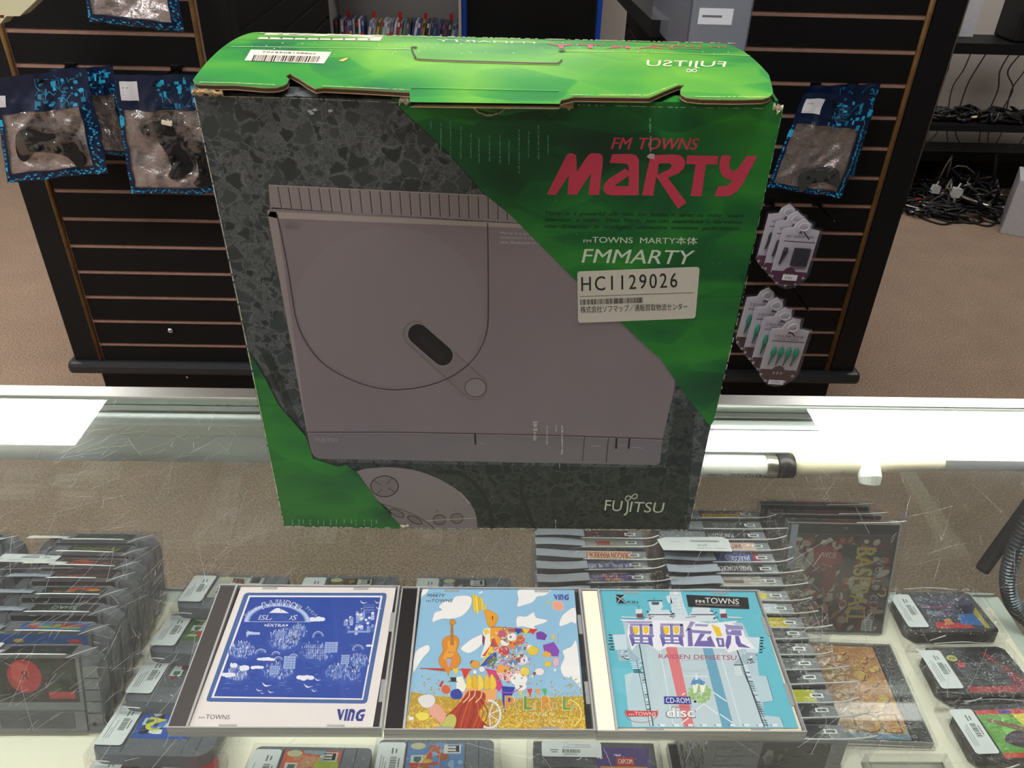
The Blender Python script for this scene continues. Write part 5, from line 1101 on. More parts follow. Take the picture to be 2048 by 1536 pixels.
for i, ((x, y), lb, art, kd, _) in enumerate(N64): n64_cart(lb, (x, y, SZ+.0188), (-TL, 0, R(-1.5 if i < 4 else 0)), 70+i, art, kind=kd)
n64_cart('red rounded cartridge with a dark purple label in front of the left CD case', (-.382, .3955, SZ+.0188), (-TL, 0, R(-2)), 80, ('2a2438', ('4a3a6a', '1c1a26', '6a4a3a', '3a3450', '7a5a30')), 'n64_red', 'red')
n64_cart('grey rounded cartridge with a red and orange tennis label below the left CD case', (-.231, .4015, SZ+.0188), (-TL, 0, R(-1)), 81, ('d4543a', ('c8926a', 'e06a44', 'b83a2a', 'e8dcd0')), kind='tennis')
n64_cart('grey rounded cartridge with a blue oval label below the middle CD case', (-.108, .409, SZ+.0188), (-TL, 0, 0), 82, ('5a86c0', ('c8402a', 'd8b02a', '8ab0d8', 'b05a2a')))
n64_cart('grey rounded cartridge showing only its label top at the picture bottom', (-.104, .338, SZ+.0188), (-TL, 0, 0), 83, ('20305a', ('3a5aa0', '141c30')))

# ---- tall grey cartridges in leaning rows (right of middle)
SPX = .056
def nes_cart(label, loc, seed, spine, group, rx=R(-5), flare=.020, tag=True, tagw=.055, big=False):
    rs = random.Random(seed); W_, H_, T_ = .120, .133, .0158
    r = thing('game_cartridge', label, 'game cartridge', loc, (rx, 0, rs.uniform(-.025, .025)), group)
    m = MB(); m.box(0, W_, -T_/2, T_/2, 0, H_, 'nes_grey'); build('shell', m, r, bevel=.0012)
    m = MB()
    for k in range(9): z = .012+k*.0125; m.box(.006, .040, -T_/2-.0006, -T_/2+.0002, z, z+.009, 'nes_grey')
    m.box(.100, .112, -.0022, .0024, H_-.0002, H_+.0006, 'tray_cream' if False else 'white_plastic'); m.box(.102, .110, -.001, .0012, H_+.0004, H_+.0008, 'cart_grey_dark'); build('grip_ridge', m, r)
    P = Print(lambda p, h: (p[0], p[1], H_+h)); base, col, txts = spine; x0, x1 = SPX-.004, .104
    P.rect(x0, -.0068, x1, .0068, base, 0)
    for (t, c, a, b, u, v) in txts:   # text, colour, from..to along the spine, across it; upside down to us
        if t == '#': P.rect(x0+(x1-x0)*a, -.0068+.0136*u, x0+(x1-x0)*b, -.0068+.0136*v, c, 1)
        else: X0, X1, Y0, Y1 = x0+(x1-x0)*a, x0+(x1-x0)*b, -.0068+.0136*u, -.0068+.0136*v; P.text(t, (X1, Y0), (X0, Y0), (X0, Y1), (X1, Y1), c, .02, lay=2)
    P.pl = lambda p, h: (p[0], -T_/2-h, p[1]); blotch(P, .046, .045, .106, .128, base, (base, col, '4a4a50', '8a8a88'), 14, seed); build('label', P, r)
    if tag: m = MB(); m.grid(lambda u, v: (-.001+tagw*u, -T_/2-.0012+.014*v, H_+.0046-.002*v+.0012*math.sin(u*4+seed)), 6, 4, 'tag_back'); build('price_tag', m, r)
    f = rs.uniform(.6, 1.15)*flare
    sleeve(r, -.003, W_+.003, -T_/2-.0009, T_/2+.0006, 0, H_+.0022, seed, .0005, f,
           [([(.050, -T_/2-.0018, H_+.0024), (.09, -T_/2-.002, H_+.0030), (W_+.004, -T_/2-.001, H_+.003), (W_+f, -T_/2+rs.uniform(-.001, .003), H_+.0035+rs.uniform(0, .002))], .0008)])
    return r
dyn = .133*math.sin(R(5)); dz = .0012
GA = 'tall grey cartridges standing in the narrow row behind the cream-spined case'
A_ = [(.658, 'tall grey cartridge at the back of the narrow row, dark red spine label', ('4a1a1c', '6a2a28', (('#', '2a2020', .3, .8, .3, .7),))),
 (.643, 'tall grey cartridge with a pale grey spine and a small red oval, narrow row', ('9a9a94', '8a8a84', (('#', 'a8443a', .28, .58, .25, .75),))),
 (.626, 'tall grey cartridge with a cream spine and red lettering, narrow row', ('e0c8a8', 'b02a24', (('DRAGON WARRIOR II', 'b0342a', .03, .97, .12, .88),))),
 (.608, 'tall grey cartridge with a dull violet spine and white lettering, narrow row', ('4c4c7c', '8a8ab0', (('DR. JEKYLL', 'c4c4d8', .55, .92, .25, .75), ('AND', 'a8a8c0', .40, .50, .3, .7), ('MR. HYDE', 'c4c4d8', .06, .36, .25, .75)))),
 (.590, 'tall grey cartridge with a purple spine and orange and red lettering, narrow row', ('43286e', 'd88a2a', (('DuckTales', 'e0a030', .38, .68, .08, .5), ('CAPCOM', 'b0302a', .3, .75, .6, .95)))),
 (.572, 'tall grey cartridge frontmost in the narrow row, half hidden by the cream-spined case', ('5a5c62', '7a7c82', ()))]
for i, (y, lb, sp) in enumerate(A_): nes_cart(lb, (.052, y-dyn, SZ+dz), 100+i, sp, GA)
GB = 'tall grey cartridges standing in the long row that runs under the pale blue case'
B_ = [('spine yellow on dark purple, rearmost of the long row behind the box corner', ('5a3440', 'c8a020', (('#', 'd0a41e', .05, .9, .05, .55), ('NINJA GAIDEN III', '5a2a1a', .1, .85, .1, .5)))),
 ('dark grey spine with faint lettering, second of the long row', ('3c4040', '6a6e6e', (('TECMO BOWL', '7a7e7e', .2, .7, .25, .75),))),
 ('black spine with white lettering, just behind the big white price sticker', ('2e3230', 'c8ccc8', (('PUNCH-OUT!!', 'c8ccc8', .05, .6, .25, .75),))),
 ('pale pink spine, at the big white price sticker', ('d8b4a4', 'b07a6a', (('SHATTERHAND', '5a3430', .1, .7, .25, .75),))),
 ('blue and red spine with a white round emblem', ('26408e', 'b02a44', (('#', 'a02a44', .85, 1, 0, 1), ('JALECO', 'd8dce8', .42, .80, .15, .85),))),
 ('black spine with blue end, in front of the blue and red one', ('1c1c20', 'd8d8dc', (('BASES LOADED', 'd0d0d4', .08, .75, .3, .85),))),
 ('pale spine with a brown band, in the middle of the visible run', ('a8a49c', '8a7a6a', (('#', '6a5a4a', .1, .5, .3, .7),))),
 ('pale spine with a yellow patch, in the middle of the visible run', ('a6a6a0', 'd8c02a', (('#', 'd8c42a', .5, .85, .2, .8),))),
 ('white and light blue spine beside the warship case corner', ('ccd4dc', '5a9ac8', (('#', '6aa4cc', .3, .6, .2, .8),))),
 ('yellow spine end, first below the top right corner of the blue case', ('c8b41e', 'e0c82a', ())),
 ('dark ribbed end in crumpled film, below the upper yellow one', ('4a4c50', '6a6c70', ())),
 ('dark spine end with a thin pale fold, beside the standing baseball case', ('3a3c40', '6a6c70', ())),
 ('grey spine end between the two shelf gaps, beside the yellow-orange case', ('6a6c70', '8a8c90', ())),
 ('dark spine end with a small white notch, above the lower yellow one', ('2c2e32', '5a5c60', ())),
 ('greenish yellow spine end, the lower of the two yellow ones', ('b4b41c', 'd0cc2a', ())),
 ('black spine end in thin film, second from the front of the long row', ('26282c', '5a5c60', ())),
 ('black spine end, frontmost of the long row above the dark strip case', ('222428', '5a5c60', ()))]
for i, (lb, sp) in enumerate(B_):
    y = .691-i*.01715
    nes_cart('tall cartridge, '+lb, (.192+(.004 if i > 8 else 0), y-dyn, SZ+dz), 130+i, sp, GB, flare=.026, tag=i not in (0, 1, 2))
    if i == 4:
        P = Print(lambda p, h: (p[0], p[1], .133+h)); P.ring(.094-.0235, 0, .0042, .0042, .0007, 'd8dce8', 20, lay=3)
        for k in (-.0016, 0, .0016): P.line([(.0665, k), (.0745, k)], .0004, 'd8dce8', lay=3)
        build('emblem', P, bpy.data.objects[[o.name for o in COL.objects if o.get('label', '').startswith('tall cartridge, blue and red')][0]])
    if i == 3:
        rr_ = [o for o in COL.objects if o.get('label', '').startswith('tall cartridge, pale pink')][0]
        P = Print(lambda p, h: (p[0], -.014+p[1]*.97, .1435-p[1]*.25+h)); rs = random.Random(2)
        P.poly([(-.004, -.008), (.070, -.010), (.074, .020), (.068, .026), (.004, .024), (-.006, .018)], 'd6dade', lay=0)
        a = .030
        while a < .062: b = rs.choice((.0005, .0009)); P.rect(a, .012, a+b, .017, '4a4c50', 1); a += b+.0006
        P.text('$49.99', (.046, .003), (.036, .003), (.036, .007), (.046, .007), '4a4c50', .02, lay=1); P.text('USED GAME', (.066, -.004), (.034, -.004), (.034, -.001), (.066, -.001), '7a7c80', 0, lay=1); P.text('NES', (.018, .012), (.008, .012), (.008, .014), (.018, .014), '7a7c80', 0, lay=1)
        build('price_tag', P, rr_)
# flat tall cartridge in front, with orange label
def nes_flat():
    r = thing('game_cartridge', 'tall grey cartridge lying flat with an orange and purple label at the picture bottom', 'game cartridge', (.046, .360, SZ+.002), (0, 0, R(-1)))
    m = MB(); m.box(0, .122, 0, .118, 0, .0175, 'cart_grey_dark'); build('shell', m, r, bevel=.001)
    P = Print(lp('top', .0175)); P.rect(.062, .0, .116, .112, '4a2e78', 0); P.rect(.066, .0, .112, .092, 'd8902a', 1); P.rect(.082, .092, .100, .102, 'c02a26', 2); P.text('CAPCOM', (.084, .1), (.098, .1), (.098, .095), (.084, .095), 'f0d8c8', .03, lay=3); P.text('MEGAMAN 2', (.070, .086), (.108, .086), (.108, .078), (.070, .078), '4a8ab0', .03, .2, lay=3)
    blotch(P, .067, .02, .111, .074, 'cc7a26', ('d84a2a', 'e0a83a', '9a4a2a'), 8, 5, 2); build('label', P, r)
    m = MB()
    for k in range(6): m.box(.006, .055, .015+k*.015, .026+k*.015, .0175, .0183, 'cart_grey_dark')
    build('grip_ridge', m, r); sticker(r, 'top', .0196, .008, .100, .068, .116, 9, True)
    sleeve(r, -.006, .128, -.002, .122, 0, .019, 9, .0018)
nes_flat()
c4 = cd_case('clear CD case with black spine and dark figure print at the picture bottom', (.186, .3565, SZ), 'case_black', 'cart_grey_dark'); c4['group'] = 'CD cases lying on the shelf'
P = Print(lambda p, h: (p[0], p[1], .0088+h)); P.rect(.018, .003, .138, .122, '8d9084', 0); P.rect(.068, .003, .112, .112, '2c322e', 1); P.poly([(.080, .07), (.090, .105), (.100, .07), (.108, .05), (.07, .05)], '55605a', lay=2); P.rect(.069, .003, .111, .055, '3a3f6a', 3); P.rect(.122, .003, .137, .122, '3d3a36', 1)
P.text('TURBO', (.075, .119), (.105, .119), (.105, .115), (.075, .115), 'c8c8c0', .02, lay=2); build('cover_card', P, c4)
m = MB(); m.box(.146, .171, .0, .1300, 0, .009, 'spine_charcoal'); m.box(.1445, .1460, 0, .130, 0, .0105, 'clear_edge'); m.box(.171, .1725, 0, .130, 0, .0105, 'clear_edge'); m.box(.1445, .1725, 0, .130, .0098, .0105, 'clear_plastic')
t = thing('plastic_tray', 'narrow clear plastic case with a charcoal card, beside the dark figure case', 'plastic case', (.186, .3565, SZ)); build('case_body', m, t)
# faint clear empty box at the very bottom
m = MB(); m.box(0, .085, 0, .03, 0, .0015, 'clear_plastic'); m.box(0, .085, .028, .030, 0, .016, 'clear_plastic'); m.box(0, .002, 0, .03, 0, .016, 'clear_plastic'); m.box(.083, .085, 0, .03, 0, .016, 'clear_plastic')
setp(build('clear_box', m), 'empty clear plastic box lying on the cream shelf at the bottom edge', 'plastic box').location = (.385, .437, SZ)

# ---- standing CD cases and the flat one
def upright_case(label, loc, rx, big, seed, w_=.128, tint='5a1416'):
    r = thing('cd_case', label, 'CD case', loc, (rx, 0, R(-1)), 'CD cases standing behind the baseball one')
    m = MB(); m.box(0, w_, .0015, .0095, 0, .142, 'case_black'); build('disc_tray', m, r)
    m = MB(); m.box(0, w_, 0, .0012, 0, .142, 'clear_plastic'); m.box(-.001, 0, 0, .0105, 0, .142, 'clear_edge'); m.box(w_, w_+.001, 0, .0105, 0, .142, 'clear_edge'); m.box(-.001, w_+.001, 0, .0105, .142, .143, 'clear_edge'); m.box(-.001, w_+.001, 0, .0105, -.001, 0, 'clear_edge'); build('case_lid', m, r)
    P = Print(lambda p, h: (p[0], p[1], .1432+h)); P.rect(w_*.32, .001, w_*.93, .009, tint, 0); P.rect(w_*.0, .001, w_*.32, .009, '1c1618', 0); build('spine_card', P, r)
    P = Print(lambda p, h: (p[0], .0013-h*.2, p[1])); rs = random.Random(seed)
    if big:
        P.rect(.002, .002, w_-.003, .127, '4a3026', 0)
        for _ in range(260):
            x, z = rs.uniform(.005, w_-.006), rs.uniform(.005, .123); P.ell(x, z, rs.uniform(.002, .008), rs.uniform(.002, .006), rs.choice(('6a2c1e', 'b8a090', 'c8b8a8', '8a4028', '3a2018', '2a1c14', 'd0c4b4', 'a06a40', '8a2a20', 'b05a30')), 9, rs.random()*3, 1+rs.random())
        P.poly([(.010, .080), (.022, .086), (.024, .102), (.012, .106), (.004, .100)], 'b4aea4', lay=3); P.poly([(.004, .064), (.020, .082), (.030, .108), (.036, .108), (.036, .094), (.022, .075), (.008, .056)], 'b9b3aa', lay=3)
        P.poly([(.032, .112), (.052, .114), (.066, .104), (.068, .092), (.050, .086), (.036, .092)], 'a0281e', lay=4); P.text('WCB', (.044, .105), (.060, .105), (.060, .098), (.044, .098), 'c8b4a8', .02, lay=5)
        P.poly([(.068, .116), (.084, .116), (.084, .086), (.070, .080)], '1c1610', lay=3.5); P.poly([(.050, .088), (.064, .086), (.062, .060), (.054, .050), (.048, .064)], '8a2a1c', lay=4); P.line([(.050, .06), (.058, .03), (.064, .008)], .002, 'a88a60', lay=5)
        P.poly([(.008, .046), (.026, .047), (.026, .062), (.008, .062)], '8a8470', lay=5); P.line([(.010, .048), (.024, .049), (.024, .060), (.010, .060)], .0006, '4a4438', lay=6, closed=True); P.line([(.012, .055), (.022, .055)], .0008, '4a4438', lay=6)
        YL = 'c8b440'
        P.text('BASEBALL', (.105, .112), (.105, .014), (.083, .014), (.083, .112), YL, .035, lay=8, space=1.05); P.text('WORLD CLASS', (.117, .100), (.117, .018), (.108, .018), (.108, .100), 'b8b4ac', .02, lay=8, space=1.3)
        P.text('NEC', (.017, .117), (.017, .107), (.013, .107), (.013, .117), 'c0b8a8', .03, lay=8); P.text('8', (.064, .134), (.069, .134), (.069, .138), (.064, .138), '8a8468', .02, lay=8)
        P.rect(.0, .128, w_, .1415, '141312', 2); P.line([(0, .128), (w_, .128)], .001, '5a605a', lay=3); P.rect(.103, .003, .116, .018, 'd4d6d4', 9)
        for k in range(5): P.rect(.105, .005+k*.0024, .113, .006+k*.0024, '7a7c7c', 9.5)
    else: P.rect(.002, .002, w_-.002, .14, '2a1c1c', 0)
    build('cover_card', P, r)
    m = MB(); m.box(.003, .011, -.0012, -.0004, .085, .141, 'tag_back'); build('price_tag', m, r) if big else None
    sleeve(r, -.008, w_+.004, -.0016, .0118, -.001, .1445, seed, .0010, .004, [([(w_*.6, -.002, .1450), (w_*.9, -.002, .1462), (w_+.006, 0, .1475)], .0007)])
    return r
th = R(-17.6)
upright_case('standing clear CD case with a stadium crowd print and yellow baseball lettering', (.342, .630, SZ+.003), th, True, 201)
upright_case('CD case with a dark red spine leaning just behind the baseball one', (.326, .6445, SZ+.003), th, False, 202)
upright_case('CD case leaning at the very back of the standing trio', (.318, .660, SZ+.003), th, False, 203, tint='6a1a22')
c5 = thing('cd_case', 'CD case with orange and yellow cover and black spine, right of the long row', 'CD case', (.3225, .4870, SZ), (0, 0, R(-2)), 'CD cases lying on the shelf')
m = MB(); m.box(0, .143, 0, .125, 0, .0016, 'clear_edge'); build('base_shell', m, c5)
m = MB(); m.box(.002, .141, .002, .123, .0017, .0080, 'case_black'); build('disc_tray', m, c5)
m = MB(); m.box(.1285, .1415, .0015, .1235, .0080, .0094, 'case_black'); m.box(.1235, .1245, .0015, .1235, .0080, .0094, 'cart_grey_dark'); build('spine_strip', m, c5)
m = MB(); m.box(.0005, .1425, .0008, .1242, .0096, .0105, 'clear_plastic'); m.box(0, .143, 0, .0012, .0016, .0105, 'clear_edge'); m.box(0, .143, .1238, .125, .0016, .0105, 'clear_edge'); m.box(.1418, .143, 0, .125, .0016, .0105, 'clear_edge'); build('case_lid', m, c5)
P = Print(lambda p, h: (p[0], p[1], .0085+h)); rs = random.Random(31)
P.rect(.003, .0035, .1215, .1215, 'd9924a', 0)
for _ in range(70):
    x, y = rs.uniform(.02, .116), rs.uniform(.03, .116); k = rs.randint(6, 9); s = rs.uniform(.004, .009); a0 = rs.random()*6
    pts = [(x+s*math.cos(a0+6.283*j/k)*rs.uniform(.7, 1), y+s*math.sin(a0+6.283*j/k)*rs.uniform(.6, .9)) for j in range(k)]
    l = 1+rs.random(); P.poly([(a+.001, b-.0015) for a, b in pts], rs.choice(('9a5a24', '8a4a20', 'b8702c')), lay=l); P.poly(pts, rs.choice(('e8b83a', 'f0c850', 'e0a030', 'e9a060', 'dca04a')), lay=l+.02)
P.poly(smoothp([(.016, .118), (.050, .119), (.062, .100), (.040, .082), (.020, .096)], 4, True), 'eec0a0', lay=1.5)
P.rect(.003, .0035, .1215, .014, '6a94b0', 3); P.rect(.003, .010, .1215, .016, 'b9a878', 3.1)
for ch, x, w_, c in (('B', .096, .017, 'e09a26'), ('O', .070, .024, 'e8a82c'), ('N', .050, .016, 'e09a26'), ('K', .030, .016, 'e09a26')):
    P.text(ch, (x+w_+.0014, .0105), (x-.0014, .0105), (x-.0014, .0335), (x+w_+.0014, .0335), '8a4e14', .10, lay=5); P.text(ch, (x+w_, .012), (x, .012), (x, .032), (x+w_, .032), c, .07, lay=6)
P.poly(smoothp([(.020, .036), (.060, .034), (.098, .038), (.098, .048), (.060, .045), (.020, .047)], 4, True), 'e0a04a', lay=4)
for i, ch in enumerate('ADVENTURE'): x = .094-i*.0088; P.text(ch, (x+.003, .0375), (x-.003, .0375), (x-.003, .0455), (x+.003, .0455), 'b0682a', .04, lay=7)
build('cover_card', P, c5); sticker(c5, 'top', .0107, .024, .006, .050, .030, 12)
sleeve(c5, -.002, .146, -.002, .128, 0, .0118, 14, .0006, 0, [([(.0, -.002, .006), (.07, -.003, .0085), (.144, -.002, .006)], .0004)])
# ---- three black cartridges at the right
def gen_cart(label, loc, rz, seed, draw):
    r = thing('game_cartridge', label, 'game cartridge', loc, (R(-5), 0, rz), 'black cartridges in film at the right end of the shelf')
    W_, H_, T_ = .106, .066, .0165; m = MB()
    m.prism([(.010, 0), (W_-.002, 0), (W_, .004), (W_-.003, H_-.004), (W_-.010, H_), (.012, H_), (.002, H_-.012), (0, .012)], 'z', 0, T_, 'cart_black'); build('shell', m, r, bevel=.003)
    P = Print(lp('top', T_)); draw(P); build('label', P, r)
    st = sticker(r, 'top', T_+.0024, -.001, .006, .024, .060, seed)
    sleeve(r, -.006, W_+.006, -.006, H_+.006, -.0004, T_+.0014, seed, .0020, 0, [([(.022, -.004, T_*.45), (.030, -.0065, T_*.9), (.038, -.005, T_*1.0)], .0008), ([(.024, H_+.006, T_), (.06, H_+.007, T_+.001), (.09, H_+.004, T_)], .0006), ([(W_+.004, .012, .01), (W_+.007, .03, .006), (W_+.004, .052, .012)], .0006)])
def gA(P): blotch(P, .030, .006, .098, .058, '2c2c48', ('3a3a66', '4a2a50', '28304a', '1c1c30'), 16, 1); P.poly([(.033, .006), (.080, .006), (.076, .014), (.036, .016)], 'b8242a', lay=4); P.poly([(.066, .012), (.092, .010), (.092, .030), (.070, .028)], '2a6ab0', lay=4.5); P.poly([(.092, .006), (.098, .006), (.098, .04), (.090, .030)], 'a8982a', lay=4.6); P.poly([(.048, .012), (.058, .012), (.056, .022), (.048, .020)], 'c87a3a', lay=4.7); P.text('GAME GEAR', (.052, .028), (.034, .028), (.034, .034), (.052, .034), '8a90a0', .02, lay=4.8); P.line([(.036, .040), (.07, .042)], .004, '6a2a54', lay=4)
def gB(P):
    P.rect(.030, .002, .100, .060, '26282c', 0); P.rect(.030, .002, .100, .010, 'a01c26', 1); P.poly([(.084, .002), (.100, .002), (.100, .020), (.078, .058), (.072, .058)], '7a1830', lay=1.5); P.ell(.034, .050, .006, .0045, 'c8c45a', 12, lay=2); P.text('NEW', (.038, .048), (.030, .048), (.030, .052), (.038, .052), '2a2a20', .03, lay=3)
    for i in range(6):
        for j in range(4): x, y = .034+i*.0085+(j % 2)*.002, .012+j*.0082; P.rect(x, y, x+.0078, y+.0074, 'c0393a' if (i, j) == (0, 3) else ('3e4146', '484b52')[(i+j) % 2], 2)
def gC(P): blotch(P, .028, .002, .104, .060, '5aa02e', ('68b43a', '4a8a26', '7ac04a'), 10, 3); P.rect(.028, .054, .104, .060, 'c8241e', 4); P.rect(.028, .002, .104, .008, 'c8401e', 4); P.rect(.054, .055, .066, .059, '2a3ab0', 5); P.poly([(.070, .040), (.104, .036), (.104, .054), (.066, .054)], 'e0d02a', lay=4.2); P.poly(smoothp([(.040, .024), (.060, .034), (.090, .026), (.096, .014), (.070, .010), (.046, .016)], 4, True), '3c2438', lay=5); P.poly([(.036, .050), (.06, .042), (.09, .03), (.09, .024), (.06, .034), (.034, .046)], '7a5a34', lay=5.2)
gen_cart('black cartridge with a blue, red and yellow label, farthest of the three at the right', (.496, .614, SZ+.004), R(1), 301, gA)
gen_cart('black cartridge with brick-patterned label and red edge, middle of the three', (.497, .531, SZ+.004), R(1.5), 302, gB)
gen_cart('black cartridge with a bright green label, nearest of the three at the right', (.497, .455, SZ+.004), R(2), 303, gC)
# ---- ribbed conduit and black bar at the right end
t = thing('flexible_conduit', 'dark ribbed metal conduit curving down at the right end of the counter', 'conduit', (.60, .66, SZ))
pa = [(.66, .70, .925), (.628, .675, .885), (.612, .665, .84), (.605, .655, .80), (.611, .648, .762), (.628, .640, .73), (.655, .630, .71)]
pp = smooth3(pa, 26); m = MB(); m.tube(pp, [.0075+(.0022 if i % 3 == 0 else 0) for i in range(len(pp))], 'conduit', 14); build('ribbed_hose', m, t, world=True, smooth=False)
t = thing('black_tube', 'hollow black metal tube end beside the ribbed conduit', 'metal tube', (.60, .70, SZ))
a, b = Vector((.608, .690, .742)), Vector((.650, .712, .858)); m = MB(); m.tube([a, b], .0085, 'bar_black', 20, caps=False); m.tube([a+(b-a)*.001, a+(b-a)*.9], .0065, 'dark_void', 16, caps=False); d = (b-a).normalized(); m.tube([a-d*.0004, a+d*.003], [.0085, .0085], 'bar_black', 20, caps=False); build('tube_body', m, t, world=True, smooth=True)
m = MB(); m.tube([a+d*.004, a+d*.0045], .0068, 'dark_void', 16); build('bore', m, t, world=True)

# ================================================================== slat wall towers
def tower(label, x0, x1, px0, px1, frame_left, hooks=()):
    """x0..x1 the whole width, px0..px1 the slatted field"""
    t = thing('slatwall_tower', label, 'display stand', ((x0+x1)/2, 2.6, 0)); y0, y1 = 2.0, 3.22; H = 1.75; zb = .195
    def pt(n, m, **k): return build(n, m, t, world=True, **k)
    m = MB(); m.box(px0-.005, px1+.005, y0+.0035, y0+.03, zb, H, 'slat_core'); m.box(x0+.03, x1-.03, y0+.03, y1-.03, zb, H, 'frame_black'); pt('core_board', m)
    for a, b in ((x0, px0-.0065), (px1+.0065, x1)):
        m = MB(); m.box(a, b, y0-.001, y0+.03, zb, H, 'frame_black'); pt('corner_board', m, bevel=.0015)
    for a in (px0-.0065, px1-.0065):
        m = MB(); m.tube([(a+.0015, y0-.001, zb), (a+.0015, y0-.001, H)], .0062, 'trim_wood', 10); pt('edge_trim', m, smooth=True)
    z = .249; sl = None
    zs = []
    k = -1
    lo = zb
    while lo < H-.02:
        hi = .2485+.0762*(k+1)-.0055; 
        if sl is None or k < 0:
            m = MB(); m.box(px0+.004, px1-.001, y0, y0+.0034, lo, hi, 'slat_black'); s_ = pt('slat', m)
            if k >= 0: sl = s_
        else:
            c = sl.copy(); COL.objects.link(c); c.parent = t; c.location.z = sl.location.z+.0762*k
        lo = hi+.011; k += 1
    # side face: slats running back
    X = x1 if frame_left else x0
    first = None
    for k in range(0, 21):
        z0 = .2485+.0762*k+.0055
        if z0 > H-.07: break
        if first is None:
            m = MB(); a, b = (X-.006, X) if frame_left else (X, X+.006)
            m.box(a, b, y0+.05, y1-.05, z0, z0+.0652, 'slat_black'); first = pt('slat', m); k0 = k
            m = MB(); m.box(X-.02 if frame_left else X+.006, X-.006 if frame_left else X+.02, y0+.05, y1-.05, .3, H, 'slat_core_dark'); pt('core_board', m)
        else: c = first.copy(); COL.objects.link(c); c.parent = t; c.location.z = first.location.z+.0762*(k-k0)
    for Y in (y0+.03, y1-.05):
        m = MB(); m.box(X-.02 if frame_left else X, X if frame_left else X+.02, Y, Y+.02, .2, H, 'frame_black'); pt('corner_board', m)
    # rounded rubber kick moulding and plinth
    e = .02; m = MB(); m.box(x0-e, x1+e, y0-.022, y1+e, .158, .196, 'base_rubber'); pt('kick_moulding', m, bevel=.012)
    m = MB(); m.box(x0+.035, x1-.035, y0+.05, y1-.05, 0, .158, 'frame_black'); pt('plinth', m)
    return t
ta_ = tower('black slatted display tower behind the box on the left, brown grooves', -1.205, -.605, -1.125, -.682, True)
tb_ = tower('black slatted display tower on the right with hanging accessory packs', .477, 1.076, .556, 1.000, False)
for (x, z, tt_) in ((-.91, .300, ta_), ):
    m = MB(); m.tube([(x, 2.0, z), (x, 1.994, z), (x, 1.991, z)], [.009, .0085, .004], 'screw_metal', 14); build('screw_cap', m, tt_, world=True, smooth=True)
m = MB(); m.tube([(-.915, 2.045, .112), (-.915, 2.042, .112)], .004, 'screw_metal', 10); build('screw_cap', m, ta_, world=True)

def hook(label, x, z, ln=.16, rise=.02):
    r = thing('display_hook', label, 'hook', (x, 2.0, z), group='black pegs of the slatted towers')
    m = MB(); m.box(-.013, .013, -.003, .002, -.007, .008, 'hook_black'); build('clip', m, r, bevel=.001)
    m = MB(); m.tube([(0, -.002, 0), (0, -ln*.5, rise*.2), (0, -ln*.93, rise*.5), (0, -ln, rise)], .0032, 'hook_black', 8); build('peg', m, r, smooth=True)
    return r
hook('black peg holding the front left bag', -.995, 1.012, rise=.0); hook('black peg holding the bag next to the box corner', -.75, 1.012, rise=.0)
hook('black peg holding the bags at the top right', .77, 1.006, rise=.0); hook('black peg above the upper blister packs', .72, .712); hook('black peg above the lower blister packs', .70, .560)
hook('empty black peg at the right of the right tower, below the bags', .845, .712, .13, .004); hook('empty black peg near the right trim, beside the lower packs', .83, .475, .15, .0); hook('black peg holding the cut off bag at the top left', -.76, 1.185)
hook('empty black peg between the two bag rows, near the box', .86, 1.008, .10, .0)

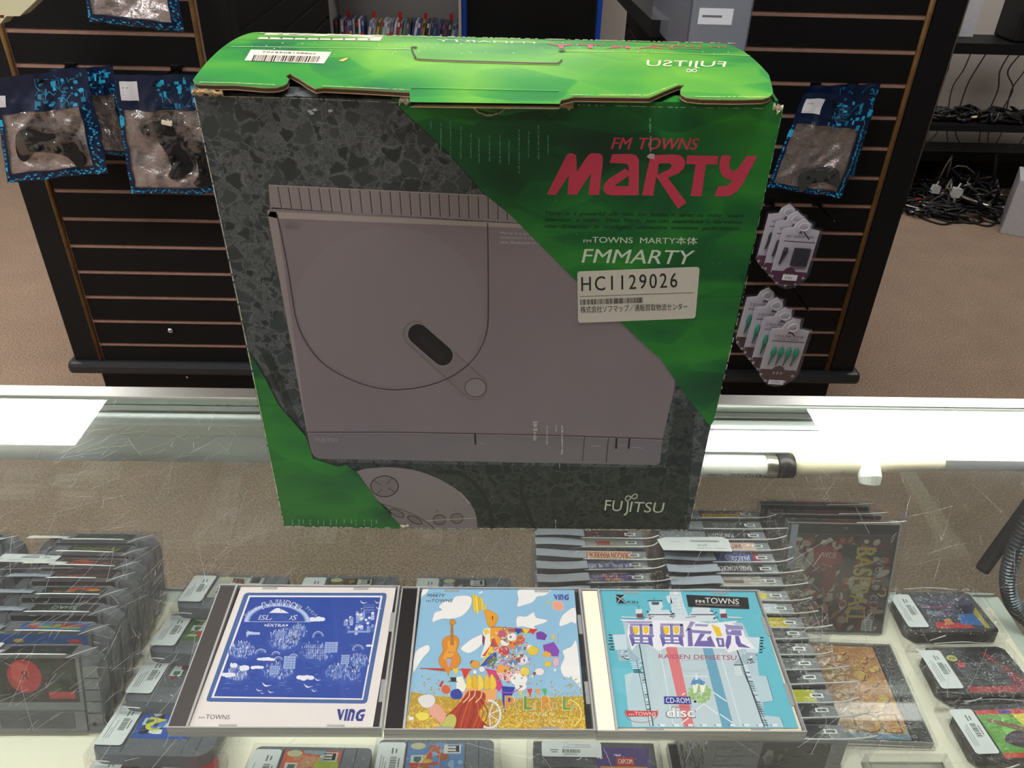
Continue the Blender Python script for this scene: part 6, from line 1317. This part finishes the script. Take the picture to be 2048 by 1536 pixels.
# ================================================================== hanging bags
def bag(label, corners, seed, y=1.88, win=None, stick=None, tilt=0.0, group='blue printed zip bags with silver inside', depth=.012):
    """corners: tl, tr, br, bl as (x, z)"""
    rs = random.Random(seed); off = Vector((rs.random()*20, rs.random()*20, 0))
    cx = sum(c[0] for c in corners)/4; cz = max(c[1] for c in corners)
    r = thing('zip_bag', label, 'zip bag', (cx, y, cz), group=group)
    def pos(a, b, side):        # a across, b downwards
        x, z = bilin([(c[0], c[1]) for c in corners], a, b)
        bulge = max(0, math.sin(math.pi*a)*math.sin(math.pi*min(1, max(0, (b-.12)/.88))))
        n = noise.noise(Vector((a*4, b*4, seed))+off)*.5+noise.noise(Vector((a*11, b*11, seed))+off)*.25+noise.noise(Vector((a*2.2+b*3, b-a*2, 3))*3+off)*.3
        e = .004*noise.noise(Vector((a*5, b*5, 9))+off)
        return (x+e, y+side*(.0006+depth*bulge)+n*.019*(.35+bulge), z+e)
    win = win or (.06, .30, .92, .95)
    def inw(a, b): return win[0] < a < win[2] and win[1] < b < win[3]
    m = MB(); m.grid(lambda a, b: pos(a, b, 1), 36, 36, 'bag_navy', lambda a, b: 'silver_foil' if inw(a, b) else 'bag_navy'); build('back_foil', m, r, world=True, smooth=True)
    m = MB(); o = MB()
    m.grid(lambda a, b: pos(a, b, -1), 36, 36, 'film')
    m2 = MB(); k = 37
    keep = [(f, mm) for f, mm in zip(m.f, m.m)]
    fr, wi = MB(), MB(); fr.v = list(m.v); wi.v = list(m.v); fr.mi('bag_navy'); wi.mi('film_bag')
    for f in m.f:
        c = f[0]; i, j = divmod(c, 37); a, b = (i+.5)/36, (j+.5)/36
        (wi if inw(a, b) else fr).f.append(f); (wi if inw(a, b) else fr).m.append(0)
    for q in (fr, wi):
        used = sorted(set(i for f in q.f for i in f)); mp = {u: n for n, u in enumerate(used)}; q.v = [q.v[u] for u in used]; q.f = [[mp[i] for i in f] for f in q.f]
    build('front_print', fr, r, world=True, smooth=True); build('clear_window', wi, r, world=True, smooth=True)
    # circuit print: traces, pads and border in cyan
    P = Print(lambda p, h: (lambda q: (q[0], q[1]-.0007-h, q[2]))(pos(min(max(p[0], .0), 1), min(max(p[1], 0), 1), -1)))
    CY = ('1d9ccc', '17749c', '2ab0dc', '0f5a80')
    for i in range(46):
        a, b = rs.uniform(.42, .97), rs.uniform(.03, win[1]-.02)
        if i % 3 == 0: P.rect(a, b, a+rs.uniform(.02, .06), b+rs.uniform(.015, .05), rs.choice(CY[:3]), 1)
        elif i % 3 == 1: P.ell(a, b, rs.uniform(.008, .03), rs.uniform(.008, .022), rs.choice(CY), 9, lay=1.2)
        else:
            pts = [(a, b)]
            for _ in range(3): d = rs.choice(((1, 0), (0, 1), (.7, .7), (.7, -.7))); l = rs.uniform(.02, .08); pts.append((min(.98, pts[-1][0]+d[0]*l), min(win[1]-.01, max(.02, pts[-1][1]+d[1]*l))))
            P.line(pts, .006, rs.choice(CY), lay=1.4)
    for s in range(60):
        t = s/60; h = .018+rs.random()*.018
        for (a, b) in ((win[2]+.012+rs.random()*(.97-win[2]-.012), win[1]+(1-win[1])*t), (t, min(.985, win[3]+.006+rs.random()*(.99-win[3]-.006)))):
            P.rect(a-.006, b-.004, a+.008+rs.random()*.01, b+.010, rs.choice(CY), 1+rs.random()*.3)
        if rs.random() < .5: P.rect(.008, win[1]+(1-win[1])*t, .03, win[1]+(1-win[1])*t+.012, rs.choice(CY), 1)
    P.rect(.0, win[1]+.06, win[0]*.9, win[1]+.13, '2ab0dc', 2)
    build('circuit_print', P, r, world=True)
    if stick:
        P = Print(lambda p, h: (lambda q: (q[0], q[1]-.0012-h, q[2]))(pos(p[0], p[1], -1))); a0, b0, a1, b1 = stick; n = 6
        for i in range(n):
            for j in range(n): P.rect(a0+(a1-a0)*i/n, b0+(b1-b0)*j/n, a0+(a1-a0)*(i+1)/n, b0+(b1-b0)*(j+1)/n, 'dcdce0', 0)
        for k_ in range(3): P.rect(a0+(a1-a0)*.15, b0+(b1-b0)*(.3+k_*.18), a0+(a1-a0)*(.45+.1*k_), b0+(b1-b0)*(.36+k_*.18), '6a6c74', 1)
        build('price_sticker', P, r, world=True)
    return r, pos
see_through('film_bag', 'ececee', 1.5, .12, .03, 'c8c4c8', .10, bump=1.0, bscale=26)
def gamepad(label, x, y, z, s, rz, seed, col='pad_black', cat='game controller'):
    r = thing('game_controller', label, cat, (x, y, z), (R(90), rz, 0), group='game controllers inside the hanging bags')
    m = MB(); pts = smoothp([(-.075, .01), (-.06, .035), (-.03, .040), (0, .034), (.03, .040), (.06, .035), (.075, .01), (.078, -.03), (.062, -.042), (.04, -.018), (0, -.012), (-.04, -.018), (-.062, -.042), (-.078, -.03)], 4, True)
    m.prism([(a*s, b*s) for a, b in pts], 'z', -.010*s, .012*s, col); build('shell', m, r, bevel=.004*s)
    m = MB()
    for (a, b) in ((.045, .022), (.052, .012), (.038, .012), (.045, .003)): m = MB(); m.tube([(a*s, b*s, .011*s), (a*s, b*s, .015*s)], .0042*s, 'cart_black', 10); build('button', m, r)
    m = MB()
    m.box(-.052*s, -.038*s, .010*s, .014*s, .011*s, .014*s, 'cart_black'); m.box(-.047*s, -.043*s, .005*s, .019*s, .011*s, .0145*s, 'cart_black'); build('direction_pad', m, r)
    m = MB()
    for (a, b) in ((-.022, -.002), (.022, -.002)): m = MB(); m.tube([(a*s, b*s, .011*s), (a*s, b*s, .018*s), (a*s, b*s, .020*s)], [.006*s, .005*s, .008*s], 'cart_black', 12); build('thumb_stick', m, r, smooth=True)
    rs = random.Random(seed); m = MB(); pts = [(rs.uniform(-.05, .05)*s, rs.uniform(-.01, .05)*s, rs.uniform(0, .01)*s) for _ in range(9)]; m.tube(smooth3([(0, .03*s, 0)]+pts, 5), .0022*s, 'cable_black', 6); build('cable', m, r, smooth=True)
    return r
def W2(*a): return a
bag('blue circuit-print zip bag behind the front left one, showing only its right edge', [(-1.01, 1.020), (-.868, 1.030), (-.868, .822), (-1.01, .83)], 7, y=1.93)
bag('large blue circuit-print zip bag with silver window at the left edge', [(-1.105, 1.013), (-.894, 1.040), (-.902, .806), (-1.145, .776)], 1, y=1.86, win=(.05, .32, .87, .93), stick=(.02, .16, .12, .26))
gamepad('dark controller inside the large left bag', -1.02, 1.862, .865, .95, .1, 1)
bag('blue circuit-print zip bag with silver window beside the top left of the box', [(-.842, 1.024), (-.640, 1.030), (-.645, .756), (-.868, .752)], 2, y=1.87, win=(.06, .27, .99, .95), stick=(.05, .05, .245, .20))
gamepad('dark controller with yellow plug inside the bag beside the box', -.752, 1.872, .862, .85, 1.2, 2)
m = MB(); m.box(-.012, .012, -.004, .004, -.005, .005, 'speaker_yellow') if 'speaker_yellow' in M else m.box(-.012, .012, -.004, .004, -.005, .005, 'tray_cream'); 
o = setp(build('cable_plug', m, bevel=.002), 'small yellow plug inside the bag beside the box', 'plug'); o.location = (-.742, 1.858, .925); o.rotation_euler = (0, .2, 0)
gamepad('small dark controller hanging upright in the bag at the box edge', -.685, 1.872, .83, .7, 1.5, 5)
bag('crumpled blue zip bag cut off by the top edge above the left tower', [(-.845, 1.33), (-.660, 1.33), (-.658, 1.122), (-.852, 1.138)], 3, y=1.84, win=(.06, .1, .90, .93), depth=.018)
bag('second blue zip bag peeking out behind the right one', [(.72, 1.024), (.890, 1.034), (.886, .814), (.73, .80)], 4, y=1.92, win=(.06, .32, .93, .95))
bag('blue circuit-print zip bag with silver window and a grey controller on the right tower', [(.700, 1.020), (.868, 1.020), (.846, .775), (.657, .800)], 5, y=1.87, win=(.06, .31, .93, .94), stick=(.06, .05, .30, .19))
gamepad('dark grey rounded controller inside the bag on the right tower', .778, 1.868, .825, .62, -.15, 6, 'pad_grey')
# cream carton corner at the top left
m = MB(); c = [atY(*p, 1.7) for p in ((-30, 42), (20, 42), (34, 25), (60, 25), (95, -8), (120, -60), (-30, -60))]
m.prism([(p.x, p.z) for p in c], 'y', 1.66, 1.70, 'cream_box'); 
P = Print(lambda p, h: (p[0], 1.66-h, p[1])); q = [atY(*p, 1.66) for p in ((0, 30), (8, 30), (8, 36), (0, 36))]; P.poly([(p.x, p.z) for p in q], '5a1a14', lay=0)
t = thing('carton', 'cream carton corner hanging at the top left of the picture', 'carton', (-1.0, 1.68, 1.14)); build('carton_body', m, t, world=True); build('carton_print', P, t, world=True)
hook('black peg holding the cream carton', -1.0, 1.165, .34)

# ================================================================== blister packs
def blister(label, loc, s, kind, group, rz=0.0, ry=0.0):
    r = thing('blister_pack', label, 'blister pack', loc, (0, ry, rz), group)
    W_, H_ = .092, .165
    def outline(k=0): return [(-.046-k, .012), (-.046-k, .128+k), (-.022, .132+k), (-.017, .146+k), (0, .158+k), (.017, .146+k), (.022, .132+k), (.046+k, .128+k), (.046+k, .012), (.040, -.006), (.022, -.020-k), (0, -.026-k), (-.022, -.020-k), (-.040, -.006)]
    m = MB(); m.prism([(x*s, z*s) for x, z in outline()], 'y', 0, .0012, 'card_white'); build('backing_card', m, r)
    m = MB(); m.prism([(x*s, z*s) for x, z in outline(.003)], 'y', -.0105, -.010, 'blister')
    o = outline(.003); n = len(o)
    for i in range(n):
        (x0, z0), (x1, z1) = o[i], o[(i+1) % n]; m.add([(x0*s, -.010, z0*s), (x1*s, -.010, z1*s), (x1*s*1.05, .0, z1*s*1.02), (x0*s*1.05, .0, z0*s*1.02)], [(0, 1, 2, 3)], 'blister')
    build('clear_shell', m, r)
    m = MB(); q = [(.012*s*math.cos(a*.5236), -.0108, .140*s+.010*s*math.sin(a*.5236)) for a in range(13)]; m.tube(q, .0012, 'glint_ring_film', 6); build('hang_ring', m, r)
    P = Print(lambda p, h: (p[0]*s, -.0004-h, p[1]*s)); col = '6a2246' if kind == 'adapter' else '55392e'
    P.poly([(-.045, .016), (-.045, .004), (-.038, -.007), (-.022, -.019), (0, -.025), (.022, -.019), (.038, -.007), (.045, .004), (.045, .016), (.016, .016), (.010, .024), (0, .028), (-.010, .024), (-.016, .016)], col, lay=1)
    for x in (-.009, 0, .009): P.ell(x, .006, .0022, .0045, 'd8cfa8', 8, lay=2)
    for x, z in ((-.040, .0), (.040, .0), (-.024, -.018), (.024, -.018), (0, -.024)): P.ell(x, z, .004, .0035, 'e0d4c4', 8, lay=2)
    P.text('AC ADAPTER' if kind == 'adapter' else '2 PLAYER GAME', (-.034, .113), (.036, .113), (.036, .107), (-.034, .107), '6a625c', .01, lay=2)
    if kind != 'adapter': P.text('LINK CABLE', (-.024, .105), (.026, .105), (.026, .100), (-.024, .100), '6a625c', .01, lay=2)
    P.rect(-.036, .0955, .042, .0975, '4a1c22', 2); P.poly([(-.005, .118), (0, .127), (.005, .118)], '4a4a4a', lay=2)
    P.line([(.006, .124), (.026, .104)] if kind == 'adapter' else [(.004, .122), (.014, .112)], .003, '1c1c20', lay=3); build('card_print', P, r)
    m = MB()
    if kind == 'adapter': m.box(-.006*s, .036*s, -.0095, -.0006, .034*s, .082*s, 'pad_black')
    else:
        for k in range(4):
            x = (-.027+k*.0185)*s; m = MB(); m.tube([(x, -.004, .082*s), (x, -.005, .074*s), (x-.001, -.005, .062*s), (x-.002, -.004, .052*s), (x-.004, -.004, .030*s)], [.003*s, .0065*s, .006*s, .003*s, .0014*s], 'plug_teal', 8); build('link_plug', m, r, smooth=True)
    if kind == 'adapter': build('charger', m, r, bevel=.003*s)
    if kind == 'adapter': m = MB(); m.tube([(-.026*s, -.005, .080*s), (-.027*s, -.005, .070*s), (-.029*s, -.005, .058*s), (-.033*s, -.004, .036*s)], [.005*s, .0065*s, .0045*s, .0018*s], 'pad_black', 8); build('charger_plug', m, r, smooth=True)
    P = Print(lambda p, h: (p[0]*s, -.0110-h, p[1]*s)); P.rect(-.018, -.004, .020, .012, 'e2e2e8', 0) if kind == 'adapter' else P.rect(-.020, -.021, .018, -.008, 'e2e2e8', 0)
    for k in range(2): P.rect(-.012, (.0, -.017)[kind != 'adapter']+k*.004, .008, (.0015, -.0155)[kind != 'adapter']+k*.004, '8a8a98', 1)
    build('price_sticker', P, r)
    return r
# positions measured on the front pack of each peg; the others hang behind it
GP = 'white card blister packs on the upper peg'; GQ = 'white card blister packs on the lower peg'
b1 = blister('frontmost blister pack with a square black charger and maroon foot, upper peg', (.732, 1.80, .596), .98, 'adapter', GP, 0, R(3))
dup(b1, (.724, 1.835, .600), (0, R(3), 0), 'charger blister pack hanging just behind the frontmost one, upper peg'); dup(b1, (.715, 1.87, .604), (0, R(3), 0), 'charger blister pack at the back of the upper peg')
b2 = blister('frontmost blister pack with four green link cable plugs and brown foot, lower peg', (.740, 1.74, .345), 1.05, 'cable', GQ, 0, R(3))
for k, nm in enumerate(('second from the front', 'third from the front', 'rearmost')): dup(b2, (.727-.014*k, 1.775+.035*k, .358+.010*k), (0, R(3), 0), 'green plug blister pack, %s on the lower peg' % nm)

# ================================================================== clear bin on the side of the right tower
t = thing('clear_bin', 'translucent plastic bin with a white label hung on the side of the right tower', 'bin', (.42, 2.1, 1.12))
m = MB(); m.box(.36, .475, 1.62, 2.02, 1.135, 1.138, 'acrylic'); m.box(.36, .363, 1.62, 2.02, 1.138, 1.33, 'acrylic'); m.box(.36, .475, 1.62, 1.623, 1.138, 1.33, 'acrylic'); m.box(.472, .475, 1.62, 2.0, 1.138, 1.33, 'acrylic'); build('bin_shell', m, t, world=True)
P = Print(lambda p, h: (p[0], 1.6195-h, p[1])); P.rect(.376, 1.20, .440, 1.228, 'dfe2ea', 0); P.rect(.383, 1.212, .42, 1.216, '6a6c74', 1); build('bin_label', P, t, world=True)
t = thing('side_shelf', 'black shelf arm under the clear bin on the side of the right tower', 'shelf', (.42, 2.4, 1.12))
m = MB(); m.prism([(1.9, 1.125), (3.1, 1.10), (3.1, 1.13), (1.9, 1.16)], 'x', .34, .476, 'frame_black'); build('shelf_board', m, t, world=True)
for i, (x, y, z, c) in enumerate(((.40, 1.75, 1.152, 'n64_red'), (.43, 1.82, 1.152, 'pad_black'), (.41, 1.68, 1.152, 'n64_red'))):
    m = MB(); m.tube(smooth3([(x-.02, y, z), (x, y+.02, z+.012), (x+.02, y, z), (x, y-.02, z+.006)], 4), .009, c, 8)
    setp(build('cable_coil', m, smooth=True), ('small red coil at the back of the clear bin', 'dark coil inside the clear bin', 'small red coil at the front of the clear bin')[i], 'cable')

# ================================================================== far shelf with game cases
t = thing('bookcase', 'grey white shelf unit full of thin game cases at the back of the shop', 'shelf', (-.5, 4.5, 0))
def pw(n, m, **k): return build(n, m, t, world=True, **k)
m = MB(); m.box(-.87, -.84, 4.42, 4.72, 0, 1.25, 'shelf_white'); pw('side_panel', m); m = MB(); m.box(-.19, -.175, 4.42, 4.72, 0, 1.25, 'shelf_white'); pw('side_panel', m)
m = MB(); m.box(-.87, -.175, 4.72, 4.74, 0, 1.25, 'shelf_white'); pw('back_panel', m)
for z in (.53, .98): m = MB(); m.box(-.84, -.19, 4.44, 4.72, z-.02, z, 'shelf_white'); pw('shelf_board', m)
P_ = None; rs = random.Random(9); x = -.835; i = 0; GC = ['8a8c92', '3a4a8a', '6a6c74', 'b8bac0', '2a2c34', 'a8a9b0', '5a6a9a', 'd0d2d8', '8a3a3a', '4a4c54', 'b89a4a', '9a9ca8', '7a4a7a', 'c8ccd4', '36404a', '5a7a6a']
def gc_name(i, n): return 'thin %s game case, number %d from the left on the far shelf'
for hcol in GC: mat('case_'+hcol, hcol, .35)
names = {'8a8c92': 'mid grey', '3a4a8a': 'dark blue', '6a6c74': 'slate', 'b8bac0': 'light grey', '2a2c34': 'near black', 'a8a9b0': 'silver grey', '5a6a9a': 'soft blue', 'd0d2d8': 'white', '8a3a3a': 'red', '4a4c54': 'charcoal', 'b89a4a': 'tan', '9a9ca8': 'pale slate', '7a4a7a': 'purple', 'c8ccd4': 'off white', '36404a': 'dark slate', '5a7a6a': 'grey green'}
prev = None; used_pairs = set()
while x < -.215:
    c = GC[rs.randrange(len(GC))]
    while (prev, c) in used_pairs or names[c] == prev: c = GC[rs.randrange(len(GC))]
    used_pairs.add((prev, c)); w_ = rs.choice((.0125, .0135, .0145)); h = rs.choice((.165, .170, .172)); lean = R(rs.uniform(9, 14) if x > -.70 else rs.uniform(1, 5))
    r = thing('game_case', 'thin %s game case on the far shelf, %s' % (names[c], ('against the left side panel' if i == 0 else 'right beside the %s one' % prev)), 'game case', (x, 4.50+rs.uniform(-.004, .004), .532), (0, lean, 0), 'thin game cases in a row on the far shelf')
    m = MB(); m.box(0, w_, 0, .12, .0002, h, 'case_'+c); build('case_body', m, r)
    P = Print(lambda p, h_: (p[0], -h_, p[1])); cc = rs.choice(('e0e0e4', 'b03030', '3050a0', 'd8d8dc', '404048', 'c8a040')); P.rect(.001, h*.06, w_-.001, h*rs.uniform(.5, .7), cc, 0); P.rect(.002, h*.84, w_-.002, h*.97, rs.choice(('9a9aa4', 'c8c8d0', '5a6a9a', '30303a')) if i % 7 else 'b01830', 0); build('spine_card', P, r)
    prev = names[c]; x += w_/math.cos(lean)+.0012; i += 1
    if i % 9 == 4:
        r = setp(build('divider_tab', (lambda mm: (mm.box(0, .016, 0, .002, 0, .03, 'n64_red'), mm)[1])(MB())), 'small red divider tab %s the far row of game cases' % ('at the left of', 'left of the middle of', 'right of the middle of', 'near the right of', 'at the right of', 'at the far right of')[min(5, i//9)], 'divider'); r.location = (x, 4.56, .532+.170)
# blue framed dark display case
t = thing('display_cabinet', 'dark display cabinet with bright blue edge posts beyond the box', 'cabinet', (.17, 4.6, 0))
for xx in (-.172, .515): m = MB(); m.box(xx, xx+.022, 4.44, 4.47, 0, 1.5, 'shelf_blue'); pw2 = build('edge_post', m, t, world=True)
m = MB(); m.box(-.15, .515, 4.75, 4.8, 0, 1.5, 'dark_void'); m.box(-.172, -.15, 4.47, 4.8, 0, 1.5, 'dark_void'); m.box(.515, .537, 4.47, 4.8, 0, 1.5, 'dark_void'); m.box(-.15, .515, 4.47, 4.75, .3, .33, 'dark_void'); m.box(-.15, .515, 4.47, 4.75, .55, .57, 'dark_void'); build('cabinet_body', m, t, world=True)
for i, (x, c) in enumerate(((.09, 'pad_grey'), (.13, 'n64_red'), (.17, 'pad_black'), (.20, 'n64_red'))):
    m = MB(); m.prism([(x-.012, .571), (x+.012, .571), (x+.010, .62), (x-.008, .63)], 'y', 4.5, 4.53, c); setp(build('small_box', m), ('grey', 'red left', 'black', 'red right')[i]+' little box in the dark blue-framed cabinet', 'box')
m = MB(); m.box(-1.9, -.9, 4.4, 4.8, 0, 1.7, 'dark_void'); t = thing('dark_cabinet', 'black cabinet in the shade left of the far shelf', 'cabinet', (-1.4, 4.6, 0)); build('cabinet_body', m, t, world=True); m = MB(); m.box(-1.42, -1.40, 4.39, 4.4, .05, 1.68, 'frame_black'); build('door_seam', m, t, world=True)

# ================================================================== wire rack with cables at the right
t = thing('media_rack', 'black open rack full of cables at the right against the white wall', 'rack', (2.6, 3.95, 0))
def pr(n, m, **k): return build(n, m, t, world=True, **k)
for (x, y) in ((2.02, 3.765), (3.2, 3.765), (2.02, 4.10), (3.2, 4.10)): m = MB(); m.tube([(x, y, 0), (x, y, 1.5)], .011, 'hook_black' if y > 4 else 'cap_metal', 8); pr('upright', m, smooth=True)
for z, th_, ya, yb in ((.795, .045, 3.76, 3.98), (.44, .03, 3.76, 3.95), (.235, .05, 4.02, 4.18)): m = MB(); m.box(2.0, 3.25, ya, yb, z-th_, z, 'frame_black'); pr('shelf_board', m)
m = MB(); m.box(2.05, 3.25, 4.16, 4.18, .0, .185, 'frame_black'); pr('lower_panel', m)
rs = random.Random(13)
def cable(label, pts, r_=.004, c='cable_black', group='loose cables on the rack'):
    m = MB(); m.tube(smooth3(pts, 5), r_, c, 6); return setp(build('cable', m, smooth=True), label, 'cable', group)
for k in range(9):
    x = 2.10+k*.07; y = 4.00
    cable('thin cable hanging before the white wall, %s' % ('leftmost', 'second from the rack edge', 'in a wide loop', 'crossing another', 'straight down', 'looped low', 'near the middle', 'right of the middle', 'at the picture edge')[k], [(x+rs.uniform(-.1, .1), y, .75), (x+rs.uniform(-.03, .03), y-.02, .64), (x+rs.uniform(-.08, .08), y, .54), (x+rs.uniform(-.05, .05), y-.02, .36), (x+rs.uniform(-.06, .06), y-.02, .26)], .0032, 'cable_grey')
m = MB()
for k in range(60):
    x, y = rs.uniform(2.06, 2.95), rs.uniform(3.79, 3.92); pts = [(x+rs.uniform(-.09, .09), y+rs.uniform(-.03, .03), .448+rs.uniform(.0, .06)*math.sin(j*1.3+k)**2) for j in range(5)]; m.tube(smooth3(pts, 3), rs.uniform(.004, .011), rs.choice(('cable_black', 'cable_black', 'pad_black')), 6)
setp(build('cable_heap', m, smooth=True), 'tangled heap of black cables and adapters on the middle board of the rack', 'cables', kind='stuff')
m = MB()
for k in range(130):
    x, y = rs.uniform(2.08, 2.50), rs.uniform(3.72, 4.10); hh = .16*max(0, 1-abs(x-2.45)/.6)*(1 if y > 3.8 else .5); pts = [(x+rs.uniform(-.12, .12), y+rs.uniform(-.08, .08), .008+abs(rs.gauss(0, 1))*hh*.5) for j in range(5)]; m.tube(smooth3(pts, 3), rs.uniform(.003, .010), rs.choice(('cable_black', 'cable_black', 'cable_black', 'pad_black', 'cap_metal')), 6)
setp(build('cable_heap', m, smooth=True), 'big tangle of black cables lying under the rack on the carpet', 'cables', kind='stuff')
for k in range(7):
    x0 = 2.13+k*.07; cable('dark cable end looping onto the carpet, %s' % ('nearest the tower', 'second loop', 'small loop with a plug', 'wide loop', 'flat curl', 'short curl', 'farthest right')[k], [(x0, 3.80, .03), (x0-.04, 3.72, .006), (x0+.03, 3.66-rs.uniform(0, .05), .006), (x0+.12, 3.68, .006), (x0+.10, 3.76, .01)], .005, group='cable loops on the carpet')
for i, (p, s) in enumerate(((atY(1870, 378, 3.86), .020), (atY(1912, 385, 3.84), .024), (atY(1996, 428, 3.76), .009))):
    m = MB(); m.prism([(-s, -s*.8), (s, -s), (s*1.1, s*.7), (-s*.6, s)], 'y', -s*.6, s*.6, 'white_plastic'); m.tube([(0, 0, s*.8), (s*.4, 0, s*2)], s*.2, 'white_plastic', 8)
    o = setp(build('power_plug', m, bevel=s*.2), ('white plug in the cable tangle, left', 'pale square adapter in the cable tangle', 'tiny white plug on the carpet by the grey box')[i], 'plug'); o.location = p
for i, (u, v, c) in enumerate(((1836, 399, 'n64_red'), (1948, 235, 'tray_cream'))):
    m = MB(); m.tube([(-.012, 0, 0), (.012, 0, .003)], .006, c, 8); o = setp(build('cable_plug', m, smooth=True), ('small red plug at the left of the cable tangle', 'small yellowish plug on the middle board of the rack')[i], 'plug'); o.location = atY(u, v, 3.80)
m = MB(); c = thing('wireless_speaker', 'black loudspeaker with an orange lit cone at the top right edge', 'speaker', (2.50, 3.95, .795)); m.box(2.30, 2.54, 3.79, 3.97, .797, 1.10, 'speaker_black'); build('speaker_box', m, c, world=True, bevel=.008)
for (z, rr_) in ((.985, .055), (.875, .034)):
    m = MB(); m.tube([(2.385, 3.790, z), (2.385, 3.784, z)], [rr_, rr_], 'speaker_cone', 24, True); m.tube([(2.385, 3.7836, z), (2.385, 3.7830, z)], [rr_*.75, rr_*.1], 'speaker_cone', 20, False); k = build('speaker_cone', m, c, world=True, smooth=False)
    m = MB(); m.tube([(2.385, 3.7830, z), (2.385, 3.7800, z)], rr_*.42, 'speaker_orange', 16); build('cone_centre', m, k, world=True, inv=c.matrix_basis)
m = MB(); m.box(2.06, 2.17, 3.90, 3.93, .797, 1.2, 'grey_box'); setp(build('grey_panel', m), 'pale grey panel standing on the top board of the rack', 'panel')
t = thing('console_carton', 'light grey carton standing on the carpet at the right picture edge', 'carton', (2.5, 3.6, 0), (0, 0, R(-28)))
m = MB(); m.box(-.06, .50, -.10, .12, 0, .26, 'grey_box'); build('carton_body', m, t, bevel=.003)
P = Print(lambda p, h: (p[0], -.10-h, p[1])); P.rect(.10, .12, .30, .20, '3a3a44', 0); P.rect(.08, .05, .34, .07, '8a8a92', 0); build('carton_print', P, t)
